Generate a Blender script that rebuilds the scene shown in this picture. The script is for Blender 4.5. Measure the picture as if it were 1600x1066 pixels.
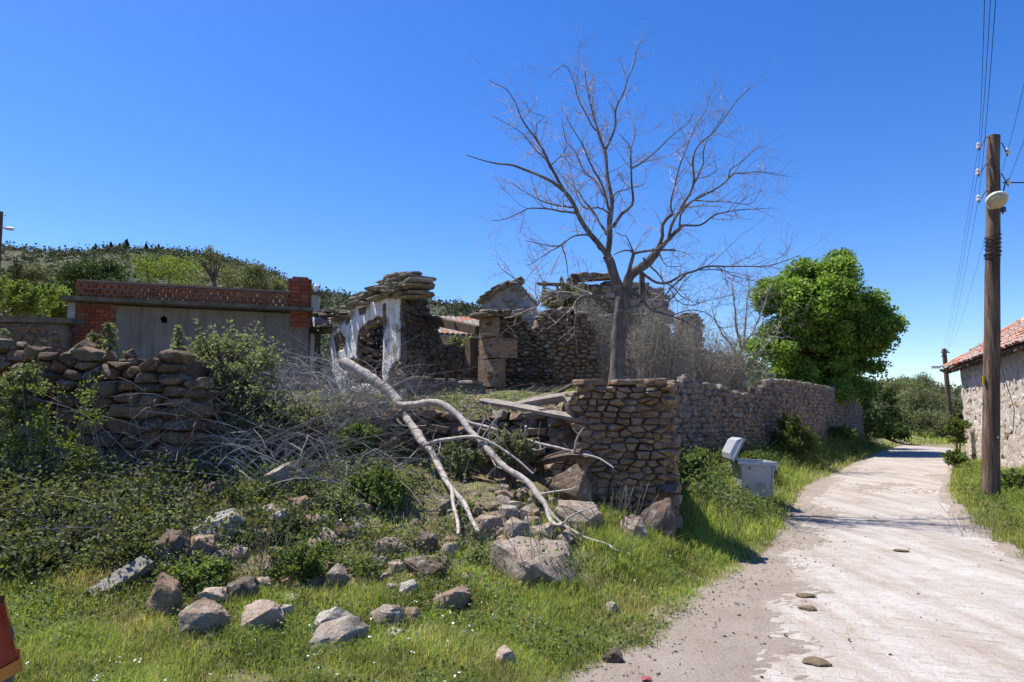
import bpy, math, random
import numpy as np
from mathutils import Vector, noise

# ------------------------------------------------------------------ camera, sky, sun, exposure
sc = bpy.context.scene
for o in list(bpy.data.objects):
    bpy.data.objects.remove(o)
C = sc.collection
rng = np.random.default_rng(7)
random.seed(7)

CAM_Z = 1.6
PITCH = math.radians(6.5)
FPX = 1600 * 24 / 36
cam = bpy.data.cameras.new('camera')
cam.lens = 24; cam.sensor_width = 36; cam.clip_start = 0.05; cam.clip_end = 3000
camo = bpy.data.objects.new('camera', cam); C.objects.link(camo)
camo.location = (0, 0, CAM_Z); camo.rotation_euler = (math.pi / 2 + PITCH, 0, 0)
sc.camera = camo

SUN_H = Vector((-0.87, 0.49, 0)).normalized()      # horizontal direction towards the sun
SUN_EL = math.radians(63)
to_sun = Vector((SUN_H.x * math.cos(SUN_EL), SUN_H.y * math.cos(SUN_EL), math.sin(SUN_EL)))
world = bpy.data.worlds.new('World'); sc.world = world; world.use_nodes = True
wn = world.node_tree; wn.nodes.clear()
sky = wn.nodes.new('ShaderNodeTexSky'); sky.sky_type = 'NISHITA'; sky.sun_disc = False
sky.sun_elevation = SUN_EL
sky.sun_rotation = math.atan2(SUN_H.x, SUN_H.y)
sky.altitude = 300; sky.air_density = 1.0; sky.dust_density = 0.3; sky.ozone_density = 4.0
hs = wn.nodes.new('ShaderNodeHueSaturation'); hs.inputs['Hue'].default_value = .514; hs.inputs['Saturation'].default_value = 1.32
bg = wn.nodes.new('ShaderNodeBackground'); bg.inputs['Strength'].default_value = 0.12
wo = wn.nodes.new('ShaderNodeOutputWorld')
wn.links.new(sky.outputs[0], hs.inputs['Color']); wn.links.new(hs.outputs[0], bg.inputs['Color'])
wn.links.new(bg.outputs[0], wo.inputs['Surface'])
sun = bpy.data.lights.new('sun', 'SUN'); sun.energy = 4.9; sun.angle = math.radians(0.5); sun.color = (1.0, 0.95, 0.88)
suno = bpy.data.objects.new('sun', sun); C.objects.link(suno)
suno.rotation_euler = (-to_sun).to_track_quat('-Z', 'Y').to_euler()
suno.location = (-20, 10, 40)
vs = sc.view_settings
vs.view_transform = 'Standard'; vs.look = 'None'; vs.exposure = 0.72; vs.gamma = 1.0; vs.use_curve_mapping = False
sc.cycles.max_bounces = 6; sc.cycles.transparent_max_bounces = 4; sc.cycles.caustics_reflective = False
sc.cycles.caustics_refractive = False


# ------------------------------------------------------------------ helpers
def P(px, py, d):
    """the point of the place seen at photo pixel (px, py), d metres ahead of the camera"""
    a, b = (px - 800) / FPX, (533 - py) / FPX
    v = Vector((a, math.cos(PITCH) - b * math.sin(PITCH), math.sin(PITCH) + b * math.cos(PITCH)))
    v *= d / v.y
    return Vector((v.x, v.y, v.z + CAM_Z))

def sstep(a, b, x):
    t = np.clip((x - a) / (b - a), 0, 1)
    return t * t * (3 - 2 * t)

LE = np.array([(-40, -4.5), (-20, -3.5), (0, -2.6), (2, -1.4), (4.15, .27), (4.95, .93), (6.4, 1.8), (8.75, 3.3), (12.5, 5.1), (16.3, 6.9), (25, 12.4), (34, 18.2), (45, 25.8), (60, 36)])
RE = np.array([(-40, 5), (0, 5.2), (5, 5.4), (7.6, 5.75), (10.3, 6.9), (14.8, 9.3), (20, 12.7), (26, 16.7), (36, 23), (45, 29.5), (60, 40)])
def XL(y): return np.interp(y, LE[:, 0], LE[:, 1])
def XR(y): return np.interp(y, RE[:, 0], RE[:, 1])
def XB(y): return np.interp(y, [8.3, 16, 36, 60], [1.95, 3.7, 18.4, 36])

TX = np.array([-14, -6, -3.8, -3.4, -1.5, .4, .7, 1.95])
TY = np.array([-40, 3, 4.5, 5.5, 6.5, 7.5, 8.1, 8.5, 8.75, 9.05, 9.6, 10.2, 12, 16, 30, 70])
TZ = np.array([
    [0, 0, 0, 0, 0, 0, 0, 0],
    [0, 0, 0, 0, 0, 0, 0, 0],
    [.02, .02, .02, .02, .02, .02, .02, .01],
    [.14, .14, .14, .14, .12, .08, .06, .03],
    [.42, .42, .42, .40, .30, .24, .20, .08],
    [.78, .78, .78, .74, .62, .50, .40, .15],
    [.95, .95, .95, .98, .95, .80, .60, .20],
    [1.05, 1.05, 1.05, 1.15, .88, .72, .55, .25],
    [1.95, 1.95, 1.95, 1.25, .92, .78, .66, .40],
    [2.0, 2.0, 2.0, 1.36, 1.00, .86, 1.80, 1.9],
    [1.95, 1.95, 1.95, 1.72, 1.66, 1.66, 1.85, 1.95],
    [1.9, 1.9, 1.9, 1.80, 1.74, 1.76, 1.9, 2.0],
    [2.0, 2.0, 2.0, 1.98, 2.05, 2.05, 2.05, 2.05],
    [2.15, 2.15, 2.15, 2.15, 2.15, 2.15, 2.15, 2.15],
    [2.4, 2.4, 2.4, 2.4, 2.4, 2.4, 2.4, 2.4],
    [3.0, 3.0, 3.0, 3.0, 3.0, 3.0, 3.0, 3.0]])

def _table(x, y):
    x = np.clip(x, TX[0], TX[-1]); y = np.clip(y, TY[0], TY[-1])
    i = np.clip(np.searchsorted(TX, x) - 1, 0, len(TX) - 2); j = np.clip(np.searchsorted(TY, y) - 1, 0, len(TY) - 2)
    a = (x - TX[i]) / (TX[i + 1] - TX[i]); b = (y - TY[j]) / (TY[j + 1] - TY[j])
    return (TZ[j, i] * (1 - a) + TZ[j, i + 1] * a) * (1 - b) + (TZ[j + 1, i] * (1 - a) + TZ[j + 1, i + 1] * a) * b

def lumps(x, y):
    return (np.sin(x * 2.1 + 1.3 * np.sin(y * 1.7)) * np.cos(y * 2.6 + 0.7 * np.sin(x * 1.3)) * .6
            + np.sin(x * 5.3 + 2 + np.sin(y * 3.1)) * np.sin(y * 4.7 + 1) * .4)

def H(x, y):
    x = np.asarray(x, float); y = np.asarray(y, float)
    terr_cut = 1.05 * sstep(8.75, 9.1, y) * (1 - sstep(14.5, 15.8, y))  # unseen terrace edge behind the pier, lowered to keep its shadow off the verge
    e = XL(y) - x
    f = x - XR(y)
    low = _table(x, y) * sstep(0, 1.0, e)
    verge = np.clip(e * .18, 0, .55)
    terr = _table(x, y)
    terr = terr - terr_cut * sstep(-1.5, -.15, x - XB(y))
    terr = terr + (.35 - terr) * sstep(30, 35, y) * sstep(6, 13, x)
    z = np.where(y < 8.3, low, np.where(x < XB(y) - .06, terr, verge))
    z = np.where(f > 0, np.clip(f * .10, 0, .32), z)
    amp = .05 * sstep(0, .7, np.maximum(e, f))
    rough = sstep(5.2, 6.6, y) * (1 - sstep(9.4, 10.5, y)) * (1 - sstep(.6, 1.4, x)) * sstep(-9, -7, x)
    z = z + (np.sin(x * 9.1 + 2 * np.sin(y * 6.3)) * np.sin(y * 8.3 + 1.5 * np.sin(x * 5.1)) + .5 * lumps(x * 2.7, y * 2.7)) * .045 * rough
    z = z + lumps(x, y) * amp * (1 + rough) - .03 * ((e < 0) & (f < 0))
    return z
def h(x, y): return float(H(np.array([x]), np.array([y]))[0])

def fast_mesh(name, V, F, smooth=False):
    V = np.ascontiguousarray(V, np.float32); F = np.ascontiguousarray(F, np.int32)
    me = bpy.data.meshes.new(name)
    me.vertices.add(len(V)); me.vertices.foreach_set('co', V.ravel())
    k = F.shape[1]
    me.loops.add(F.size); me.loops.foreach_set('vertex_index', F.ravel())
    me.polygons.add(len(F)); me.polygons.foreach_set('loop_start', np.arange(0, F.size, k, dtype=np.int32))
    if smooth: me.polygons.foreach_set('use_smooth', np.ones(len(F), bool))
    me.update(calc_edges=True)
    return me

def py_mesh(name, V, F, smooth=None):
    me = bpy.data.meshes.new(name)
    me.from_pydata([tuple(v) for v in V], [], [tuple(f) for f in F]); me.update()
    if smooth is not None:
        me.polygons.foreach_set('use_smooth', np.ones(len(me.polygons), bool))
        me.set_sharp_from_angle(angle=math.radians(smooth))
    return me

def link(name, me, m, parent=None, loc=None, rot=None):
    o = bpy.data.objects.new(name, me); C.objects.link(o)
    if m is not None and len(me.materials) == 0: me.materials.append(m)
    if parent is not None: o.parent = parent
    if loc is not None: o.location = loc
    if rot is not None: o.rotation_euler = rot
    return o

def tag(o, label, cat, group=None, kind=None):
    if label: o['label'] = label
    if cat: o['category'] = cat
    if group: o['group'] = group
    if kind: o['kind'] = kind
    return o

def thing(name, label, cat, loc=(0, 0, 0), group=None):
    o = bpy.data.objects.new(name, None); C.objects.link(o)
    o.empty_display_size = .2; o.location = loc
    return tag(o, label, cat, group)

def stuff(o):
    o['kind'] = 'stuff'; return o

class MB:
    """collects shapes into one mesh"""
    def __init__(s): s.V = []; s.F = []; s.n = 0
    def add(s, V, F):
        s.V.extend([tuple(v) for v in V]); s.F.extend([tuple(i + s.n for i in f) for f in F]); s.n += len(V)
    def box(s, c, size, U=(1, 0, 0), W=(0, 0, 1), jit=0.0, taper=1.0):
        U = Vector(U).normalized(); W = Vector(W).normalized(); N = U.cross(W).normalized(); W = N.cross(U)
        c = Vector(c); a, b, e = size[0] / 2, size[1] / 2, size[2] / 2
        V = []
        for k in (-1, 1):
            t = taper if k > 0 else 1
            for (i, j) in ((-1, -1), (1, -1), (1, 1), (-1, 1)):
                p = c + U * a * i * t - N * b * j * t + W * e * k
                if jit: p += Vector((random.uniform(-jit, jit), random.uniform(-jit, jit), random.uniform(-jit, jit)))
                V.append(p)
        s.add(V, [(3, 2, 1, 0), (4, 5, 6, 7), (0, 1, 5, 4), (1, 2, 6, 5), (2, 3, 7, 6), (3, 0, 4, 7)])
    def tube(s, pts, radii, k=8):
        pts = [Vector(p) for p in pts]; n = len(pts)
        V = []; prev = None
        for i, p in enumerate(pts):
            t = (pts[min(i + 1, n - 1)] - pts[max(i - 1, 0)])
            t = t.normalized() if t.length > 1e-9 else Vector((0, 0, 1))
            if prev is None:
                a = t.orthogonal().normalized()
            else:
                a = (prev - t * prev.dot(t))
                a = a.normalized() if a.length > 1e-6 else t.orthogonal().normalized()
            prev = a; b = t.cross(a); r = radii[i] if hasattr(radii, '__len__') else radii
            for j in range(k):
                w = 2 * math.pi * j / k
                V.append(p + a * (r * math.cos(w)) + b * (r * math.sin(w)))
        F = []
        for i in range(n - 1):
            for j in range(k):
                F.append((i * k + j, i * k + (j + 1) % k, (i + 1) * k + (j + 1) % k, (i + 1) * k + j))
        F.append(tuple(range(k - 1, -1, -1))); F.append(tuple(range((n - 1) * k, n * k)))
        s.add(V, F)
    def fine(s, pts, radii):
        '''three sided tube, quick'''
        p = np.array([tuple(q) for q in pts]); n = len(p); t = np.gradient(p, axis=0)
        a = np.cross(t, (.31, .52, .8)); a /= np.linalg.norm(a, axis=1)[:, None] + 1e-9; b = np.cross(t, a); b /= np.linalg.norm(b, axis=1)[:, None] + 1e-9
        r = np.asarray(radii)[:, None]
        V = np.stack([p + a * r, p + (-.5 * a + .866 * b) * r, p + (-.5 * a - .866 * b) * r], 1).reshape(-1, 3)
        F = []; o = s.n
        for i in range(n - 1):
            k = o + 3 * i; F += [(k, k + 1, k + 4, k + 3), (k + 1, k + 2, k + 5, k + 4), (k + 2, k, k + 3, k + 5)]
        s.V.extend(map(tuple, V.tolist())); s.F.extend(F); s.n += 3 * n
    def lathe(s, c, prof, k=16, axis=(0, 0, 1)):
        A = Vector(axis).normalized(); a = A.orthogonal().normalized(); b = A.cross(a); c = Vector(c)
        V = []; F = []
        for (r, z) in prof:
            for j in range(k):
                w = 2 * math.pi * j / k
                V.append(c + A * z + a * (r * math.cos(w)) + b * (r * math.sin(w)))
        for i in range(len(prof) - 1):
            for j in range(k):
                F.append((i * k + j, i * k + (j + 1) % k, (i + 1) * k + (j + 1) % k, (i + 1) * k + j))
        F.append(tuple(range(k - 1, -1, -1))); F.append(tuple(range((len(prof) - 1) * k, len(prof) * k)))
        s.add(V, F)
    def make(s, name, m, parent=None, off=None, smooth=None):
        V = s.V
        if off is not None: V = [(v[0] - off[0], v[1] - off[1], v[2] - off[2]) for v in V]
        return link(name, py_mesh(name, V, s.F, smooth), m, parent)

# ------------------------------------------------------------------ materials
class G:
    def __init__(s, name):
        s.m = bpy.data.materials.new(name); s.m.use_nodes = True; s.t = s.m.node_tree
        s.t.nodes.clear(); s.out = s.t.nodes.new('ShaderNodeOutputMaterial')
    def n(s, typ, out=0, props=None, **inp):
        nd = s.t.nodes.new('ShaderNode' + typ)
        for k, v in (props or {}).items(): setattr(nd, k, v)
        for k, v in inp.items():
            key = int(k[1:]) if k[0] == '_' and k[1:].isdigit() else k.replace('_', ' ')
            if hasattr(v, 'is_linked') or isinstance(v, bpy.types.NodeSocket): s.t.links.new(v, nd.inputs[key])
            else: nd.inputs[key].default_value = v
        return nd.outputs[out]
    def math(s, op, a, b=0.0, clamp=False): return s.n('Math', props={'operation': op, 'use_clamp': clamp}, _0=a, _1=b)
    def pos(s): return s.n('NewGeometry', out='Position')
    def noise(s, scale, detail=5, rough=.55, vec=None, dist=0.0, out='Fac'):
        return s.n('TexNoise', out=out, Vector=vec if vec is not None else s.pos(), Scale=scale, Detail=detail, Roughness=rough, Distortion=dist)
    def ramp(s, fac, stops, interp='LINEAR'):
        nd = s.t.nodes.new('ShaderNodeValToRGB'); nd.color_ramp.interpolation = interp
        e = nd.color_ramp.elements
        while len(e) < len(stops): e.new(.5)
        for i, (p, c) in enumerate(stops):
            e[i].position = p; e[i].color = (c, c, c, 1) if isinstance(c, (int, float)) else (*c, 1)
        s.t.links.new(fac, nd.inputs[0]); return nd.outputs[0]
    def mix(s, fac, a, b, mode='MIX'):
        nd = s.t.nodes.new('ShaderNodeMix'); nd.data_type = 'RGBA'; nd.blend_type = mode
        for key, v in ((0, fac), (6, a), (7, b)):
            if isinstance(v, bpy.types.NodeSocket): s.t.links.new(v, nd.inputs[key])
            elif key == 0: nd.inputs[0].default_value = v
            else: nd.inputs[key].default_value = (*v, 1) if len(v) == 3 else v
        return nd.outputs[2]
    def rnd(s):
        a = s.n('ObjectInfo', out='Random'); b = s.n('NewGeometry', out='Random Per Island')
        return s.math('FRACT', s.math('ADD', a, s.math('MULTIPLY', b, 7.31)))
    def bump(s, hgt, strength=.5, dist=.02, normal=None):
        kw = {'Normal': normal} if normal is not None else {}
        return s.n('Bump', Strength=strength, Distance=dist, Height=hgt, **kw)
    def bsdf(s, col, rough=.9, normal=None, spec=.2, metal=0.0, trans=None):
        nd = s.t.nodes.new('ShaderNodeBsdfPrincipled')
        for k, v in (('Base Color', col), ('Roughness', rough), ('Metallic', metal), ('Specular IOR Level', spec)):
            if isinstance(v, bpy.types.NodeSocket): s.t.links.new(v, nd.inputs[k])
            else: nd.inputs[k].default_value = (*v, 1) if k == 'Base Color' else v
        if normal is not None: s.t.links.new(normal, nd.inputs['Normal'])
        res = nd.outputs[0]
        if trans:
            tr = s.t.nodes.new('ShaderNodeBsdfTranslucent')
            if isinstance(col, bpy.types.NodeSocket):
                c2 = s.mix(1.0, col, (1.5, 1.45, .7), 'MULTIPLY'); s.t.links.new(c2, tr.inputs[0])
            mx = s.t.nodes.new('ShaderNodeMixShader'); mx.inputs[0].default_value = trans
            s.t.links.new(res, mx.inputs[1]); s.t.links.new(tr.outputs[0], mx.inputs[2]); res = mx.outputs[0]
        s.t.links.new(res, s.out.inputs['Surface'])
        return s.m

def spread(cols):
    return [(i / max(1, len(cols) - 1), c) for i, c in enumerate(cols)]

def stone_mat(name, cols, lichen=.25, lcol=(.42, .41, .37), scale=1.0, bump=.5, dark=.5):
    g = G(name)
    base = g.ramp(g.rnd(), spread(cols))
    v = g.ramp(g.noise(5 * scale, 7, .65), [(.28, dark), (.5, .95), (.75, 1.35)])
    c = g.mix(1.0, base, v, 'MULTIPLY')
    c = g.mix(g.ramp(g.noise(2.2 * scale, 4, .6, dist=.6), [(.5, 0.), (.72, .55)]), c, (.20, .115, .07))
    l = g.ramp(g.noise(11 * scale, 5, .7, dist=.3), [(.62 - lichen * .45, 0.), (.70 - lichen * .3, .8)])
    c = g.mix(l, c, lcol)
    c = g.mix(g.ramp(g.noise(27 * scale, 4, .75), [(.60, 0.), (.68, .65)]), c, (.07, .062, .055))
    c = g.mix(g.ramp(g.noise(38 * scale, 3, .7, vec=g.n('Mapping', Vector=g.pos(), Location=(7, 3, 1))), [(.62, 0.), (.70, .6)]), c, lcol)
    sp = g.ramp(g.noise(90 * scale, 4, .75), [(.3, .5), (.62, 1.18)])
    c = g.mix(1.0, c, sp, 'MULTIPLY')
    b = g.bump(g.noise(14 * scale, 9, .7), min(1, bump * 1.7), .07)
    b = g.bump(g.noise(55 * scale, 6, .75), bump * .8, .012, b)
    return g.bsdf(c, .92, b, .15)

def leaf_mat(name, cols, trans=.35, rough=.55, vary=2.0):
    g = G(name)
    c = g.ramp(g.n('NewGeometry', out='Random Per Island'), spread(cols))
    c = g.mix(1.0, c, g.ramp(g.noise(vary, 3, .6), [(.3, .6), (.7, 1.3)]), 'MULTIPLY')
    return g.bsdf(c, rough, None, .14, 0, trans)

def bark_mat(name, c1, c2, scale=1.0, stretch=.15, bump=.6):
    g = G(name)
    mp = g.n('Mapping', Vector=g.pos(), Scale=(1, 1, stretch))
    f = g.noise(16 * scale, 8, .7, vec=mp)
    c = g.mix(g.ramp(f, [(.3, 0.), (.7, 1.)]), c1, c2)
    c = g.mix(1.0, c, g.ramp(g.noise(3.5 * scale, 4), [(.3, .7), (.7, 1.25)]), 'MULTIPLY')
    return g.bsdf(c, .9, g.bump(f, bump, .03), .15)

def plain_mat(name, col, rough=.7, var=.25, scale=8.0, bump=.2, spec=.2, metal=0.0):
    g = G(name)
    c = g.mix(1.0, col, g.ramp(g.noise(scale, 6, .65), [(.25, 1 - var), (.75, 1 + var)]), 'MULTIPLY')
    b = g.bump(g.noise(scale * 5, 6, .7), bump, .01) if bump else None
    return g.bsdf(c, rough, b, spec, metal)

M = {}
M['wall_stone'] = stone_mat('grey brown fieldstone', [(0.190, 0.137, 0.089), (0.119, 0.091, 0.064), (0.239, 0.156, 0.094), (0.168, 0.140, 0.101), (0.225, 0.120, 0.066), (0.253, 0.195, 0.126), (0.140, 0.108, 0.076)], .14)
M['pier_stone'] = stone_mat('brown fieldstone', [(0.312, 0.213, 0.126), (0.387, 0.259, 0.146), (0.217, 0.158, 0.105), (0.435, 0.301, 0.177), (0.331, 0.193, 0.108), (0.378, 0.298, 0.200), (0.265, 0.201, 0.139)], .12)
M['red_stone'] = stone_mat('reddish fieldstone', [(.27, .205, .155), (.33, .27, .215), (.19, .155, .125), (.32, .285, .24), (.30, .20, .145), (.25, .215, .175)], .25)
M['ruin_stone'] = stone_mat('ruin rubble stone', [(0.243, 0.173, 0.112), (0.316, 0.210, 0.125), (0.178, 0.135, 0.095), (0.275, 0.217, 0.145), (0.340, 0.195, 0.112)], .2)
M['ruin_dark'] = stone_mat('dark shaded rubble', [(.10, .076, .055), (.13, .094, .062), (.075, .062, .05), (.115, .10, .078), (.145, .086, .055)], .15)  # ruin rubble darkened, the shade of these walls put into its colour
M['pale_ruin'] = stone_mat('pale ruin stone', [(0.351, 0.288, 0.209), (0.284, 0.231, 0.171), (0.405, 0.338, 0.247), (0.270, 0.206, 0.143)], .3)
M['ashlar'] = stone_mat('dressed pinkish stone', [(0.270, 0.175, 0.110), (0.324, 0.219, 0.143), (0.236, 0.163, 0.110)], .12, bump=.35)
M['boulder'] = stone_mat('fallen boulder stone', [(.47, .355, .26), (.38, .30, .23), (.52, .39, .285), (.45, .38, .305), (.36, .27, .195)], .24, (.50, .46, .38))
M['tan_rock'] = stone_mat('tan boulder', [(.42, .28, .18), (.40, .29, .205)], .1, (.5, .45, .38))
M['pale_rock'] = stone_mat('pale lichen boulder', [(.44, .40, .32), (.50, .45, .36)], .4, (.58, .54, .45))
M['slab'] = stone_mat('pale weathered slab', [(.40, .36, .29), (.42, .38, .31)], .12, (.50, .47, .40))
M['dark_rock'] = stone_mat('dark brown rock', [(.16, .115, .09), (.19, .145, .12)], .12)
M['schist'] = stone_mat('schist roofing slab', [(0.236, 0.201, 0.152), (0.310, 0.265, 0.197), (0.186, 0.149, 0.116), (0.348, 0.287, 0.202)], .35, (.38, .37, .31))
M['earth'] = plain_mat('dark earth core', (.10, .075, .055), .95, .4, 9, .6)
M['mortar'] = plain_mat('clay mortar', (.15, .12, .095), .95, .35, 9, .6)
g = G('weathered lime plaster')
st = g.n('Mapping', Vector=g.pos(), Scale=(5, 5, .9))
c = g.mix(g.ramp(g.noise(2.2, 7, .7, vec=st), [(.46, 0.), (.66, .8)]), (.80, .79, .76), (.36, .32, .27))
c = g.mix(g.ramp(g.noise(1.9, 7, .75), [(.53, 0.), (.60, .9)]), c, (.23, .18, .135))
M['plaster'] = g.bsdf(c, .9, g.bump(g.noise(9, 8, .7), .6, .03), .15)
g = G('grey cement render')
c = g.mix(g.ramp(g.noise(1.4, 6, .7), [(.35, 0.), (.7, 1.)]), (.17, .155, .135), (.245, .225, .195))
st = g.n('Mapping', Vector=g.pos(), Scale=(4, 4, .4))
c = g.mix(g.ramp(g.noise(2, 5, .7, vec=st), [(.45, 0.), (.70, .8)]), c, (.105, .09, .072))
M['cement'] = g.bsdf(c, .9, g.bump(g.noise(20, 7, .7), .3, .02), .15)
M['concrete'] = plain_mat('mossy concrete', (.115, .105, .085), .95, .5, 6, .5)
M['pale_concrete'] = plain_mat('pale concrete', (.36, .34, .31), .9, .35, 4, .4)
g = G('red clay brick')
c = g.ramp(g.rnd(), spread([(.25, .075, .042), (.31, .10, .055), (.20, .06, .036), (.28, .12, .075)]))
c = g.mix(1.0, c, g.ramp(g.noise(25, 6, .7), [(.3, .6), (.7, 1.2)]), 'MULTIPLY')
M['brick'] = g.bsdf(c, .9, g.bump(g.noise(60, 5), .4, .01), .15)
M['brick_mortar'] = plain_mat('brick mortar', (.22, .15, .115), .95, .3, 12, .3)
g = G('old clay roof tile')
c = g.ramp(g.rnd(), [(.0, (.44, .125, .06)), (.3, (.52, .17, .09)), (.5, (.34, .27, .22)), (.75, (.27, .24, .21)), (1., (.40, .31, .25))])
c = g.mix(g.ramp(g.noise(9, 6, .7), [(.5, 0.), (.62, .8)]), c, (.25, .235, .205))
M['tile'] = g.bsdf(c, .9, g.bump(g.noise(40, 5), .4, .01), .15)
M['old_wood'] = bark_mat('weathered grey timber', (.20, .165, .135), (.36, .32, .275), 1.2, .4)
M['dark_wood'] = bark_mat('dark old timber', (.07, .05, .035), (.15, .11, .08), 1.2, .4)
g = G('creosoted pole timber')
mp = g.n('Mapping', Vector=g.pos(), Scale=(22, 22, .8))
f = g.noise(1.0, 7, .7, vec=mp)
c = g.ramp(f, [(.34, (.04, .025, .018)), (.5, (.12, .078, .054)), (.66, (.25, .185, .14))])
M['pole'] = g.bsdf(c, .85, g.bump(f, .7, .02), .2)
M['bark'] = bark_mat('dead tree bark', (.06, .05, .043), (.235, .205, .185), 1.6, .10, 1.0)
M['twig'] = bark_mat('fine dead twigs', (.32, .26, .235), (.46, .39, .36), 1, 1, 0)
g = G('bleached dead wood')
mp = g.n('Mapping', Vector=g.pos(), Scale=(5, 5, 5))
f = g.noise(2.5, 7, .7, vec=mp)
c = g.ramp(f, [(.3, (.24, .20, .16)), (.55, (.45, .40, .345)), (.75, (.56, .51, .45))])
c = g.mix(g.ramp(g.noise(5, 5, .7), [(.6, 0.), (.7, .75)]), c, (.17, .13, .105))
M['bleached'] = g.bsdf(c, .85, g.bump(g.noise(40, 6), .5, .01), .15)
M['stem'] = bark_mat('dry grey stems', (.23, .205, .18), (.42, .385, .345), 1, 1, 0)
M['brown_bark'] = bark_mat('brown bark', (.07, .05, .038), (.16, .125, .10), 1.2, .2)
M['grass'] = leaf_mat('meadow grass', [(0.122, 0.195, 0.037), (0.189, 0.273, 0.056), (0.257, 0.345, 0.074), (0.338, 0.377, 0.111), (0.149, 0.221, 0.049), (0.514, 0.455, 0.235)], .48)
M['dry_grass'] = leaf_mat('dry grass', [(0.239, 0.230, 0.066), (0.395, 0.322, 0.142), (0.155, 0.207, 0.049), (0.478, 0.391, 0.208), (0.144, 0.196, 0.038)], .35)
M['weed'] = leaf_mat('weed leaves', [(0.074, 0.124, 0.035), (0.115, 0.176, 0.047), (0.176, 0.240, 0.062), (0.095, 0.124, 0.049), (0.203, 0.221, 0.086)], .4)
M['bramble'] = leaf_mat('bramble leaves', [(0.042, 0.069, 0.022), (0.072, 0.103, 0.033), (0.108, 0.138, 0.049), (0.167, 0.178, 0.082), (0.060, 0.081, 0.033), (0.144, 0.115, 0.066)], .3, .6)
M['mullein'] = leaf_mat('grey green leaves', [(.16, .19, .11), (.21, .24, .145), (.125, .155, .085), (.26, .275, .18)], .38)
M['fig'] = leaf_mat('bright green foliage', [(.13, .23, .045), (.19, .30, .06), (.27, .40, .09), (.085, .16, .035), (.22, .34, .07)], .42, .55, .7)
M['olive'] = leaf_mat('olive foliage', [(0.168, 0.189, 0.103), (0.119, 0.149, 0.064), (0.232, 0.243, 0.147), (0.091, 0.115, 0.049)], .3, .6, .5)
M['dark_tree'] = leaf_mat('dark evergreen foliage', [(0.033, 0.061, 0.018), (0.058, 0.096, 0.027), (0.083, 0.128, 0.038)], .25, .6, .5)
M['mid_tree'] = leaf_mat('fresh green foliage', [(0.111, 0.169, 0.033), (0.169, 0.237, 0.048), (0.228, 0.288, 0.065), (0.085, 0.131, 0.033)], .35, .6, .4)
M['scrub'] = leaf_mat('hillside scrub', [(.05, .068, .038), (.085, .105, .062), (.12, .135, .085), (.07, .085, .055), (.14, .14, .105)], .15, .8, .05)  # greyed and lightened, distance haze put into the leaf colours
M['straw'] = leaf_mat('dry brush', [(.22, .19, .15), (.29, .255, .20), (.17, .15, .115), (.20, .20, .13), (.15, .165, .095)], .25)

g = G('meadow soil')
n1 = g.noise(1.3, 6, .65)
c = g.mix(g.ramp(n1, [(.4, 0.), (.62, 1.)]), (.17, .165, .07), (.31, .24, .16))
c = g.mix(1.0, c, g.ramp(g.noise(22, 7, .7), [(.3, .55), (.7, 1.3)]), 'MULTIPLY')
M['soil'] = g.bsdf(c, .95, g.bump(g.noise(18, 9, .75), .8, .06), .1)
g = G('hill soil')
c = g.mix(g.ramp(g.noise(.03, 7, .7), [(.4, 0.), (.65, 1.)]), (.045, .06, .028), (.11, .10, .065))
M['hill'] = g.bsdf(c, .95, None, .1)

# paved lane: dusty pale blocks with brown dirt patches
def road_colour(g, grid):
    p = g.pos()
    c = g.mix(g.ramp(g.noise(.9, 6, .65), [(.35, 0.), (.7, 1.)]), (.45, .415, .375), (.375, .338, .296))
    st = g.n('Mapping', Vector=p, Rotation=(0, 0, math.radians(23)), Scale=(3.2, .35, 1))
    c = g.mix(g.ramp(g.noise(1.0, 5, .6, vec=st), [(.42, 0.), (.68, .8)]), c, (.275, .22, .17))
    c = g.mix(g.ramp(g.noise(4.5, 8, .75, dist=.5), [(.52, 0.), (.68, .75)]), c, (.29, .22, .16))
    c = g.mix(1.0, c, g.ramp(g.noise(48, 6, .75), [(.28, .68), (.62, 1.1)]), 'MULTIPLY')
    return c
g = G('dusty block paving'); c = road_colour(g, True)
mp = g.n('Mapping', Vector=g.pos(), Rotation=(0, 0, math.radians(23)))
bt = g.n('TexBrick', out='Fac', Vector=mp, Scale=1.0, Mortar_Size=.006, Brick_Width=.2, Row_Height=.1, Mortar_Smooth=.4)
c = g.mix(g.math('MULTIPLY', bt, g.ramp(g.noise(1.1, 4), [(.4, 0.05), (.65, .42)])), c, (.30, .25, .20))
M['road'] = g.bsdf(c, .92, g.bump(g.noise(30, 7, .7), .35, .012), .12)
g = G('concrete paver'); c = road_colour(g, False)
c = g.mix(1.0, c, g.ramp(g.rnd(), [(0., .95), (1., 1.05)]), 'MULTIPLY')
M['paver'] = g.bsdf(c, .92, g.bump(g.noise(60, 6, .7), .4, .006), .12)
g = G('roadside dirt')
c = g.mix(g.ramp(g.noise(1.6, 7, .7), [(.35, 0.), (.65, 1.)]), (.36, .303, .25), (.29, .24, .19))
c = g.mix(g.ramp(g.noise(13, 6, .75), [(.57, 0.), (.7, .6)]), c, (.19, .135, .09))
c = g.mix(1.0, c, g.ramp(g.noise(60, 6, .75), [(.28, .65), (.62, 1.12)]), 'MULTIPLY')
M['dirt'] = g.bsdf(c, .95, g.bump(g.noise(22, 9, .75), .8, .04), .1)
g = G('galvanised steel')
c = g.mix(g.ramp(g.noise(7, 5), [(.3, 0.), (.7, 1.)]), (.36, .375, .40), (.46, .475, .50))
c = g.mix(g.ramp(g.noise(3, 6, .7), [(.6, 0.), (.72, .6)]), c, (.22, .18, .15))
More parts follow.
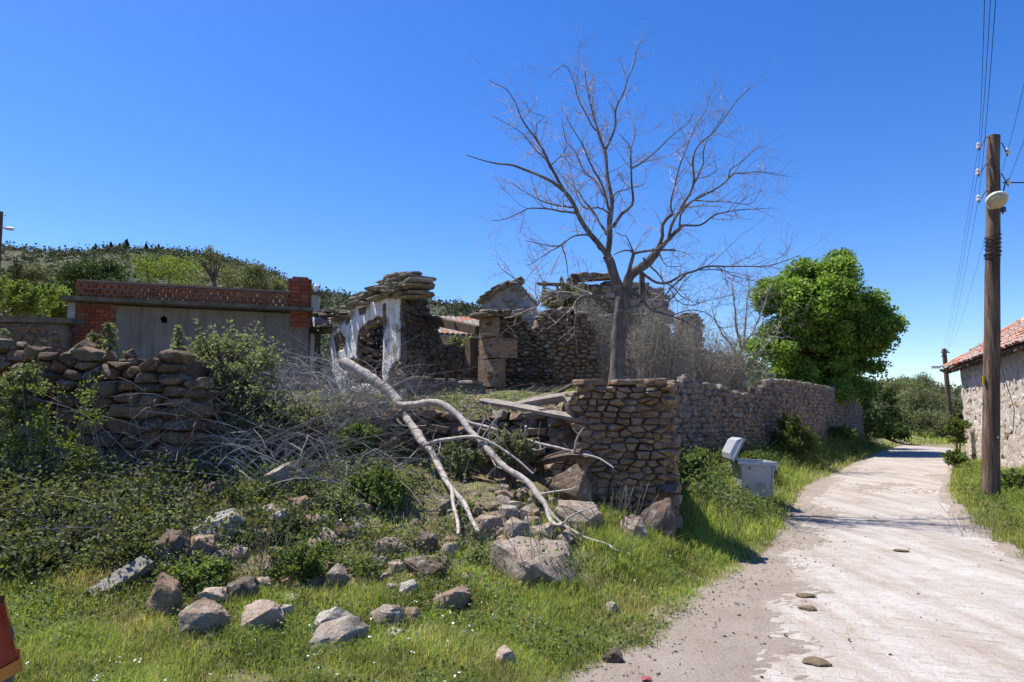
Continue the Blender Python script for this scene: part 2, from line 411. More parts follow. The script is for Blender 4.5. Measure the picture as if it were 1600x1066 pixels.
M['galv'] = g.bsdf(c, .5, g.bump(g.noise(12, 4), .1, .01), .5, .35)
M['iron'] = plain_mat('rusty iron', (.11, .055, .035), .8, .4, 15, .3)
M['black'] = plain_mat('black cable', (.02, .02, .022), .6, .1, 8, 0)
M['white_enamel'] = plain_mat('white enamel', (.72, .72, .70), .35, .08, 8, 0, .5)
M['porcelain'] = plain_mat('porcelain', (.66, .66, .66), .25, .08, 8, 0, .5)
M['lamp_glass'] = plain_mat('yellowed lamp globe', (.46, .40, .26), .3, .2, 10, 0, .5)
M['yellow'] = plain_mat('yellow enamel plate', (.70, .52, .03), .4, .1, 8, 0, .4)
M['red_rag'] = plain_mat('red plastic litter', (.30, .07, .08), .5, .2, 20, .2)
M['dung'] = plain_mat('dried dung', (.15, .115, .07), .95, .4, 20, .6)
M['white_paint'] = plain_mat('peeling white paint', (.66, .65, .62), .8, .25, 9, .3)
M['car_blue'] = plain_mat('dark blue car paint', (.016, .035, .10), .2, .05, 5, 0, .6)
M['tail_red'] = plain_mat('red tail lamp lens', (.30, .008, .010), .15, .05, 5, 0, .6)
M['tail_amber'] = plain_mat('amber tail lamp lens', (.55, .20, .03), .2, .05, 5, 0, .6)
M['glass'] = plain_mat('dark car glass', (.012, .014, .016), .06, .05, 5, 0, .7)
M['rubber'] = plain_mat('tyre rubber', (.018, .018, .018), .85, .1, 20, .2)

# ------------------------------------------------------------------ ground, lane, hills
def grid_mesh(name, xs, ys, fn):
    X, Y = np.meshgrid(xs, ys)
    V = np.stack([X.ravel(), Y.ravel(), fn(X.ravel(), Y.ravel())], 1)
    nx, ny = len(xs), len(ys)
    i = (np.arange(ny - 1)[:, None] * nx + np.arange(nx - 1)[None]).ravel()
    return fast_mesh(name, V, np.stack([i, i + 1, i + nx + 1, i + nx], 1), True)

gx = np.concatenate([np.arange(-70, -10, 2.), np.arange(-10, 9, .1), np.arange(9, 27, .25), np.arange(27, 80, 2.)])
gy = np.concatenate([np.arange(-40, 2, 1.), np.arange(2, 13, .1), np.arange(13, 40, .25), np.arange(40, 76, 1.5)])
tag(link('ground', grid_mesh('ground', gx, gy, H), M['soil']), None, None, kind='structure')

def strip(name, rows, m, kind='structure', zf=None, n=12):
    """rows: list of (left xy, right xy, number of columns)"""
    V = []; F = []
    for (a, b) in rows:
        for k in range(n + 1):
            t = k / n; x = a[0] + (b[0] - a[0]) * t; y = a[1] + (b[1] - a[1]) * t
            V.append((x, y, zf(x, y) if zf else 0.0))
    for r in range(len(rows) - 1):
        for k in range(n):
            i = r * (n + 1) + k
            F.append((i, i + 1, i + n + 2, i + n + 1))
    me = py_mesh(name, V, F, 60)
    return tag(link(name, me, m), None, None, kind=kind)

def rag(x, s=1.0):
    return s * (.10 * math.sin(x * 3.1) + .07 * math.sin(x * 7.3 + 1) + .05 * math.sin(x * 15.7 + 2))
rows = []
for y in np.arange(-38, 37.01, .25):
    y = float(y)
    rows.append(((float(XL(y)) - .12 + rag(y), y), (float(XR(y)) + .1 + rag(y + 40), y)))
for (a, b) in (((18.6, 37.6), (24.3, 38.5)), ((17.2, 38.8), (24.0, 41.0)), ((14.5, 39.2), (21.5, 43.6)), ((8.0, 39.4), (8.5, 44.5))):
    rows.append((a, b))
road = strip('road', rows, M['road'])

def XP(y):   # inner edge of the dirt apron lying over the paving
    return float(np.interp(y, [-10, 2, 3.3, 5, 7, 9, 11, 14, 20, 30], [-1, .6, 1.15, 1.95, 2.75, 3.65, 4.75, 6.1, 9.3, 15.5]))
# dirt lying over the blocks: thick on the near left, thin streaks and patches further in
def dirt_cover(x, y):
    e = XP(y) - x; f = float(XR(y)) - x
    n1 = noise.noise((x * 1.1, y * .8, 0)) + .6 * noise.noise((x * 2.7, y * 2.2, 4)) + .4 * noise.noise((x * 7, y * 6, 8)) + .3 * noise.noise((x * 17, y * 15, 2))
    q = (x * .39 + y * .92, x * .92 - y * .39)
    n2 = noise.noise((q[0] * .30, q[1] * 1.3, 7)) + .5 * noise.noise((q[0] * .9, q[1] * 2.6, 3)) + .3 * noise.noise((x * 9, y * 8, 5)) + .2 * noise.noise((x * 21, y * 19, 1))
    return max(e * 1.1 + n1 * .55 + .3 * noise.noise((x * 33, y * 30, 6)) + .2 * noise.noise((x * 61, y * 57, 6)), .25 * n2 - .30 + .25 * noise.noise((x * 33, y * 30, 6)), (.16 - f) * 3 + n1 * .5)
def dirt_z(x, y):
    c = dirt_cover(x, y); k = max(-1, min(1, c * 2.2))
    return .0055 + .0125 * k + (.006 * noise.noise((x * 6, y * 6, 3)) + .004 * noise.noise((x * 15, y * 15, 3)) if c > 0 else 0)
rows = []
yy = list(np.arange(-6, 2.5, .3)) + list(np.arange(2.5, 14, .055)) + list(np.arange(14, 34, .2))
for y in yy:
    y = float(y); rows.append(((float(XL(y)) - .35, y), (float(XR(y)) + .4, y)))
strip('dirt_verge', rows, M['dirt'], zf=dirt_z, n=80)

# paving blocks: the ones that show largest are parts of the lane
pv_mb = []
ux, uy = math.cos(math.radians(-23)), math.sin(math.radians(-23))
blk = MB(); bv = .006
V = [(-.0995, -.0495, 0), (.0995, -.0495, 0), (.0995, .0495, 0), (-.0995, .0495, 0), (-.0995, -.0495, .0025), (.0995, -.0495, .0025), (.0995, .0495, .0025), (-.0995, .0495, .003),
     (-.0965, -.0465, .004), (.0965, -.0465, .004), (.0965, .0465, .004), (-.0965, .0465, .004)]
Fq = [(0, 1, 5, 4), (1, 2, 6, 5), (2, 3, 7, 6), (3, 0, 4, 7), (4, 5, 9, 8), (5, 6, 10, 9), (6, 7, 11, 10), (7, 4, 8, 11), (8, 9, 10, 11)]
pv_me = py_mesh('paver', V, Fq)
pv_me.materials.append(M['paver'])
cand = []
for r in range(-20, 160):
    for k in range(-10, 40):
        a = k * .2 + (.1 if r % 2 else 0); b = r * .1
        x, y = a * ux - b * uy, a * uy + b * ux
        x += 1.0; y += 2.0
        if y < 3.2 or y > 11 or x > .80 * y or x > float(XR(y)) - .15: continue
        if x < XP(y) + rag(y * 1.7, 1.5) - .15: continue
        cand.append((y, x))
cand.sort()
big = MB()
for i, (y, x) in enumerate(cand):
    z = .0005 + random.uniform(-.0014, .001)
    if i < 300:
        o = link('paver', pv_me, None, road, (x, y, z), (random.uniform(-.008, .008), random.uniform(-.008, .008), math.radians(-23) + random.uniform(-.015, .015)))
    else:
        big.add([(x + v[0] * ux - v[1] * uy, y + v[0] * uy + v[1] * ux, z + v[2]) for v in V], Fq)
if big.n: stuff(big.make('far_paver', M['paver'], road))

RIDGE = np.array([(-3000, 430), (-900, 400), (0, 403), (100, 409), (190, 401), (250, 405), (340, 417), (420, 442), (450, 458), (540, 477), (620, 480), (740, 493), (830, 505), (1000, 545), (1250, 590), (1400, 603), (1480, 612), (1700, 618), (4000, 610)])
def ridge(az):
    px = 800 + FPX * np.tan(np.clip(az, -1.3, 1.3))
    return (655 - np.interp(px, RIDGE[:, 0], RIDGE[:, 1])) / FPX
def hill_z(az, Y, R):
    e = ridge(az)
    t = sstep(45, 330, Y)
    base = np.where(az < .45, 2.4, .2)
    return base + e * 330 * (t * .75 + .25 * sstep(180, 330, Y)) - .35 * np.maximum(0, Y - 330) * e
azs = np.linspace(-math.pi, math.pi, 361)
rs = np.concatenate([np.arange(58, 120, 6.), np.arange(120, 400, 12.), np.array([420, 500, 700, 1200, 2200])])
Vh = []
for r in rs:
    for a in azs:
        vis = math.cos(a) > .25
        Yd = r if vis else r
        aa = a if abs(a) < 1.3 else 1.3 * (1 if a > 0 else -1)
        Rr = r / math.cos(a) if abs(a) < .9 else r / math.cos(.9)
        z = float(hill_z(np.array(aa), np.array(Yd), Rr))
        z += (2.2 * noise.noise((math.sin(a) * Rr * .02, math.cos(a) * Rr * .02, 1))) * min(1, (r - 58) / 60)
        Vh.append((math.sin(a) * Rr, math.cos(a) * Rr, z if r < 1000 else min(z, -2)))
na = len(azs)
Fh = [(i * na + j, i * na + j + 1, (i + 1) * na + j + 1, (i + 1) * na + j) for i in range(len(rs) - 1) for j in range(na - 1)]
tag(link('hill', py_mesh('hill', Vh, Fh, 80), M['hill']), None, None, kind='structure')

# ------------------------------------------------------------------ masonry helpers
def inside_poly(poly):
    poly = [tuple(p) for p in poly]
    px = np.array([p[0] for p in poly]); py = np.array([p[1] for p in poly])
    qx = np.roll(px, -1); qy = np.roll(py, -1)
    def f(u, v):
        u = np.asarray(u, float)[..., None]; v = np.asarray(v, float)[..., None]
        cond = (py > v) != (qy > v)
        with np.errstate(divide='ignore', invalid='ignore'):
            xi = px + (v - py) / (qy - py) * (qx - px)
        return (np.sum(cond & (u < xi), -1) % 2) == 1
    return f

class Frame:
    """a vertical wall plane: u along it, v up, w out of the face (towards the viewer)"""
    def __init__(s, a, b, z=0.0):
        s.o = Vector((a[0], a[1], z)); d = Vector((b[0] - a[0], b[1] - a[1], 0)); s.L = d.length
        s.U = d.normalized(); s.N = Vector((s.U.y, -s.U.x, 0)); s.z = z
    def p(s, u, v, w=0.0): return s.o + s.U * u + s.N * w + Vector((0, 0, v))
    def uv(s, px, py):
        c0 = Vector((0, 0, CAM_Z)); d = P(px, py, 1.0) - c0
        t = (s.o - c0).dot(s.N) / d.dot(s.N)
        q = c0 + d * t
        return ((q - s.o).dot(s.U), q.z - s.z)
    def poly(s, pts): return [s.uv(*p) for p in pts]
def frame_px(a, b, z=0.0):
    """from two (px, d) plan points"""
    A = P(a[0], 655, a[1]); B = P(b[0], 655, b[1])
    return Frame((A.x, A.y), (B.x, B.y), z)

def mask_wall(name, fr, poly, thick, m, parent, off, holes=(), res=.06, rough=.02, w0=0.0, seed=0, ragged=.4):
    ins = inside_poly(poly); hs_ = [inside_poly(q) for q in holes]
    us = [p[0] for p in poly]; vs_ = [p[1] for p in poly]
    u0, v0 = min(us), min(vs_); nu = max(1, math.ceil((max(us) - u0) / res)); nv = max(1, math.ceil((max(vs_) - v0) / res))
    r = np.random.default_rng(seed)
    cu = u0 + (np.arange(nu) + .5) * res; cv = v0 + (np.arange(nv) + .5) * res
    CU, CV = np.meshgrid(cu, cv, indexing='ij')
    mk = ins(CU, CV)
    for q in hs_: mk &= ~q(CU, CV)
    gu = u0 + np.arange(nu + 1) * res; gv = v0 + np.arange(nv + 1) * res
    GU, GV = np.meshgrid(gu, gv, indexing='ij')
    GU = GU + (r.random(GU.shape) - .5) * res * ragged; GV = GV + (r.random(GV.shape) - .5) * res * ragged
    W = np.array([[noise.noise((gu[i] * 2.3, gv[j] * 2.3, seed)) + .5 * noise.noise((gu[i] * 7, gv[j] * 7, seed + 9)) for j in range(nv + 1)] for i in range(nu + 1)]) * rough
    U = np.array(fr.U); N = np.array(fr.N); O = np.array(fr.o) - np.array(off)
    def layer(w): return O + GU[..., None] * U + w[..., None] * N + GV[..., None] * np.array([0, 0, 1.])
    A = layer(W + w0).reshape(-1, 3); B = layer(W * .5 + w0 - thick).reshape(-1, 3)
    V = np.concatenate([A, B]); nb = len(A)
    idx = np.arange((nu + 1) * (nv + 1)).reshape(nu + 1, nv + 1)
    F = []
    for i in range(nu):
        for j in range(nv):
            if not mk[i, j]: continue
            a, b, c_, d = idx[i, j], idx[i + 1, j], idx[i + 1, j + 1], idx[i, j + 1]
            F.append((a, b, c_, d)); F.append((nb + d, nb + c_, nb + b, nb + a))
            if i == 0 or not mk[i - 1, j]: F.append((a, d, nb + d, nb + a))
            if i == nu - 1 or not mk[i + 1, j]: F.append((b, nb + b, nb + c_, c_))
            if j == 0 or not mk[i, j - 1]: F.append((a, nb + a, nb + b, b))
            if j == nv - 1 or not mk[i, j + 1]: F.append((d, c_, nb + c_, nb + d))
    F = np.array(F); used = np.unique(F); mp_ = np.zeros(len(V), int); mp_[used] = np.arange(len(used))
    return link(name, fast_mesh(name, V[used], mp_[F]), m, parent)

def clip_poly(poly, ax, ay, bx, by):
    """keep the side of the bisector of a-b nearer to a"""
    mx, my, nx, ny = (ax + bx) / 2, (ay + by) / 2, bx - ax, by - ay
    out = []; n = len(poly)
    for i in range(n):
        p, q = poly[i], poly[(i + 1) % n]
        dp = (p[0] - mx) * nx + (p[1] - my) * ny; dq = (q[0] - mx) * nx + (q[1] - my) * ny
        if dp <= 0: out.append(p)
        if (dp < 0) != (dq < 0) and abs(dp - dq) > 1e-12:
            t = dp / (dp - dq); out.append((p[0] + (q[0] - p[0]) * t, p[1] + (q[1] - p[1]) * t))
    return out

def cells(u0, v0, u1, v1, su, sv, jit, seed):
    r = random.Random(seed); pts = []; v = v0 - sv; row = 0
    while v < v1 + sv:
        hh = sv * r.uniform(.62, 1.4); u = u0 - su * r.uniform(.3, 1.4)
        while u < u1 + su:
            w = su * r.uniform(.5, 1.6)
            pts.append((u + w / 2 + r.uniform(-1, 1) * jit * su * .4, v + hh / 2 + r.uniform(-1, 1) * jit * hh * .5)); u += w
        v += hh; row += 1
    asp = su / sv
    S = np.array([(p[0] / asp, p[1]) for p in pts]); out = []
    for i, (x, y) in enumerate(S):
        if not (u0 - su * .3 <= pts[i][0] <= u1 + su * .3 and v0 - sv * .3 <= pts[i][1] <= v1 + sv * .3): continue
        d2 = (S[:, 0] - x) ** 2 + (S[:, 1] - y) ** 2
        nb = np.argsort(d2)[1:17]; R = sv * 1.6
        poly = [(x - R, y - R), (x + R, y - R), (x + R, y + R), (x - R, y + R)]
        for k in nb:
            poly = clip_poly(poly, x, y, S[k, 0], S[k, 1])
            if len(poly) < 3: break
        if len(poly) >= 3: out.append([(p[0] * asp, p[1]) for p in poly])
    return out

def hull(points, cuts=0, rough=0.0, seed=0):
    import bmesh
    bm = bmesh.new()
    for p in points: bm.verts.new(p)
    bmesh.ops.convex_hull(bm, input=bm.verts)
    bmesh.ops.delete(bm, geom=[v for v in bm.verts if not v.link_faces], context='VERTS')
    if cuts:
        bmesh.ops.subdivide_edges(bm, edges=list(bm.edges), cuts=cuts, use_grid_fill=True)
        bmesh.ops.smooth_vert(bm, verts=bm.verts, factor=.22, use_axis_x=True, use_axis_y=True, use_axis_z=True)
        s = Vector((seed % 91, seed % 37, 0))
        for v in bm.verts: v.co += v.co.normalized() * rough * (noise.noise(v.co * 9 + s) + .6 * noise.noise(v.co * 22 + s))
    bm.verts.index_update()
    V = [v.co.copy() for v in bm.verts]; F = [tuple(v.index for v in f.verts) for f in bm.faces]; bm.free()
    return V, F

def stone_shape(poly, depth, bulge, joint, detail, r):
    """an angular stone filling a plan polygon; returns verts (u, v, w) round its own centre, faces, centre"""
    cu = sum(p[0] for p in poly) / len(poly); cv = sum(p[1] for p in poly) / len(poly)
    ring = [(p[0] - cu, p[1] - cv) for p in poly]; n = len(ring)
    rad = sum(math.hypot(*p) for p in ring) / n; k0 = max(.6, 1 - joint / max(rad, 1e-4)) * r.uniform(1.0, 1.1)
    pts = []
    for (a, b) in ring:
        j = r.uniform(.86, 1.02)
        pts.append((a * k0 * .9, b * k0 * .9, -depth)); pts.append((a * k0 * j, b * k0 * j, bulge * r.uniform(-.5, .5)))
    for (a, b) in ring:
        if r.random() < .75: q = r.uniform(.5, .95); pts.append((a * k0 * q, b * k0 * q, bulge * r.uniform(.55, 1.25)))
    pts.append((rad * r.uniform(-.2, .2), rad * r.uniform(-.2, .2), bulge * r.uniform(.9, 1.3)))
    V, F = hull([Vector(p) for p in pts], 1 if detail > 9 else 0, rad * .06, r.randint(0, 9999))
    return V, F, (cu, cv)

def stones(parent, off, fr, poly, size, m, seed, holes=(), bulge=(.03, .08), depth=.16, joint=.012, detail=7, limit=300, jit=.8, name='stone', w=0.0, big=(), area=None, keep=1.0):
    ins = inside_poly(poly); hs_ = [inside_poly(q) for q in holes]
    us = [p[0] for p in poly]; vv = [p[1] for p in poly]; r = random.Random(seed)
    todo = []
    for pl in cells(min(us), min(vv), max(us), max(vv), size[0], size[1], jit, seed):
        cu = sum(p[0] for p in pl) / len(pl); cv = sum(p[1] for p in pl) / len(pl)
        if not ins(cu, cv) or any(q(cu, cv) for q in hs_): continue
        if r.random() > keep: continue
        q = fr.p(cu, cv)
        todo.append((q.y, pl))
    todo.sort(key=lambda t: t[0])
    rest = MB(); off = Vector(off)
    for i, (_, pl) in enumerate(todo):
        V, F, (cu, cv) = stone_shape(pl, depth, r.uniform(*bulge), joint, detail, r)
        c = fr.p(cu, cv, w + r.uniform(-.4, .6) * bulge[0])
        W = [fr.U * a + Vector((0, 0, b)) + fr.N * k for (a, b, k) in V]
        if i < limit:
            link(name, py_mesh(name, W, F, 30 if detail > 9 else 22), m, parent, c - off)
        else:
            rest.add([q + c - off for q in W], F)
    if rest.n: stuff(rest.make('far_' + name, m, parent, smooth=38))
    return len(todo)

def rock_mesh(name, size, seed, sub=3, cuts=9, rough=.075, flat=None):
    """an angular boulder: the hull of a few scattered points, subdivided and roughened"""
    import bmesh
    r = random.Random(seed); bm = bmesh.new(); n = 13 if sub > 2 else 10
    for k in range(n):
        z = 1 - 2 * (k + .5) / n; a = k * 2.39996 + r.uniform(-.5, .5); q = math.sqrt(1 - z * z)
        p = Vector((q * math.cos(a), q * math.sin(a), z + r.uniform(-.15, .15)))
        p = Vector([math.copysign(abs(c) ** .72, c) for c in p]); p *= r.uniform(.78, 1.08) / max(.8, p.length ** .5)
        if flat is not None: p.z = min(p.z, flat + r.uniform(-.03, .03))
        bm.verts.new(p)
    res = bmesh.ops.convex_hull(bm, input=bm.verts)
    bmesh.ops.delete(bm, geom=[v for v in bm.verts if not v.link_faces], context='VERTS')
    bmesh.ops.subdivide_edges(bm, edges=list(bm.edges), cuts=6 if sub > 2 else 2, use_grid_fill=True)
    bmesh.ops.smooth_vert(bm, verts=bm.verts, factor=.35, use_axis_x=True, use_axis_y=True, use_axis_z=True)
    s = Vector((seed * 3.7 % 50, seed * 1.3 % 50, 0))
    for v in bm.verts:
        p = v.co.copy()
        p += p.normalized() * (rough * noise.noise(p * 2.2 + s) + rough * .8 * noise.noise(p * 5 + s) + rough * .7 * noise.noise(p * 11 + s) + rough * .4 * noise.noise(p * 24 + s))
        v.co = Vector((p.x * size[0], p.y * size[1], p.z * size[2]))
    bmesh.ops.recalc_face_normals(bm, faces=bm.faces)
    me = bpy.data.meshes.new(name); bm.to_mesh(me); bm.free()
    me.polygons.foreach_set('use_smooth', np.ones(len(me.polygons), bool)); me.set_sharp_from_angle(angle=math.radians(28))
    return me

def slab_mesh(name, lx, ly, t, seed, n=9):
    """a thin split slab with a broken outline"""
    r = random.Random(seed); V = []; F = []
    ang = sorted(2 * math.pi * (k + r.uniform(-.3, .3)) / n for k in range(n)); rad = [r.uniform(.78, 1.08) for _ in ang]
    for (s_, z) in ((.93, -.5), (1.0, -.25), (1.0, .3), (.94, .5)):
        for a, q in zip(ang, rad):
            ca, sa = math.cos(a), math.sin(a); e = 1 / max(abs(ca), abs(sa)) ** .7
            j = r.uniform(.97, 1.03)
            V.append((lx * ca * e * q * s_ * j, ly * sa * e * q * s_ * j, t * (z + r.uniform(-.1, .1))))
    V += [(0, 0, -.5 * t), (0, 0, .55 * t)]
    for i in range(3):
        for k in range(n): F.append((i * n + k, i * n + (k + 1) % n, (i + 1) * n + (k + 1) % n, (i + 1) * n + k))
    for k in range(n):
        F.append(((k + 1) % n, k, 4 * n)); F.append((3 * n + k, 3 * n + (k + 1) % n, 4 * n + 1))
    return py_mesh(name, V, F, 35)

# ------------------------------------------------------------------ boundary wall along the lane
fr = frame_px((1046, 15.6), (1347, 36.3), 0.0)
top = [(1040, 592), (1058, 596), (1075, 590), (1092, 599), (1110, 598), (1130, 606), (1150, 612), (1165, 616), (1180, 612), (1190, 603), (1200, 597), (1222, 595), (1245, 598), (1262, 600), (1282, 604), (1300, 607), (1318, 615), (1332, 621), (1346, 640)]
poly = [fr.uv(*p) for p in top]
poly = [(0.0, -.1)] + [(max(0, u), v) for (u, v) in poly] + [(fr.L, -.1)]
t = thing('boundary_wall', 'long reddish rubble stone wall running beside the lane behind the metal bin', 'stone wall', fr.p(0, 0))
core = [(u, v - .12 if v > 0 else v) for (u, v) in poly]
mask_wall('core', fr, core, .45, M['earth'], t, t.location, res=.16, rough=.05, w0=-.06, seed=3)
stones(t, t.location, fr, poly, (.25, .14), M['red_stone'], 11, bulge=(.03, .10), depth=.12, joint=.002, detail=7, jit=.7)
# flat cap stones on its far half
r = random.Random(5)
u = 8.0
while u < fr.L - .6:
    a = r.uniform(.25, .55)
    vtop = float(np.interp(u + a / 2, [p[0] for p in poly[1:-1]], [p[1] for p in poly[1:-1]]))
    link('cap_stone', slab_mesh('cap_stone', a / 2, .26, r.uniform(.07, .13), r.randint(0, 9999)), M['pale_ruin'], t, fr.p(u + a / 2, vtop + .0, -.15) - t.location,
         (r.uniform(-.12, .12), r.uniform(-.12, .12), math.atan2(fr.U.y, fr.U.x) + r.uniform(-.1, .1)))
    u += a * .95

# ------------------------------------------------------------------ broken pier (end of the retaining wall)
fr = frame_px((840, 8.55), (1050, 8.3), 0.0)
outline = [(893, 603), (1010, 603), (1012, 598), (1040, 600), (1047, 640), (1049, 690), (1044, 740), (1040, 792), (1000, 795), (930, 795), (880, 792), (850, 772), (858, 745), (872, 722), (900, 712), (905, 690), (897, 668), (905, 650), (890, 640)]
poly = fr.poly(outline)
t = thing('broken_wall_pier', 'tall brown dry stone pier with a ragged left edge at the corner of the lane', 'stone pier', fr.p(0, 0, -.3))
cpoly = [((u - 1.0) * .95 + 1.0 + .02, v - .03) for (u, v) in poly]
mask_wall('core', fr, cpoly, .55, M['mortar'], t, t.location, res=.07, rough=.03, w0=-.03, seed=4)
stones(t, t.location, fr, poly, (.15, .072), M['pier_stone'], 23, bulge=(.015, .085), depth=.14, joint=.002, detail=8, jit=.7)
fs = Frame((fr.p(fr.L, 0).x, fr.p(fr.L, 0).y), tuple(P(1047, 655, 15.6))[:2], 0.0)
sp = [(0.02, .25), (0.02, 2.02), (.5, 2.0), (.62, 1.5), (.9, 1.05), (2.2, 1.0), (4.5, 1.1), (6.4, 1.3), (fs.L - .3, 2.1), (fs.L, 2.3), (fs.L, .45)]  # unseen side wall, shaped low past the pier to shorten its shadow
mask_wall('side_core', fs, sp, .5, M['earth'], t, t.location, res=.15, rough=.05, w0=-.08, seed=6)
stones(t, t.location, fs, sp, (.24, .15), M['pier_stone'], 29, bulge=(.03, .08), depth=.12, joint=.009, detail=7, limit=120)
r = random.Random(8)
for (x0, x1, yy, th) in ((890, 952, 598, .075), (948, 1004, 598, .06), (1004, 1040, 597, .085), (905, 935, 606, .06)):
    a, b = fr.uv(x0, yy), fr.uv(x1, yy)
    link('cap_stone', slab_mesh('cap_stone', (b[0] - a[0]) / 2, .24, th, r.randint(0, 999)), M['ashlar'], t,
         fr.p((a[0] + b[0]) / 2, a[1], -.14) - t.location, (r.uniform(-.05, .05), r.uniform(-.06, .06), r.uniform(-.1, .1)))

# ------------------------------------------------------------------ dry stone wall on the left
fr = frame_px((-70, 8.25), (306, 8.0), 0.0)
outline = [(-70, 536), (-30, 530), (0, 541), (40, 546), (62, 555), (92, 546), (125, 545), (150, 554), (182, 563), (215, 560), (240, 566), (262, 556), (290, 553), (296, 580), (310, 590), (306, 640), (294, 665), (292, 700), (286, 760), (-70, 775)]
poly = fr.poly(outline)
t = thing('dry_stone_wall', 'dark dry stone wall of large blocks overgrown with brambles, before the grey cement house', 'stone wall', fr.p(0, 0, -.3))
mask_wall('core', fr, [(u - .05, v - .08) for (u, v) in poly], .5, M['earth'], t, t.location, res=.09, rough=.04, w0=-.10, seed=14)
stones(t, t.location, fr, poly, (.27, .15), M['wall_stone'], 31, bulge=(.04, .13), depth=.2, joint=.002, detail=10, jit=.8)
# end of the wall where it has collapsed
fe = Frame(tuple(fr.p(fr.L - .1, 0, .0))[:2], tuple(fr.p(fr.L - .06, 0, -.55))[:2], 0.0)
ep = [(0, .7), (0, 1.95), (.55, 1.9), (.55, .7)]
stones(t, t.location, fe, ep, (.28, .17), M['wall_stone'], 37, bulge=(.04, .09), depth=.15, detail=10)
r = random.Random(12)
for (px, py, sx, sz) in ((-20, 530, .2, .11), (18, 540, .17, .10), (62, 550, .22, .13), (118, 543, .20, .13), (160, 556, .13, .12), (205, 566, .21, .09), (194, 552, .10, .09), (265, 560, .2, .11)):
    u, v = fr.uv(px, py)
    link('top_stone', rock_mesh('top_stone', (sx, .2, sz), r.randint(0, 999), 2, 8), M['wall_stone'], t, fr.p(u, v - .02, -.12) - t.location, (r.uniform(-.2, .2), r.uniform(-.25, .25), r.uniform(-.4, .4)))

# remains of the retaining wall in the collapsed gap
fr = frame_px((440, 9.55), (880, 9.0), 0.0)
outline = [(446, 712), (452, 690), (478, 672), (505, 664), (540, 650), (570, 655), (592, 645), (620, 640), (655, 634), (690, 640), (720, 650), (760, 645), (800, 640), (840, 632), (880, 636), (884, 770), (800, 775), (700, 770), (600, 760), (520, 735)]
poly = fr.poly(outline)
t = thing('collapsed_retaining_wall', 'dark remnant of a collapsed stone retaining wall behind the fallen bleached branches', 'stone wall', fr.p(fr.L / 2, .8, -.3))
mask_wall('core', fr, [(u, v - .05) for (u, v) in poly], .4, M['earth'], t, t.location, res=.08, rough=.08, w0=-.09, seed=15)
stones(t, t.location, fr, poly, (.23, .11), M['ruin_stone'], 41, bulge=(.03, .12), depth=.2, joint=.012, detail=8, keep=.8)

# ------------------------------------------------------------------ low cement house with the brick parapet
TER = 1.9
fr = frame_px((98, 15.0), (480, 16.6), TER)
L = fr.L
u_ = lambda px, py=480: fr.uv(px, py)[0]
ztop = fr.uv(98, 472)[1]
t = thing('cement_house', 'low grey cement house with red brick parapet and brick chimney behind the dry stone wall', 'house', fr.p(L / 2, 0, -1.5))
off = t.location
u_bl, u_br = u_(119), u_(182)
vent = [fr.uv(251, 504), fr.uv(251, 497), fr.uv(256, 493), fr.uv(260, 496), fr.uv(262, 504)]
mask_wall('rendered_wall', fr, [(u_br, -.2), (u_br, ztop), (L - .02, ztop), (L - .02, -.2)], .2, M['cement'], t, off, holes=[vent], res=.03, rough=.012, seed=21, ragged=.1)
mb = MB()
# brick infill panel, bricks laid one by one over a mortar backing
mb.box(fr.p((u_bl + u_br) / 2, ztop / 2 - .1, -.12), (u_br - u_bl - .004, .16, ztop + .2), fr.U)
mb.make('panel_backing', M['brick_mortar'], t, off)
def bricks(parent, fr, u0, u1, v0, v1, bl, bh, dep, w, gap=.012, name='brick', stagger=True, seed=1, gapu=None, m='brick', jit=.004, pres=1.0):
    r = random.Random(seed); gu = gap if gapu is None else gapu
    me = None; row = 0; v = v0; n = 0
    V = []
    b2 = MB(); b2.box((0, 0, 0), (bl, dep, bh), (1, 0, 0)); me = py_mesh(name, b2.V, b2.F); me.materials.append(M[m])
    rz = math.atan2(fr.U.y, fr.U.x)
    while v + bh <= v1 + .01:
        u = u0 + (bl * .5 if (row % 2 and stagger) else 0)
        while u + bl <= u1 + .03:
            if r.random() <= pres:
                link(name, me, None, parent, fr.p(u + bl / 2, v + bh / 2, w + r.uniform(-jit, jit)) - Vector(off), (r.uniform(-.01, .01), r.uniform(-.01, .01), rz + r.uniform(-.01, .01))); n += 1
            u += bl + gu
        v += bh + gap; row += 1
    return n
bricks(t, fr, u_bl, u_br - .05, .5, ztop - .03, .185, .078, .10, -.05, gap=.009, seed=3)
mb = MB(); mb.box(fr.p((u_(106) + u_(118)) / 2, ztop / 2 - .1, -.09), (u_(118) - u_(106), .2, ztop + .2), fr.U); mb.make('corner_column', M['pale_concrete'], t, off)
bricks(t, fr, u_(96), u_(105), .2, ztop - .02, .15, .075, .2, -.09, seed=4, stagger=False)
mb = MB(); mb.box(fr.p(.07, ztop / 2 - .1, -2.2), (.14, 4.0, ztop + .2), fr.U); mb.make('side_wall', M['brick_mortar'], t, off)
mb = MB(); mb.box(fr.p(L - .1, ztop / 2 - .1, -2.3), (.16, 4.0, ztop + .2), fr.U); mb.make('side_wall', M['cement'], t, off)
mb = MB(); mb.box(fr.p(L / 2, ztop / 2 - .1, -4.3), (L - .3, .16, ztop + .2), fr.U); mb.make('back_wall', M['cement'], t, off)
mb = MB(); mb.box(fr.p(L / 2 - .03, ztop + .055, -2.0), (L + .16, 4.7, .10), fr.U, jit=.012); mb.make('roof_slab', M['concrete'], t, off)
zp = ztop + .11
u0, u1 = u_(118, 455), L - .05
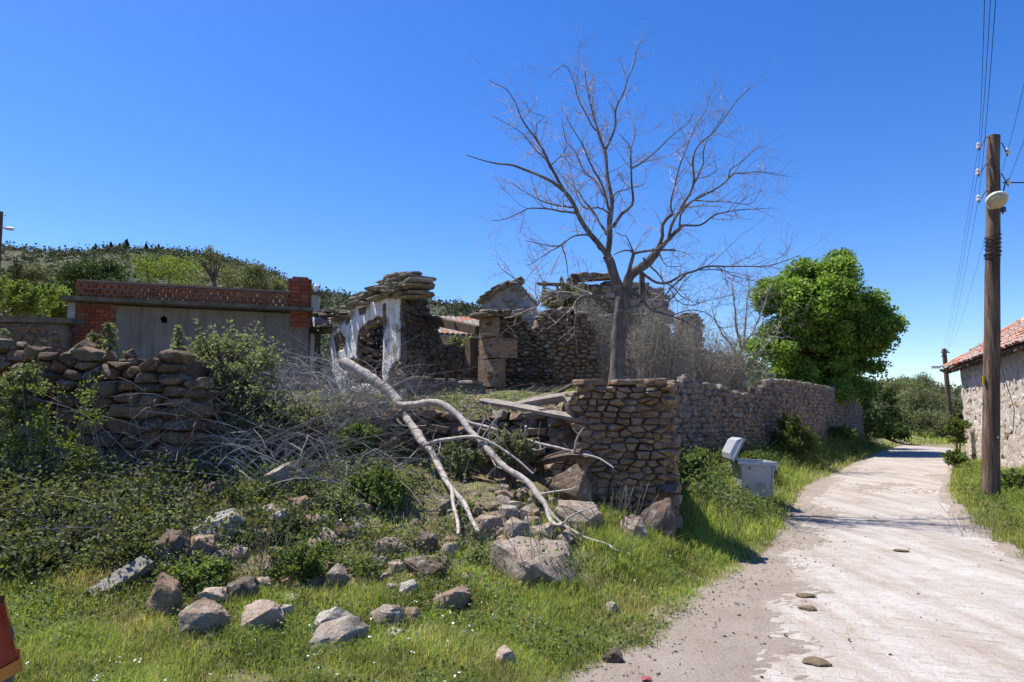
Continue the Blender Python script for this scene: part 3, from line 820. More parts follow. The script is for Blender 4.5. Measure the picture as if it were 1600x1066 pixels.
for i_ in range(3):
    bricks(t, fr, u0 + (.075 if i_ == 1 else 0), u1 - .36, zp + .117 * i_, zp + .117 * i_ + .1, .105, .092, .12, -.02, gapu=.042, seed=6 + i_, stagger=False, jit=.012)
    mb = MB(); mb.box(fr.p((u0 + u1) / 2 - .15, zp + .117 * i_ + .103, -.02), (u1 - u0 - .35, .13, .018), fr.U, jit=.003); mb.make('mortar_bed', M['brick_mortar'], t, off)
mb = MB(); mb.box(fr.p((u0 + u1) / 2 - .1, zp + .385, -.02), (u1 - u0 - .25, .16, .05), fr.U, jit=.006); mb.make('parapet_coping', M['brick_mortar'], t, off)
# chimney: core, bricks, black block for the dark pot opening
cu0, cu1 = u_(455, 460), u_(482, 460)
mb = MB(); cw = cu1 - cu0; hc = fr.uv(470, 433)[1]
mb.box(fr.p((cu0 + cu1) / 2, zp + (hc - zp) / 2 - .25, -.16), (cw - .03, .36, hc - zp + .5), fr.U); ch = mb.make('chimney', M['brick_mortar'], t, off)
row = 0; v = zp - .45; r = random.Random(9)
while v < hc - .06:
    k = 2
    for side in range(k):
        l = cw / 2 - .012; mb = MB()
        uu = cu0 + (side + .5) * cw / 2
        if row % 2: uu = cu0 + (.27 if side == 0 else .77) * cw; l = (cw * .54 if side == 0 else cw * .46) - .012
        if row % 2 and side == 1: uu = cu0 + .77 * cw
        if v > hc - .17 and .25 < (uu - cu0) / cw < .52: l *= .6
        mb.box((0, 0, 0), (l, .1, .088), fr.U, jit=.004)
        o = link('brick', py_mesh('brick', mb.V, mb.F), M['brick'], ch, fr.p(uu, v + .045, .045 + r.uniform(-.006, .006)) - off)
    mb = MB(); mb.box((0, 0, 0), (.1, .34, .088), fr.U, jit=.004); link('brick', py_mesh('brick', mb.V, mb.F), M['brick'], ch, fr.p(cu0 - .02, v + .045, -.17) - off)
    mb = MB(); mb.box((0, 0, 0), (.1, .34, .088), fr.U, jit=.004); link('brick', py_mesh('brick', mb.V, mb.F), M['brick'], ch, fr.p(cu1 + .02, v + .045, -.17) - off)
    v += .1; row += 1
mb = MB(); mb.box(fr.p((cu0 + cu1) / 2, hc - .01, -.15), (cw * .5, .2, .02), fr.U); mb.make('flue_shade', M['black'], ch, off)  # flat black block, its colour stands for the shade inside the opening

# ------------------------------------------------------------------ grey stone wall with a concrete cap beside the house
fr = frame_px((-60, 14.0), (96, 14.2), TER - .2)
poly = fr.poly([(-60, 503), (100, 505), (100, 640), (-60, 640)])
t = thing('capped_stone_wall', 'grey rubble wall with a flat concrete capping left of the cement house', 'stone wall', fr.p(0, 0, -.3))
mask_wall('core', fr, poly, .4, M['mortar'], t, t.location, res=.1, rough=.04, seed=31)
stones(t, t.location, fr, poly, (.22, .14), M['wall_stone'], 33, bulge=(.02, .06), depth=.08, joint=.012, detail=7, limit=300)
a, b = poly[0], poly[1]
mb = MB(); mb.box(fr.p(fr.L / 2, a[1] + .05, -.18), (fr.L + .2, .55, .10), fr.U, jit=.01); mb.make('capping', M['concrete'], t, t.location)

# ------------------------------------------------------------------ whitewashed ruined house
TR = 2.02
fr = frame_px((470, 18.8), (624, 14.0), TR)
t = thing('ruined_house', 'roofless ruined house with peeling white plaster and a broken arched window', 'ruined house', fr.p(fr.L, 0, -.4))
off = t.location
outline = [(514, 640), (513, 538), (518, 520), (530, 512), (540, 500), (545, 484), (560, 478), (580, 472), (602, 466), (624, 464), (624, 640)]
win = [(557, 600), (557, 526), (562, 514), (572, 506), (584, 500), (599, 498), (598, 600)]
mask_wall('front_wall', fr, fr.poly(outline), .11, M['mortar'], t, off, holes=[fr.poly(win)], res=.055, rough=.03, seed=41, w0=-.045, ragged=.5)
flaked = [[(520, 526), (531, 517), (540, 529), (537, 546), (524, 549)], [(541, 566), (552, 558), (558, 562), (557, 604), (546, 606)], [(558, 482), (573, 478), (572, 489), (562, 494)],
          [(606, 586), (616, 566), (625, 560), (625, 612), (606, 612)], [(597, 476), (603, 474), (604, 508), (600, 522), (597, 512)], [(566, 512), (574, 502), (588, 495), (599, 494), (599, 502), (584, 505), (572, 514), (563, 530), (558, 530)], [(512, 560), (519, 566), (517, 600), (511, 600)], [(536, 500), (546, 490), (549, 500), (541, 509)]]
fl_ = [fr.poly(q) for q in flaked]
mask_wall('plaster', fr, fr.poly(outline), .035, M['plaster'], t, off, holes=[fr.poly(win)] + fl_, res=.035, rough=.012, seed=42, ragged=.6)
for q in fl_:
    stones(t, off, fr, q, (.16, .08), M['ruin_stone'], 47, bulge=(.008, .028), depth=.06, joint=.004, detail=7, w=-.03)
# rough arch of voussoir stones round the window
arch = [(558, 590), (558, 575), (558, 560), (558, 545), (558, 530), (560, 517), (566, 508), (575, 501), (586, 497), (597, 495)]
r = random.Random(3)
for i in range(len(arch)):
    a = fr.uv(*arch[i])
    link('arch_stone', rock_mesh('arch_stone', (.06, .2, .075), r.randint(0, 999), 2, 8), M['ruin_stone'], t, fr.p(a[0] + .02, a[1], -.26) - off, (r.uniform(-.2, .2), r.uniform(-.2, .2), math.atan2(fr.U.y, fr.U.x)))
# far bit of the front with the doorway
mask_wall('door_post', fr, fr.poly([(476, 640), (477, 520), (481, 520), (482, 640)]), .35, M['mortar'], t, off, res=.06, rough=.04, seed=43)
a = fr.uv(485, 640); b = fr.uv(485, 522)
mb = MB(); mb.box(fr.p(a[0], (a[1] + b[1]) / 2, .03), (.14, .12, b[1] - a[1]), fr.U, jit=.008); mb.make('door_jamb', M['white_paint'], t, off)
a = fr.uv(478, 521); b = fr.uv(522, 514)
mb = MB(); mb.tube([fr.p(a[0], a[1], -.05), fr.p(b[0], b[1] , -.05)], [.09, .08], 7); mb.make('door_lintel', M['old_wood'], t, off)
mask_wall('wall_over_door', fr, fr.poly([(478, 517), (480, 498), (492, 492), (505, 496), (520, 500), (522, 512)]), .4, M['plaster'], t, off, res=.06, rough=.05, seed=44)
def slab_pile(line, n, seed, size=(.28, .45), lean=0.0, depthw=-.2, layers=2, m='schist', sag=.0):
    """split stone slabs laid along a pixel line on the wall head"""
    r = random.Random(seed); pts = [fr.uv(*p) for p in line]
    us = np.array([p[0] for p in pts]); vv = np.array([p[1] for p in pts])
    for L_ in range(layers):
        for k in range(n):
            f = (k + r.uniform(.2, .8)) / n; u = us[0] + (us[-1] - us[0]) * f; v = float(np.interp(u, us, vv)) if us[0] < us[-1] else float(np.interp(u, us[::-1], vv[::-1]))
            s = r.uniform(*size); th = r.uniform(.035, .075)
            link('roof_slab', slab_mesh('roof_slab', s * .5, r.uniform(.3, .42), th, r.randint(0, 99999)), M[m], t,
                 fr.p(u + r.uniform(-.05, .05), v + .055 * L_ + r.uniform(-.02, .02), depthw + r.uniform(-.12, .12)) - off,
                 (r.uniform(-.12, .12), lean + r.uniform(-.12, .12), math.atan2(fr.U.y, fr.U.x) + r.uniform(-.25, .25)))
slab_pile([(545, 482), (575, 474), (602, 465), (630, 462), (640, 462)], 9, 51, lean=-.10, layers=2)
slab_pile([(552, 472), (580, 462), (605, 452), (640, 447), (648, 449)], 8, 52, lean=-.12, layers=2)
slab_pile([(580, 455), (600, 444), (625, 437), (648, 440)], 6, 53, (.2, .4), lean=-.1, layers=2)
slab_pile([(600, 441), (618, 433), (640, 430)], 4, 54, (.2, .35), lean=-.08, layers=1)
slab_pile([(482, 500), (500, 492), (525, 496), (542, 492)], 9, 55, (.25, .45), lean=.08, layers=3)
slab_pile([(486, 518), (520, 510)], 5, 56, (.25, .45), layers=1)
# its side wall of brown rubble turned away from the sun
fr2 = Frame((fr.p(fr.L, 0, -.02).x, fr.p(fr.L, 0, -.02).y), tuple(P(694, 655, 16.3))[:2], TR)
outline = [(625, 640), (625, 462), (640, 453), (668, 450), (668, 478), (675, 490), (682, 500), (688, 520), (690, 560), (691, 640)]
poly = fr2.poly(outline)
mask_wall('side_wall', fr2, [(max(u, .14), v - .02) for (u, v) in poly], .1, M['mortar'], t, off, res=.07, rough=.05, w0=-.03, seed=45)
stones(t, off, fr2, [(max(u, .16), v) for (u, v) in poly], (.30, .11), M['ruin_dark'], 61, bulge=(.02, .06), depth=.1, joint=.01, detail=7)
fr_keep = fr; fr = fr2
slab_pile([(628, 458), (645, 450), (668, 452)], 5, 57, (.3, .5), layers=3)
slab_pile([(632, 446), (650, 438), (660, 440)], 4, 58, (.25, .4), layers=2)
slab_pile([(640, 434), (654, 430)], 3, 59, (.2, .3), layers=2)
fr = fr_keep
# back wall of the room, seen dark through the window
fb = frame_px((535, 19.6), (628, 18.2), TR)
bp_ = fb.poly([(535, 640), (535, 512), (555, 500), (580, 497), (600, 490), (628, 496), (628, 640)])
mask_wall('back_wall', fb, bp_, .4, M['mortar'], t, off, res=.12, rough=.06, w0=-.03, seed=46)
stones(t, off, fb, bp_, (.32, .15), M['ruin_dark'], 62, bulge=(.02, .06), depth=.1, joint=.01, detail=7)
# low wall / sill across the front of the rooms
fr = frame_px((618, 11.6), (757, 11.9), 0.0)
poly = fr.poly([(618, 592), (640, 590), (700, 596), (757, 600), (757, 640), (618, 640)])
t = thing('low_sill_wall', 'low grey stone sill wall between the white ruin and the stone pillar', 'low wall', fr.p(fr.L / 2, 1.9, -.15))
mask_wall('sill', fr, poly, .3, M['concrete'], t, t.location, res=.06, rough=.04, seed=47)
a, b = fr.uv(640, 590), fr.uv(755, 600)
for k in range(3):
    f = (k + .5) / 3
    link('cap_stone', slab_mesh('cap_stone', (b[0] - a[0]) / 6.2, .2, .06, 70 + k), M['pale_ruin'], t, fr.p(a[0] + (b[0] - a[0]) * f, a[1] + (b[1] - a[1]) * f + .01, -.14) - t.location, (0, .02, 0))
# rusty post and pale stump standing by it
a, b = P(697, 640, 11.2), P(698, 583, 11.2)
mb = MB(); mb.box((a + b) / 2, (.055, .055, (b - a).length), (1, .2, 0)); o = mb.make('iron_post', M['iron']); tag(o, 'thin rusty iron post standing before the low sill wall', 'post')
a, b = P(630, 650, 10.3), P(630, 606, 10.3)
o = link('timber_stump', rock_mesh('timber_stump', (.085, .08, (b - a).length * .62), 77, 3, 8, .05), M['pale_rock'], None, (a + b) / 2)
tag(o, 'short pale upright stump of weathered stone behind the fork of the fallen branch', 'stump')
# timber lintel from the white ruin to the pillar
a, b = P(668, 499, 15.2), P(749, 517, 13.4)
mb = MB(); mb.box((a + b) / 2, ((b - a).length, .2, .17), b - a, jit=.015); o = mb.make('timber_lintel', M['dark_wood'])
tag(o, 'sagging old timber beam spanning from white ruin to stone pillar', 'beam')

# ------------------------------------------------------------------ stone pillar with dressed corner blocks and its rubble wall
fr = frame_px((768, 12.9), (866, 13.3), 0.0)
outline = [(768, 640), (768, 497), (800, 497), (812, 500), (830, 512), (845, 530), (860, 548), (866, 580), (866, 640)]
poly = fr.poly(outline)
t = thing('stone_pillar_wall', 'dark rubble wall with big dressed pink stones at its sunlit corner', 'stone wall', fr.p(0, 1.9, -.3))
off = t.location
mask_wall('core', fr, poly, .45, M['earth'], t, off, res=.07, rough=.05, w0=-.04, seed=48)
stones(t, off, fr, poly, (.20, .075), M['ruin_dark'], 63, bulge=(.015, .07), depth=.1, joint=.01, detail=7)
q = P(745, 655, 13.25); q0 = fr.p(0, 0)
dL = Vector((q.x - q0.x, q.y - q0.y, 0)); nl = dL.length
for (y0, y1, wf, tw) in ((497, 528, .12, 0), (529, 560, .48, .04), (561, 606, .24, 0), (607, 640, .3, .05)):
    za, zb = P(760, y1, 13).z, P(760, y0, 13).z
    mb = MB()
    c = q0 + Vector((0, 0, (za + zb) / 2)) + dL * (.5 - .02) + fr.U * (wf / 2 + .02) + fr.N * .03
    # block as a skewed prism: left face along dL, front face along U
    A = q0 + fr.N * .05 - dL.normalized() * .02; V = []
    for z in (za + .008, zb - .008):
        for p_ in (A, A + fr.U * wf, A + fr.U * wf + dL * (1 - tw), A + dL * (1 - tw)):
            V.append(Vector((p_.x + random.uniform(-.012, .012), p_.y + random.uniform(-.012, .012), z + random.uniform(-.012, .012))) - off)
    me = py_mesh('corner_block', V, [(3, 2, 1, 0), (4, 5, 6, 7), (0, 1, 5, 4), (1, 2, 6, 5), (2, 3, 7, 6), (3, 0, 4, 7)])
    link('corner_block', me, M['ashlar'], t)
slab_pile([(748, 492), (775, 490), (812, 494)], 6, 64, (.2, .4), layers=2)
# door post of the opening to its left
a, b = P(737, 640, 13.6), P(737, 530, 13.6)
mb = MB(); mb.box((a + b) / 2, (.18, .25, (b - a).length), (1, .5, 0), jit=.01); mb.make('door_post', M['dark_wood'], t, off)

fr = frame_px((832, 14.6), (938, 14.9), 0.0)
outline = [(832, 640), (832, 520), (842, 500), (850, 489), (872, 486), (905, 488), (918, 498), (930, 515), (937, 540), (938, 640)]
poly = fr.poly(outline)
t = thing('crumbling_room_wall', 'crumbling brown rubble wall left of the dead tree trunk', 'stone wall', fr.p(0, 1.9, -.3)); off = t.location
mask_wall('core', fr, poly, .45, M['mortar'], t, off, res=.07, rough=.06, w0=-.04, seed=49)
stones(t, off, fr, poly, (.19, .085), M['ruin_stone'], 65, bulge=(.02, .07), depth=.1, joint=.011, detail=7)
slab_pile([(842, 496), (875, 483), (915, 490)], 5, 66, (.2, .4), layers=1)

fr = frame_px((750, 17.4), (838, 17.0), 0.0)
outline = [(760, 620), (760, 500), (753, 470), (775, 456), (806, 441), (820, 452), (834, 470), (838, 520), (838, 620)]
poly = fr.poly(outline)
t = thing('ruined_gable', 'pale ruined gable end with a sloping slab edge behind the stone pillar', 'gable wall', fr.p(0, 1.9, -.3)); off = t.location
mask_wall('wall', fr, poly, .45, M['pale_concrete'], t, off, res=.09, rough=.06, w0=-.03, seed=50)
stones(t, off, fr, poly, (.24, .14), M['pale_ruin'], 67, bulge=(.01, .04), depth=.08, joint=.014, detail=7, keep=.55)
slab_pile([(750, 469), (775, 455), (808, 438)], 7, 68, (.3, .5), lean=-.45, layers=2)

fr = frame_px((858, 21.0), (1052, 22.0), 0.0)
outline = [(868, 630), (868, 470), (880, 452), (893, 440), (930, 446), (950, 441), (985, 446), (1000, 440), (1015, 446), (1040, 449), (1044, 475), (1050, 500), (1052, 630)]
poly = fr.poly(outline)
t = thing('far_ruin', 'tall grey roofless stone ruin behind the dead tree, hung with dry creepers', 'ruined house', fr.p(0, 1.9, -.3)); off = t.location
mask_wall('wall', fr, poly, .5, M['mortar'], t, off, res=.14, rough=.07, w0=-.03, seed=53)
stones(t, off, fr, poly, (.34, .19), M['pale_ruin'], 69, bulge=(.02, .05), depth=.08, joint=.016, detail=7, keep=.8)
for (x0, y0, x1, y1, rr) in ((893, 437, 955, 434, .09), (840, 443, 905, 446, .06), (848, 470, 851, 440, .08), (1003, 470, 1003, 428, .12)):
    a, b = P(x0, y0, 20.8), P(x1, y1, 20.9)
    mb = MB(); mb.box((a + b) / 2, ((b - a).length, rr * 1.6, rr * 1.4), b - a, (0, .3, 1) if abs(y1 - y0) < 20 else (1, 0, 0), jit=.02); mb.make('roof_timber', M['dark_wood'], t, off)
slab_pile([(895, 434), (925, 431), (958, 433)], 6, 71, (.3, .6), layers=2)
fr = frame_px((1062, 25), (1098, 25.2), 0.0)
poly = fr.poly([(1062, 600), (1064, 494), (1075, 488), (1092, 490), (1098, 500), (1098, 600)])
t = thing('ruin_stump', 'isolated pale broken stone stack rising right of the dead tree', 'ruined wall', fr.p(0, 1.9, -.3)); off = t.location
mask_wall('wall', fr, poly, .6, M['mortar'], t, off, res=.12, rough=.08, w0=-.03, seed=54)
stones(t, off, fr, poly, (.3, .2), M['pale_ruin'], 73, bulge=(.03, .08), depth=.1, detail=7)
fr = frame_px((672, 18.5), (748, 18.8), 0.0)
poly = fr.poly([(672, 640), (674, 538), (690, 534), (715, 540), (735, 545), (748, 540), (748, 640)])
t = thing('inner_room_wall', 'dark low stone wall seen through the gap under the timber beam', 'stone wall', fr.p(0, 1.9, -.3)); off = t.location
mask_wall('core', fr, poly, .45, M['mortar'], t, off, res=.1, rough=.06, w0=-.04, seed=55)
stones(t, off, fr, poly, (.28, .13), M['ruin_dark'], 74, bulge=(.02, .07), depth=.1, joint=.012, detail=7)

# tiled roof of a far house seen over that gap
t = thing('far_tiled_house', 'distant house with an orange tiled roof seen between the ruins', 'house', P(715, 560, 30)); off = t.location
fr = frame_px((660, 29.5), (770, 30.5), 2.3)
ze, zr = fr.uv(710, 524)[1], fr.uv(710, 487)[1]
mb = MB(); mb.box(fr.p(fr.L / 2, ze / 2, -1.6), (fr.L - .3, 2.6, ze), fr.U); mb.make('wall', M['pale_concrete'], t, off)
tm = MB()
sl = Vector((0, 0, zr - ze)) - fr.N * 1.9
sn = sl.normalized()
k_ = [( .115 * math.cos(a), .06 * math.sin(a)) for a in np.linspace(0, math.pi, 5)]
VV = []
for s_ in (0, .34):
    for (a, b) in k_: VV.append(fr.U * a + sn * s_ + (fr.U.cross(sn)).normalized() * b)
tile_far = py_mesh('roof_tile', VV, [(i, i + 1, i + 6, i + 5) for i in range(4)]); tile_far.materials.append(M['tile'])
n = 0; nr = int(sl.length / .30); r = random.Random(2)
for i in range(nr):
    for k in range(int((fr.L + .4) / .24)):
        link('roof_tile', tile_far, None, t, fr.p(-.2 + k * .24, ze, .2) + sn * (.30 * i) + (fr.U.cross(sn)).normalized() * (.01 + .0 * i) - off + Vector((0, 0, r.uniform(0, .015))))
mb = MB(); A = [fr.p(-.2, ze - .04, .2), fr.p(fr.L + .2, ze - .04, .2)]; mb.add([A[0], A[1], A[1] + sl, A[0] + sl, A[0] - Vector((0, 0, .06)), A[1] - Vector((0, 0, .06)), A[1] + sl - Vector((0, 0, .06)), A[0] + sl - Vector((0, 0, .06))],
       [(0, 1, 2, 3), (7, 6, 5, 4), (0, 4, 5, 1), (1, 5, 6, 2), (2, 6, 7, 3), (3, 7, 4, 0)]); mb.make('roof_deck', M['tile'], t, off)

# slim stone finial behind the ruined doorway
a = P(492, 500, 20); b = P(492, 462, 20)
t = thing('chimney_stack', 'slim grey chimney stack with a white finial beside the brick chimney', 'chimney', a)
mb = MB(); mb.box((0, 0, (b.z - a.z) / 2), (.22, .22, b.z - a.z), jit=.01, taper=.85); mb.make('shaft', M['pale_concrete'], t)
mb = MB(); mb.box((0, 0, b.z - a.z + .04), (.36, .36, .08), jit=.015); mb.make('cap', M['concrete'], t)
mb = MB(); mb.lathe((0, 0, b.z - a.z + .08), [(.06, 0), (.04, .06), (.08, .12), (.07, .2), (.01, .27)], 10); mb.make('finial', M['white_enamel'], t)

# ------------------------------------------------------------------ house with the tiled roof by the lane, on the right
A = Vector((P(1511, 722, 25.5).x, 25.5)); dirn = Vector((-.385, -.923)).normalized()
fr = Frame(A, A + dirn * 14, .1)
ze = P(1500, 576, 25.5).z - .1
t = thing('tiled_stone_house', 'old stone house with patched mortar and weathered orange roof tiles beside the pole', 'house', fr.p(0, 0, 0)); off = t.location
cut = [(0, -.3), (0, ze - .1), (.5, ze), (14, ze), (14, -.3)]
mask_wall('lane_wall', fr, cut, .5, M['mortar'], t, off, res=.12, rough=.05, seed=81, ragged=.1)
g = G('pale lime mortar'); c = g.mix(g.ramp(g.noise(2.4, 8, .72, dist=.5), [(.4, 0.), (.62, 1.)]), (.60, .545, .47), (.42, .35, .28))
c = g.mix(g.ramp(g.noise(7, 6, .7), [(.6, 0.), (.7, .6)]), c, (.25, .19, .14))
bt = g.noise(10, 9, .75)
M['lime'] = g.bsdf(c, .95, g.bump(bt, .9, .06), .1)
bpy.data.objects['lane_wall'].data.materials.clear(); bpy.data.objects['lane_wall'].data.materials.append(M['lime'])
stones(t, off, fr, [(0.02, 0), (0.02, ze - .15), (9.5, ze - .5), (9.5, 0)], (.36, .17), M['lime'], 83, bulge=(.008, .022), depth=.05, joint=.0, detail=8, keep=.85, limit=260)
stones(t, off, fr, [(0.02, 0), (0.02, ze - .15), (9.5, ze - .5), (9.5, 0)], (.42, .22), M['pier_stone'], 85, bulge=(.025, .045), depth=.05, joint=.05, detail=8, keep=.11, limit=60)
# far end wall
fe = Frame((fr.p(0, 0, -6).x, fr.p(0, 0, -6).y), (fr.p(0, 0, 0).x, fr.p(0, 0, 0).y), .1)
mask_wall('end_wall', fe, [(0, -.3), (0, ze + .2), (3, ze + 2.4), (6, ze - .05), (6, -.3)], .5, M['lime'], t, off, res=.2, rough=.04, seed=82, w0=-.004)
# band under the eave
mb = MB(); mb.box(fr.p(7.3, ze - .12, .03), (13.4, .06, .3), fr.U, jit=.01); mb.make('eave_band', M['pale_concrete'], t, off)
slope = math.radians(33); sn = (Vector((0, 0, math.sin(slope))) - fr.N * math.cos(slope)); up = fr.U.cross(sn).normalized()
if up.z < 0: up = -up
eave = fr.p(0, ze + .02, .38)
RL = 4.3
mb = MB()
Q = [eave - fr.U * .35, eave + fr.U * 14, eave + fr.U * 14 + sn * RL, eave - fr.U * .35 + sn * RL]
mb.add([p - up * .03 for p in Q] + [p - up * .09 for p in Q], [(0, 1, 2, 3), (7, 6, 5, 4), (0, 4, 5, 1), (1, 5, 6, 2), (2, 6, 7, 3), (3, 7, 4, 0)])
mb.make('roof_deck', M['dark_wood'], t, off)
for k in range(18):
    a = eave + fr.U * (-.25 + k * .6) - up * .13 + sn * -.06
    mb = MB(); mb.box(a + sn * .4, (.09, .95, .1), fr.U, up, jit=.01); mb.make('rafter', M['dark_wood'], t, off)
for (du, ds, rz, tl) in ((-.45, .10, .5, .1), (-.38, .35, .25, -.1), (-.5, -.08, .8, .2)):
    a = eave + fr.U * du + sn * ds - up * .05
    mb = MB(); mb.box(a, (.55, .10, .05), (fr.U + fr.N * rz).normalized() + Vector((0, 0, tl)), up); mb.make('broken_rafter', M['dark_wood'], t, off)
# tiles, shaped like shallow half pipes, row over row
def tile_mesh(name):
    V = []; F = []; n = 6; half = .135
    for (s_, lift, sc_) in ((-.03, .035, 1.0), (.38, .0, .86)):
        for th in (0, -.018):
            for k in range(n + 1):
                a = math.pi * k / n
                V.append(fr.U * (half * sc_ * math.cos(a)) + sn * s_ + up * (lift + .075 * math.sin(a) + th))
    m_ = n + 1
    for k in range(n):
        F.append((k, k + 1, 2 * m_ + k + 1, 2 * m_ + k)); F.append((m_ + k + 1, m_ + k, 3 * m_ + k, 3 * m_ + k + 1)); F.append((k, m_ + k, m_ + k + 1, k + 1))
    return py_mesh(name, V, F, 40)
tm_ = tile_mesh('roof_tile'); tm_.materials.append(M['tile'])
r = random.Random(4); rest = MB(); n = 0
for k in range(40):
    for i in range(12):
        du = -.30 + k * .245; hole = (i == 0 and k in (1, 2)) or (i == 1 and k in (1,))
        if hole: continue
        p = eave + fr.U * (du + r.uniform(-.015, .015)) + sn * (.345 * i + r.uniform(-.02, .02)) + up * r.uniform(-.005, .02)
        if n < 300 and i < 9:
            o = link('roof_tile', tm_, None, t, p - off); o.rotation_euler = (r.uniform(-.03, .03), r.uniform(-.03, .03), r.uniform(-.05, .05)); n += 1
        else:
            rest.add([Vector(v.co) + p - off for v in tm_.vertices], [tuple(q.vertices) for q in tm_.polygons])
stuff(rest.make('far_tile', M['tile'], t, smooth=40))
# verge tiles up the far edge of the roof
for i in range(11):
    o = link('verge_tile', tm_, None, t, eave - fr.U * .42 + sn * (.37 * i) + up * (.05 + r.uniform(0, .03)) - off, (r.uniform(-.06, .06), r.uniform(-.06, .06), r.uniform(-.08, .08)))
# back slope of the roof
back = fr.N * -1
mb = MB(); R0 = eave - fr.U * .35 + sn * RL; R1 = eave + fr.U * 14 + sn * RL; s2 = Vector((0, 0, -math.sin(slope))) - fr.N * math.cos(slope)
mb.add([R0, R1, R1 + s2 * 4.3, R0 + s2 * 4.3] + [p - Vector((0, 0, .08)) for p in (R0, R1, R1 + s2 * 4.3, R0 + s2 * 4.3)], [(0, 1, 2, 3), (7, 6, 5, 4), (0, 4, 5, 1), (1, 5, 6, 2), (2, 6, 7, 3), (3, 7, 4, 0)])
mb.make('back_roof', M['tile'], t, off)

# ------------------------------------------------------------------ poles and wires
t = thing('utility_pole', 'tall dark timber utility pole in the grass by the tiled house, carrying a round lamp', 'utility pole', P(1548, 786, 13.0)); off = t.location
b0 = P(1548, 800, 13.0); b1 = P(1552.5, 213, 13.0)
n = 14; r = random.Random(6)
pts = [b0.lerp(b1, i / (n - 1)) + Vector((r.uniform(-.006, .006), r.uniform(-.006, .006), 0)) for i in range(n)]
rad = [.152 - .042 * (i / (n - 1)) for i in range(n)]
mb = MB(); mb.tube(pts, rad, 18); mb.make('pole', M['pole'], t, off, 40)
def pole_at(py, dx=0.0):
    f = (P(1550, 786, 13).z - P(1550, py, 13).z) / (P(1550, 786, 13).z - P(1550, 213, 13).z)
    return b0.lerp(b1, f) + Vector((dx, 0, 0))
ins_pts = {}
def insulator(key, px, py, parent, d=13.0, s=1.0):
    q = P(px, py, d); c = pole_at(py - 8) if parent is t else None
    mb = MB()
    if c is not None:
        sgn = 1 if q.x > c.x else -1
        mb.tube([c + Vector((sgn * .08, -.02, .06)), c + Vector((sgn * .16, -.02, .05)), q + Vector((0, 0, -.11)), q + Vector((0, 0, .02))], [.010] * 4, 6)
        br = mb.make('insulator_bracket', M['iron'], parent, off)
    mb = MB(); mb.lathe(q - Vector((0, 0, .065)), [(.022, 0), (.046, .01), (.046, .035), (.030, .05), (.040, .065), (.040, .09), (.026, .105), (.014, .12)], 12)
    mb.make('insulator', M['porcelain'], parent, off, 40)
    ins_pts[key] = q
for k, px, py in (('a', 1529, 227), ('b', 1528, 268), ('c', 1529, 309), ('d', 1574, 236), ('e', 1575, 283)):
    insulator(k, px, py, t)
# round street lamp on a short bracket
lc = P(1557, 312, 12.62)
mb = MB(); mb.tube([pole_at(318), lc + Vector((0, .14, .06))], [.02, .02], 8); mb.make('lamp_bracket', M['iron'], t, off)
ax = Vector((.12, .62, .78)).normalized()
mb = MB(); mb.lathe(lc, [(.19, -.035), (.195, -.02), (.185, .01), (.15, .055), (.09, .085), (.03, .10), (.005, .10)], 24, ax); mb.make('lamp_shade', M['white_enamel'], t, off, 40)
mb = MB(); mb.lathe(lc - ax * .03, [(.165, .0), (.16, -.04), (.13, -.085), (.075, -.11), (.01, -.118)], 24, ax); mb.make('lamp_globe', M['lamp_glass'], t, off, 40)
# cable windings and the drop cable
mb = MB()
for (z, w) in ((372, .012), (378, .012), (384, .010), (392, .012), (397, .010), (366, .010)):
    c = pole_at(z); ring = []
    for k in range(17):
        a = 2 * math.pi * k / 16; ring.append(c + Vector((.142 * math.cos(a), .142 * math.sin(a), .03 * math.sin(a + z))))
    mb.tube(ring, [w] * 17, 6)
mb.make('cable_winding', M['black'], t, off)
mb = MB(); e = ins_pts['e']
mb.tube([e + Vector((0, 0, -.02)), e + Vector((-.08, -.03, -.06)), pole_at(300, .16) + Vector((0, -.05, 0)), pole_at(318, .19), pole_at(326, .19), pole_at(333, .15) + Vector((0, -.06, 0)), pole_at(328, .13) + Vector((0, -.08, 0))], [.012] * 7, 6)
mb.make('lamp_cable', M['black'], t, off)
mb = MB(); mb.box(pole_at(325, .2), (.07, .06, .1)); mb.make('junction_box', M['car_blue'], t, off)
mb = MB(); c = pole_at(586, -.165) + Vector((0, -.02, 0)); mb.box(c, (.06, .012, .17), (1, .3, 0)); mb.make('number_plate', M['yellow'], t, off)
c = pole_at(672, .0) + Vector((.02, -.145, 0)); mb = MB(); mb.lathe(c, [(.018, 0), (.018, .012), (.005, .014)], 10, (0, -1, 0)); mb.make('tag_disc', M['white_enamel'], t, off)

t2 = thing('far_utility_pole', 'slender timber utility pole leaning left of the tiled house down the lane', 'utility pole', P(1488, 688, 56)); off = t2.location
q0, q1 = P(1488, 690, 56), P(1475, 545, 56)
mb = MB(); mb.tube([q0, q0.lerp(q1, .5), q1], [.2, .19, .16], 10); mb.make('pole', M['pole'], t2, off, 40)
mb = MB(); mb.tube([P(1475, 571, 56), P(1466, 573, 55.6), P(1460, 574, 55.4)], [.05, .06, .05], 6); mb.make('lamp_arm', M['galv'], t2, off)
mb = MB(); mb.box(P(1461, 574, 55.4), (.75, .35, .18)); mb.make('lamp_head', M['white_enamel'], t2, off)
for (px, py) in ((1471, 549), (1471, 556), (1480, 549)):
    mb = MB(); mb.lathe(P(px, py, 55.9) - Vector((0, 0, .1)), [(.04, 0), (.09, .02), (.08, .15), (.03, .2)], 8); mb.make('insulator', M['porcelain'], t2, off)
mb = MB(); mb.box(P(1477, 551, 56), (.7, .08, .08)); mb.make('crossbar', M['iron'], t2, off)

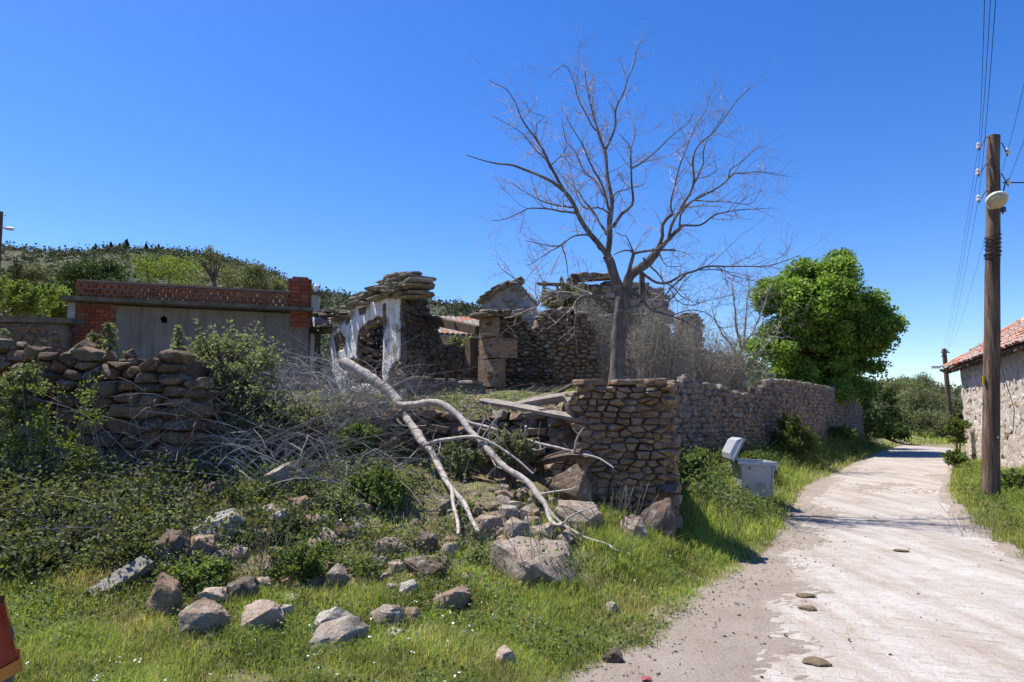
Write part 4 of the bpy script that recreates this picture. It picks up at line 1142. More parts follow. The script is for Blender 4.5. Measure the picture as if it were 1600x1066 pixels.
t3 = thing('roadside_lamp_pole', 'dark lamp pole with a small cobra head lamp at the left edge, before the hill', 'lamp pole', P(-2, 480, 40)); off = t3.location
mb = MB(); mb.tube([P(-9, 520, 40), P(1.5, 331, 40)], [.15, .12], 10); mb.make('pole', M['dark_wood'], t3, off, 40)
mb = MB(); mb.tube([P(1, 354, 40), P(6, 355, 39.8), P(10, 356, 39.6)], [.03, .03, .03], 6); mb.make('lamp_arm', M['galv'], t3, off)
mb = MB(); mb.tube([P(5, 356, 39.7), P(11, 357, 39.6), P(19, 358, 39.4), P(22, 358.5, 39.4)], [.04, .10, .11, .03], 8); mb.make('lamp_head', M['galv'], t3, off, 50)
mb = MB(); mb.lathe(P(8, 338, 40), [(.04, 0), (.05, .1), (.02, .14)], 8); mb.make('insulator', M['porcelain'], t3, off)

def wire(name, label, pts, rr, sag=0.0, group=None, n=14):
    mb = MB(); out = []
    for i in range(len(pts) - 1):
        for k in range(n):
            f = k / n; q = pts[i].lerp(pts[i + 1], f); q.z -= sag * 4 * f * (1 - f) * (pts[i + 1] - pts[i]).length / 30; out.append(q)
    out.append(pts[-1]); mb.tube(out, [rr] * len(out), 4)
    o = mb.make(name, M['black']); return tag(o, label, 'power line', group)
grp = 'overhead wires along the lane'
far = {'a': (1470, 550), 'b': (1471, 557), 'c': (1473, 563), 'd': (1480, 549)}
near = {'a': (1540, -60, 5.2), 'b': (1551, -60, 5.0), 'c': (1560, -60, 4.9), 'd': (1640, -60, 6.5), 'e': (1660, 40, 7.5)}
desc = {'a': 'thin overhead wire on the topmost left insulator of the near pole', 'b': 'thin overhead wire on the middle left insulator of the near pole',
        'c': 'thin overhead wire on the lowest left insulator of the near pole', 'd': 'thin overhead wire on the upper right insulator of the near pole',
        'e': 'thin overhead wire rising from the lower right insulator of the near pole'}
for k in 'abcde':
    p_ = [P(near[k][0], near[k][1], near[k][2]), ins_pts[k]]
    if k in far: p_.append(P(far[k][0], far[k][1], 56))
    wire('power_line', desc[k], p_, .0042 if k != 'e' else .004, .35, grp)
wire('service_cable', 'black service cable running level from the pole to the right', [ins_pts['e'] + Vector((-.1, 0, -.03)), P(1660, 286, 13.6)], .013, .0)
wire('house_cable', 'thin cable hanging down the lane wall of the tiled house beside the pole', [pole_at(490, .12) + Vector((0, .15, 0)), P(1568, 585, 16), P(1585, 640, 19.0), P(1583, 672, 19.2)], .011, 0)

# ------------------------------------------------------------------ galvanised waste bin with its lid thrown open
zb = h(4.31, 12.5)
t = thing('waste_bin', 'dented galvanised waste bin with its lid thrown open in the grass', 'waste bin', (4.31, 12.5, zb)); off = Vector((0, 0, 0))
rz = Vector((0, 0, .12)); Rz = math.radians(-7); cz, sz = math.cos(Rz), math.sin(Rz)
def bl(x, y, z): return (x * cz - y * sz + .04 * z, x * sz + y * cz, z - .045 * x)
hb = .72
def prism(secs, close=True):
    """secs: list of (z, hx, hy) tapering box shell"""
    V = []; F = []
    for (z, hx, hy) in secs:
        V += [bl(-hx, -hy, z), bl(hx, -hy, z), bl(hx, hy, z), bl(-hx, hy, z)]
    for i in range(len(secs) - 1):
        for k in range(4): F.append((i * 4 + k, i * 4 + (k + 1) % 4, i * 4 + 4 + (k + 1) % 4, i * 4 + 4 + k))
    return V, F
V, F = prism([(.10, .225, .30), (.30, .25, .34), (hb, .295, .40), (hb, .28, .385), (.14, .22, .29)])
F += [(16, 17, 18, 19), (3, 2, 1, 0)]
link('body', py_mesh('body', V, F, 30), M['galv'], t)
V, F = prism([(hb - .055, .30, .405), (hb - .055, .335, .44), (hb + .005, .335, .44), (hb + .005, .29, .395), (hb - .055, .30, .405)])
link('rim', py_mesh('rim', V, F, 30), M['galv'], t)
# pressed foot pocket and ribs on the near face
V = []; F = []
def facep(x, z, w=0.0):
    hy = np.interp(z, [.10, .30, hb], [.30, .34, .40]); return bl(x, -hy - w, z)
mbp = MB(); mbp.add([facep(.0, .27, .002), facep(.17, .27, .002), facep(.15, .36, .03), facep(.02, .36, .03), facep(.02, .36, .002), facep(.15, .36, .002)], [(0, 1, 2, 3), (3, 2, 5, 4), (0, 3, 4), (1, 5, 2)])
mbp.make('foot_lip', M['galv'], t)
mbp = MB(); mbp.add([facep(-.14, .585, .004), facep(-.11, .58, .004), facep(-.11, .62, .004), facep(-.135, .625, .004)], [(0, 1, 2, 3)]); mbp.make('rust_spot', M['iron'], t)
for x in (-.27, .25):
    mbp = MB(); mbp.add([facep(x, .13, .0), facep(x + .035, .13, .0), facep(x + .035, .66, .0), facep(x, .66, .0), facep(x + .006, .13, .022), facep(x + .029, .13, .022), facep(x + .029, .66, .022), facep(x + .006, .66, .022)],
                      [(4, 5, 6, 7), (0, 4, 7, 3), (5, 1, 2, 6), (0, 1, 5, 4), (7, 6, 2, 3)]); mbp.make('rib', M['galv'], t)
mbp = MB(); mbp.tube([bl(.34, -.1, .6), bl(.40, -.1, .6)], [.03, .03], 10); mbp.make('lifting_pin', M['galv'], t)
mbp = MB(); mbp.tube([bl(-.34, -.1, .6), bl(-.40, -.1, .6)], [.03, .03], 10); mbp.make('lifting_pin', M['galv'], t)
for (x, y) in ((-.18, -.22), (.18, -.22), (-.18, .22), (.18, .22)):
    mbp = MB(); q = Vector(bl(x, y, .07)); mbp.lathe(q - Vector((.02, 0, 0)), [(.03, 0), (.07, .004), (.07, .036), (.03, .04)], 12, (1, 0, 0)); mbp.make('wheel', M['rubber'], t)
# lid: shallow domed tray hinged on the left rim, leaning past upright
ang = math.radians(64)
hx0, hz0 = -.40, hb - .02
la = Vector((math.cos(ang), 0, math.sin(ang))); ln = Vector((math.sin(ang), 0, -math.cos(ang)))   # along the lid; out of its inner side
def lp(s_, y, n): q = Vector((hx0, 0, hz0)) + la * s_ + Vector((0, y, 0)) + ln * n; return bl(q.x, q.y, q.z)
V = []; F = []
prof = [(0, .44, 0), (.02, .44, -.06), (.10, .40, -.12), (.36, .40, -.12), (.44, .44, -.06), (.46, .44, 0)]
for (s_, hy, n_) in prof: V += [lp(s_, -hy, n_), lp(s_, hy, n_)]
for (s_, hy, n_) in prof: V += [lp(s_ * .96 + .009, -hy * .96, n_ + .015), lp(s_ * .96 + .009, hy * .96, n_ + .015)]
for i in range(5):
    F.append((2 * i, 2 * i + 2, 2 * i + 3, 2 * i + 1)); k = 12; F.append((k + 2 * i + 1, k + 2 * i + 3, k + 2 * i + 2, k + 2 * i))
F += [(0, 12, 14, 2), (2, 14, 16, 4), (4, 16, 18, 6), (6, 18, 20, 8), (8, 20, 22, 10)]
F += [(1, 3, 15, 13), (3, 5, 17, 15), (5, 7, 19, 17), (7, 9, 21, 19), (9, 11, 23, 21), (10, 22, 23, 11), (0, 1, 13, 12)]
F += [(0, 2, 4, 6, 8, 10), (1, 11, 9, 7, 5, 3)]
lid = link('lid', py_mesh('lid', V, F, 25), M['galv'], t)
mbp = MB(); mbp.tube([bl(-.36, -.42, hb - .01), bl(-.36, .42, hb - .01)], [.02, .02], 8); mbp.make('hinge', M['iron'], t)
mbp = MB(); mbp.tube([lp(.05, -.445, -.03), lp(.42, -.445, -.04)], [.014, .014], 6); mbp.make('lid_edge', M['galv'], lid)

# ------------------------------------------------------------------ dead tree
def spline(pts, step):
    P_ = [Vector(p) for p in pts]; out = []
    if len(P_) == 2: P_ = [P_[0], P_[0].lerp(P_[1], .5), P_[1]]
    for i in range(len(P_) - 1):
        a = P_[max(i - 1, 0)]; b = P_[i]; c_ = P_[i + 1]; d = P_[min(i + 2, len(P_) - 1)]
        m = max(1, int((c_ - b).length / step))
        for k in range(m):
            s = k / m; s2, s3 = s * s, s * s * s
            out.append(.5 * ((2 * b) + (c_ - a) * s + (2 * a - 5 * b + 4 * c_ - d) * s2 + (3 * b - a - 3 * c_ + d) * s3))
    out.append(P_[-1]); return out
def limb(pix, d0, d1, r0, r1, step=.10, wob=.012, seed=0, power=1.0):
    n = len(pix); L = [0]
    for i in range(1, n): L.append(L[-1] + math.dist(pix[i], pix[i - 1]))
    pts = [P(p[0], p[1], d0 + (d1 - d0) * (l / L[-1])) for p, l in zip(pix, L)]
    pts = spline(pts, step); m = len(pts)
    for i in range(1, m - 1):
        q = pts[i]; s = seed * 7.7
        pts[i] = q + Vector((noise.noise(q * 2.5 + Vector((s, 0, 0))), noise.noise(q * 2.5 + Vector((0, s, 5))), noise.noise(q * 2.5 + Vector((3, 0, s))))) * wob * 2
    rad = [(r0 + (r1 - r0) * (i / (m - 1)) ** power) * (1 + .10 * noise.noise(pts[i] * 6)) for i in range(m)]
    return pts, rad
def k1(*pts): return [(720 + x / 2.4226, 40 + y / 2.4226) for (x, y) in pts]

t = thing('dead_tree', 'tall bare dead tree with spreading leafless limbs rising behind the stone pier', 'tree', P(965, 600, 12.5)); off = t.location
DT = 12.5
mb = MB()
pts, rad = limb([(963, 640), (963, 596), (965, 560), (967, 520), (970, 490), (972, 474), (975, 455)], DT, DT, .145, .125, .08, .006, 1)
for i in range(len(rad)):
    zz = pts[i].z
    rad[i] *= 1 + .25 * max(0, 1 - i / 6) + .10 * max(0, (i / len(rad) - .7)) * 3
# ridged trunk
V = []; F = []; kk = 26
for i, p in enumerate(pts):
    for j in range(kk):
        a = 2 * math.pi * j / kk
        rr = rad[i] * (1 + .10 * math.sin(3 * a + .6 * i * .1) + .07 * noise.noise((math.cos(a) * 3, math.sin(a) * 3, p.z * .8)) + .05 * noise.noise((math.cos(a) * 9, math.sin(a) * 9, p.z * 1.5)))
        V.append(p + Vector((rr * math.cos(a), rr * math.sin(a), 0)) - off)
for i in range(len(pts) - 1):
    for j in range(kk): F.append((i * kk + j, i * kk + (j + 1) % kk, (i + 1) * kk + (j + 1) % kk, (i + 1) * kk + j))
F.append(tuple(range((len(pts) - 1) * kk, len(pts) * kk)))
link('trunk', py_mesh('trunk', V, F, 60), M['bark'], t)
LIMBS = [
    # pix, d0, d1, r0, r1
    (k1((612, 1025), (590, 960), (565, 895), (552, 870)), 12.5, 12.45, .105, .09),
    (k1((552, 870), (562, 800), (566, 740), (564, 715)), 12.45, 12.45, .085, .07),
    (k1((566, 740), (570, 660), (552, 560), (545, 480), (522, 410), (502, 340), (485, 270), (470, 175)), 12.45, 12.7, .065, .010),
    (k1((545, 480), (580, 400), (588, 310), (620, 240), (650, 150), (672, 80), (690, 45)), 12.55, 12.9, .04, .006),
    (k1((515, 400), (490, 370), (455, 300), (430, 220), (390, 150), (330, 195)), 12.6, 12.2, .024, .005),
    (k1((562, 700), (532, 600), (492, 520), (445, 425), (400, 340)), 12.45, 11.6, .04, .007),
    (k1((548, 650), (500, 580), (470, 555), (432, 480), (392, 420), (385, 360)), 12.4, 13.3, .03, .006),
    (k1((555, 880), (520, 830), (480, 770), (440, 700), (390, 625), (345, 595), (270, 560), (200, 530), (150, 522), (90, 512), (20, 490)), 12.45, 11.5, .085, .010),
    (k1((440, 700), (390, 620), (345, 545), (322, 500), (280, 420), (240, 370), (180, 250), (110, 205)), 12.2, 12.9, .05, .008),
    (k1((345, 545), (300, 480), (220, 400), (120, 345)), 12.4, 13.2, .026, .006),
    (k1((285, 430), (290, 375), (320, 345), (275, 330), (240, 285)), 12.5, 12.0, .016, .005),
    (k1((340, 530), (375, 500), (395, 460), (385, 370)), 12.4, 11.9, .018, .005),
    (k1((445, 715), (360, 700), (270, 692), (200, 722), (115, 740)), 12.2, 11.0, .032, .006),
    (k1((430, 690), (330, 672), (240, 630), (185, 590)), 12.2, 13.0, .026, .006),
    (k1((530, 850), (490, 800), (430, 800), (370, 832), (300, 825), (245, 815)), 12.45, 11.4, .032, .007),
    (k1((400, 815), (320, 872), (250, 908)), 12.0, 11.5, .02, .006),
    (k1((380, 830), (400, 890), (410, 960), (395, 990)), 12.0, 12.4, .02, .007),
    (k1((552, 790), (490, 690), (430, 610), (375, 570)), 12.45, 13.4, .04, .008),
    (k1((566, 720), (520, 690), (460, 690), (420, 580)), 12.45, 13.0, .03, .006),
    (k1((575, 765), (610, 715), (645, 680), (650, 620), (640, 540), (642, 465), (600, 412)), 12.5, 12.1, .05, .008),
    (k1((642, 465), (660, 405), (655, 370)), 12.25, 12.5, .02, .006),
    (k1((648, 540), (720, 490), (790, 430), (855, 375), (880, 330)), 12.3, 11.6, .026, .006),
    (k1((575, 670), (590, 630), (640, 615), (690, 600), (702, 540)), 12.5, 13.2, .022, .006),
    (k1((618, 1030), (632, 985), (645, 945), (700, 905), (745, 858)), 12.5, 12.6, .101, .075),
    (k1((630, 965), (642, 900), (655, 860)), 12.5, 12.3, .06, .045),
    (k1((655, 860), (630, 800), (610, 795), (585, 780)), 12.3, 12.0, .022, .008),
    (k1((655, 862), (620, 855), (580, 868)), 12.3, 12.1, .03, .012),
    (k1((660, 862), (710, 850), (760, 848), (812, 852)), 12.4, 12.0, .036, .026),
    (k1((740, 862), (760, 800), (760, 755), (800, 712)), 12.6, 12.75, .058, .042),
    (k1((800, 712), (800, 645), (820, 560), (850, 470), (880, 400), (920, 330), (950, 250), (968, 200)), 12.75, 13.2, .03, .005),
    (k1((745, 858), (790, 805), (830, 768)), 12.6, 12.4, .07, .05),
    (k1((785, 812), (800, 760), (835, 690), (882, 600), (880, 500), (910, 440), (960, 400), (1000, 345), (1040, 290), (1095, 235)), 12.5, 12.0, .045, .006),
    (k1((882, 600), (920, 520), (925, 460), (1000, 330)), 12.2, 11.8, .024, .006),
    (k1((880, 585), (940, 570), (970, 545), (960, 510)), 12.2, 12.0, .016, .006),
    (k1((825, 710), (882, 660), (950, 630), (1000, 592), (1032, 562), (1090, 555), (1160, 560), (1245, 572)), 12.4, 13.2, .036, .006),
    (k1((1012, 580), (1022, 548), (1070, 512), (1120, 470), (1155, 458)), 12.8, 12.6, .02, .005),
    (k1((882, 662), (950, 668), (1050, 672), (1108, 665), (1140, 620)), 12.5, 11.6, .022, .006),
    (k1((830, 768), (835, 755), (910, 755), (970, 715), (1060, 700), (1180, 690)), 12.4, 11.8, .034, .006),
    (k1((830, 768), (832, 720), (905, 640), (960, 630)), 12.4, 12.1, .03, .008),
    (k1((680, 930), (740, 970), (790, 972), (850, 942), (930, 916), (1020, 910), (1140, 915), (1210, 896), (1285, 870)), 12.5, 11.0, .042, .008),
    (k1((900, 925), (1000, 930), (1080, 945)), 11.9, 11.4, .018, .006),
    (k1((955, 912), (1040, 950), (1130, 972)), 11.7, 11.2, .018, .005),
    (k1((755, 868), (780, 905), (835, 912)), 12.5, 11.9, .022, .006),
    (k1((690, 880), (740, 930), (770, 975), (800, 985), (850, 1035), (915, 1050)), 12.5, 13.2, .03, .008),
    (k1((850, 942), (790, 1000), (760, 1050)), 12.1, 12.2, .03, .012),
]
Lp = [
    ([(958, 482), (948, 468), (928, 462), (905, 466), (897, 478), (900, 492)], 12.4, 11.6, .06, .035),
    ([(948, 468), (920, 464), (880, 460), (860, 462), (845, 472), (835, 480)], 12.4, 12.6, .04, .022),
    ([(900, 465), (880, 458), (858, 462), (840, 478), (820, 500), (790, 515), (774, 530)], 12.2, 11.5, .03, .006),
    ([(840, 478), (822, 455), (805, 438), (785, 420), (777, 410)], 12.1, 11.6, .026, .006),
    ([(842, 478), (835, 455), (838, 440), (850, 425)], 12.2, 12.5, .018, .006),
    ([(980, 456), (1000, 464), (1016, 484), (1050, 494), (1086, 512)], 12.5, 11.7, .05, .010),
    ([(1016, 484), (1030, 480), (1055, 460), (1068, 440), (1082, 428)], 12.2, 12.0, .022, .008),
    ([(1045, 450), (1058, 470), (1080, 478), (1105, 470), (1140, 462)], 12.0, 11.6, .016, .006),
    ([(1050, 494), (1080, 485), (1110, 495), (1150, 540)], 12.0, 11.4, .016, .005),
]
LIMBS += [(p, a, b, c_, d) for (p, a, b, c_, d) in Lp]
twig = MB(); R = random.Random(21)
def rdir(): return Vector((R.gauss(0, 1), R.gauss(0, 1), R.gauss(0, 1))).normalized()
def shoot(base, d, length, r, depth, mbt):
    n = 4 if depth else 3; pts = [base]; q = base; dd = d.copy()
    for i in range(n):
        dd = (dd + rdir() * .28 + Vector((0, 0, .06))).normalized(); q = q + dd * (length / n); pts.append(q)
    mbt.fine(pts, [r * (1 - .65 * i / n) for i in range(n + 1)])
    if depth:
        for k in range(R.randint(2, 4 if depth > 1 else 3)):
            f = R.uniform(.25, 1.0); i = min(n - 1, int(f * n)); b = pts[i].lerp(pts[i + 1], f * n - i)
            shoot(b, (dd * .6 + rdir() * .85).normalized(), length * R.uniform(.3, .6), r * .6, depth - 1, mbt)
for li, (pix, d0, d1, r0, r1) in enumerate(LIMBS):
    kf = 1.0 if r0 > .1 else .70
    pts, rad = limb(pix, d0, d1, r0 * kf, r1 * kf, .09, .018, li + 2, .85)
    mb = MB(); mb.tube(pts, rad, 10 if r0 > .05 else (7 if r0 > .025 else 5)); mb.make('branch', M['bark'], t, off, 50)
    m = len(pts)
    for i in range(2, m):
        f = i / m
        if r0 > .08 or rad[i] > .06: continue
        if R.random() < (.45 + .5 * f):
            tan = (pts[i] - pts[i - 1]).normalized()
            d = (tan * .75 + rdir() * .8 + Vector((0, 0, .12))).normalized()
            shoot(pts[i], d, R.uniform(.3, 1.0) * (1.05 - .35 * f), min(.009, rad[i] * .62), 2, twig)
stuff(twig.make('twigs', M['twig'], t, off))

# ------------------------------------------------------------------ fallen bleached limb with its broken boughs
def k2(*pts): return [(600 + x / 3.331, 560 + y / 3.331) for (x, y) in pts]
t = thing('fallen_tree_limb', 'bleached fallen tree limb with forking boughs sprawled down the rubble slope', 'fallen branch', P(640, 690, 9)); off = t.location
FL = [  # pixel path, start and end distance, start and end radius
    ([(536, 566), (556, 577), (577, 588), (598, 605), (618, 624), (622, 630)], 10.0, 9.5, .115, .095),
    (k2((75, 235), (95, 280), (140, 345), (190, 430), (238, 478)), 9.5, 8.6, .085, .062),
    (k2((236, 470), (260, 520), (285, 565), (340, 660), (400, 735), (460, 825), (492, 905)), 8.6, 6.85, .058, .026),
    (k2((345, 665), (358, 730), (370, 790), (382, 918)), 7.75, 6.8, .032, .022),
    (k2((362, 790), (345, 792), (325, 800)), 7.3, 7.25, .018, .010),
    (k2((70, 242), (160, 238), (250, 232), (330, 258), (400, 312), (440, 370), (500, 432), (560, 502), (640, 572), (720, 622), (780, 682), (838, 755)), 9.4, 7.5, .072, .042),
    (k2((838, 755), (872, 800), (915, 850), (950, 880), (1010, 915), (1080, 945), (1195, 982)), 7.5, 6.7, .030, .008),
    (k2((838, 755), (848, 800), (868, 845), (895, 870), (930, 865)), 7.5, 7.05, .040, .024),
    (k2((925, 868), (960, 830), (1010, 802), (1060, 785), (1110, 765)), 7.1, 7.0, .017, .007),
    (k2((808, 712), (860, 698), (930, 685), (1000, 668)), 7.6, 7.4, .020, .010),
    (k2((212, 458), (270, 432), (350, 418), (470, 410), (560, 440), (640, 490), (720, 550), (775, 600)), 8.65, 8.0, .040, .014),
    (k2((430, 330), (540, 362), (640, 392), (760, 430), (880, 460), (1000, 487), (1120, 520), (1160, 545), (1195, 570)), 9.1, 8.1, .042, .014),
    (k2((735, 430), (736, 390), (738, 352)), 8.6, 8.5, .026, .020),
    (k2((740, 435), (745, 470), (790, 478), (840, 465)), 8.6, 8.5, .02, .010),
    (k2((990, 490), (995, 440), (1015, 395), (1038, 362)), 8.3, 8.1, .026, .010),
    (k2((1012, 398), (995, 375), (985, 365)), 8.2, 8.15, .012, .007),
    (k2((480, 490), (520, 410), (570, 335), (610, 285)), 8.9, 8.8, .022, .012),
    (k2((485, 410), (510, 350), (525, 310)), 8.85, 8.9, .016, .010),
    (k2((500, 590), (400, 540), (300, 470), (240, 450)), 8.5, 8.9, .013, .008),
    (k2((230, 455), (180, 470), (120, 530), (30, 575)), 8.9, 8.4, .017, .008),
    (k2((540, 610), (580, 560), (640, 535)), 8.3, 8.2, .014, .006),
    (k2((560, 520), (575, 560), (640, 580)), 8.5, 8.2, .012, .006),
    (k2((75, 240), (40, 210), (20, 170)), 9.5, 9.6, .03, .012),
    (k2((0, 352), (60, 350), (140, 352), (220, 350)), 9.2, 9.0, .010, .007),
]
tw = MB(); R = random.Random(5)
for li, (pix, d0, d1, r0, r1) in enumerate(FL):
    pts, rad = limb(pix, d0, d1, r0 * .72, r1 * .75, .06, .012, li + 60)
    rad = [q_ * (1 + .22 * noise.noise(p_ * 11) + .14 * max(0, noise.noise(p_ * 4 + Vector((9, 2, 5))) - .25) * 3) for q_, p_ in zip(rad, pts)]
    c0 = Vector((0, 0, CAM_Z)); fs_ = []
    for q, rr_ in zip(pts, rad):        # keep every point of the bough clear of the slope
        f = 1.0
        while f > .72:
            w_ = c0 + (q - c0) * f
            if w_.z - rr_ * .8 > h(w_.x, w_.y): break
            f -= .004
        fs_.append(f)
    for _ in range(30): fs_ = [min(fs_[i], (fs_[max(i - 1, 0)] + fs_[i] + fs_[min(i + 1, len(fs_) - 1)]) / 3) for i in range(len(fs_))]
    pts = [c0 + (q - c0) * f for q, f in zip(pts, fs_)]
    mb = MB(); mb.tube(pts, rad, 10 if r0 > .03 else 6); mb.make('bough', M['bleached'], t, off, 50)
    if r0 < .06:
        for i in range(3, len(pts), 5):
            if R.random() < .7: shoot(pts[i], (rdir() + Vector((0, 0, .2))).normalized(), R.uniform(.15, .5), .006, 1, tw)
stuff(tw.make('twigs', M['stem'], t, off))

# weathered boards lying on the rubble
def board(label, a, b, w, th, m='old_wood', name='timber_board', wv=(0, -.5, 1)):
    mb = MB(); d = (b - a); n = 7; side = d.cross(Vector(wv)).normalized(); up = side.cross(d).normalized(); V = []; F = []
    r = random.Random(int(abs(a.x) * 1000))
    for i in range(n + 1):
        f = i / n; c = a.lerp(b, f) + up * .02 * math.sin(f * 3 + 1); ww = w * (1 - .15 * r.random()) * (.7 if i in (0, n) else 1)
        V += [c - side * ww / 2 - up * th / 2, c + side * ww / 2 - up * th / 2, c + side * ww / 2 + up * th / 2, c - side * ww / 2 + up * th / 2]
    for i in range(n):
        for k in range(4): F.append((i * 4 + k, i * 4 + (k + 1) % 4, i * 4 + 4 + (k + 1) % 4, i * 4 + 4 + k))
    F += [(3, 2, 1, 0), (n * 4, n * 4 + 1, n * 4 + 2, n * 4 + 3)]
    return tag(link(name, py_mesh(name, V, F, 30), M[m]), label, 'board')
board('long weathered grey board sloping right across the rubble above the fallen branches', P(752, 628, 9.6), P(902, 652, 8.7), .14, .05)
board('short grey beam propped up to the right towards the broken pier', P(800, 638, 9.4), P(898, 616, 9.0), .13, .09)
board('thin dark batten leaning behind the propped beam', P(862, 622, 9.6), P(893, 600, 9.7), .05, .04, 'dark_wood')
board('dark half buried plank under the right end of the long board', P(852, 722, 8.6), P(908, 706, 8.3), .16, .07, 'dark_wood')
board('rust red painted board lying under the fork of the fallen limb', P(596, 640, 9.9), P(690, 692, 9.3), .16, .05, 'iron')
board('rust red board leaning in the hollow behind the boughs', P(700, 690, 9.4), P(770, 650, 9.5), .12, .05, 'iron')
board('broken grey stake standing askew beside the red brown stone', P(745, 722, 8.8), P(784, 640, 9.2), .05, .045, 'old_wood', wv=(0, 1, .2))

# ------------------------------------------------------------------ loose rocks, each with its own look and place
def rock(label, x0, y0, x1, y1, d, m='boulder', seed=0, rot=0.0, name='rock', flat=None, sink=.10, aspect=.85, rough=.06, sub=3, tilt=0.0, group=None):
    c = P((x0 + x1) / 2, (y0 + y1) / 2, d); k = d / FPX
    sx, sz = (x1 - x0) / 2 * k * 1.15, (y1 - y0) / 2 * k * 1.40; c.z -= (y1 - y0) * .10 * k; c.y += sx * .3
    o = link(name, rock_mesh(name, (sx, sx * aspect, sz), seed, sub, 9, rough, flat), M[m], None, c, (tilt, 0, 0))
    o.rotation_euler = (0, rot, random.uniform(-.5, .5))
    return tag(o, label, 'rock', group)
def gd(px, py):
    """distance at which the line of sight through a pixel meets the ground"""
    ds = np.arange(3.0, 14.0, .02); q = np.array(P(px, py, 1.0)); c = np.array((0, 0, CAM_Z))
    p = c + (q - c) * ds[:, None]; k = np.nonzero(p[:, 2] <= H(p[:, 0], p[:, 1]))[0]
    return float(ds[k[0]]) if len(k) else 9.0
RK = [
 ('tan upright boulder in the grass beside the leaning slab', 226, 905, 286, 972, 'tan_rock', 1, -.5),
 ('large pinkish boulder at the front left of the stone scatter', 276, 944, 350, 1002, 'boulder', 2, .1),
 ('grey flat stone resting behind the large pinkish boulder', 306, 918, 354, 950, 'boulder', 3, 0),
 ('grey flat faced rock right of the large pinkish boulder', 368, 938, 436, 994, 'boulder', 4, .25),
 ('small pale wedge of rock beside the grey flat faced one', 432, 948, 454, 978, 'pale_rock', 5, .3),
 ('dark topped rock between the scattered boulders', 352, 904, 402, 944, 'wall_stone', 6, .1),
 ('low pinkish stone among weeds above the boulders', 390, 902, 426, 928, 'boulder', 7, 0),
 ('small tan stone in dry stems right of the low pinkish stone', 424, 900, 456, 922, 'tan_rock', 8, 0),
 ('white lichen crusted slab of rock leaning under the thicket', 298, 798, 384, 848, 'pale_rock', 9, -.25),
 ('dark squarish stone left of the lichen crusted slab', 238, 832, 292, 880, 'wall_stone', 10, 0),
 ('brown craggy stone below the lichen crusted slab', 286, 838, 334, 876, 'tan_rock', 11, .2),
 ('rusty brown block bedded in brambles at the foot of the dry wall', 304, 750, 362, 794, 'dark_rock', 12, 0),
 ('rounded brown lump of rock in the thicket under the bramble stems', 414, 724, 476, 772, 'boulder', 13, -.2),
 ('flat tan stone below the rounded lump in the thicket', 438, 776, 488, 804, 'tan_rock', 14, 0),
 ('pale low stone at the foot of the thicket', 412, 796, 452, 826, 'pale_rock', 15, 0),
 ('pale ridged rock behind the front tan boulder', 488, 954, 546, 998, 'pale_rock', 16, -.3),
 ('front tan boulder lying long in the grass', 486, 976, 568, 1024, 'boulder', 17, -.22),
 ('split pinkish block in the middle of the grass', 580, 948, 634, 986, 'boulder', 18, 0),
 ('small brown half of the split block', 628, 952, 660, 980, 'tan_rock', 19, 0),
 ('tiny white flake in front of the split block', 602, 984, 628, 1002, 'pale_rock', 20, .3),
 ('smooth cream coloured stone in the grass', 624, 908, 658, 938, 'pale_rock', 21, -.2),
 ('brown sloping boulder right of the cream stone', 678, 918, 740, 962, 'tan_rock', 22, -.3),
 ('thin pale stone between cream stone and brown boulder', 666, 924, 692, 938, 'pale_rock', 23, 0),
 ('long flat grey stone below the fallen bough tips', 630, 872, 710, 900, 'wall_stone', 24, 0),
 ('grey flat stone at the edge of the green weeds', 578, 842, 628, 870, 'boulder', 25, -.1),
 ('brown cracked rock under the left bough tip', 644, 830, 684, 872, 'dark_rock', 26, .2),
 ('grey tilted stone left of the long flat one', 504, 888, 546, 922, 'boulder', 27, -.5),
 ('pale low stone at the front edge of the grass', 768, 1012, 806, 1044, 'boulder', 28, .35),
 ('small grey stone where the grass meets the dirt', 940, 1016, 976, 1042, 'wall_stone', 29, 0),
 ('single pale stone in the right hand grass', 944, 940, 966, 962, 'pale_rock', 30, .3),
 ('pinkish stone touched by the left bough tip', 736, 802, 792, 846, 'boulder', 31, .2),
 ('grey slab of rock in the branch shadows', 784, 812, 830, 856, 'boulder', 32, .5),
 ('dull pink flat topped rock under the bough end', 862, 788, 948, 834, 'boulder', 33, .15),
 ('big angular block beside the pier with lichened top', 866, 732, 930, 792, 'wall_stone', 34, -.3),
 ('grey craggy boulder perched at the top left of the pier', 880, 612, 932, 654, 'pale_ruin', 35, -.2),
 ('small knob of stone on the ragged pier edge', 914, 652, 942, 678, 'pale_ruin', 36, 0),
 ('mottled boulder standing before the right foot of the pier', 966, 806, 1014, 890, 'boulder', 37, 0),
 ('dark smooth boulder under the right corner of the pier', 1004, 782, 1064, 872, 'dark_rock', 38, 0),
 ('dark block at the left foot of the pier beside the great slab', 900, 790, 962, 868, 'pier_stone', 39, 0),
 ('red brown stone caught in the rubble behind the boughs', 806, 646, 848, 674, 'dark_rock', 40, 0),
]
for (lab, x0, y0, x1, y1, m, sd, rot) in RK:
    d = gd((x0 + x1) / 2, y1 - (y1 - y0) * .12)
    if sd in (34, 39): d = 8.05
    if sd in (35, 36): d = 8.75
    if sd in (37, 38): d = 7.85 if sd == 38 else 7.5
    if sd == 40: d = 9.1
    rock(lab, x0, y0, x1, y1, d, m, sd, rot, aspect=.8)
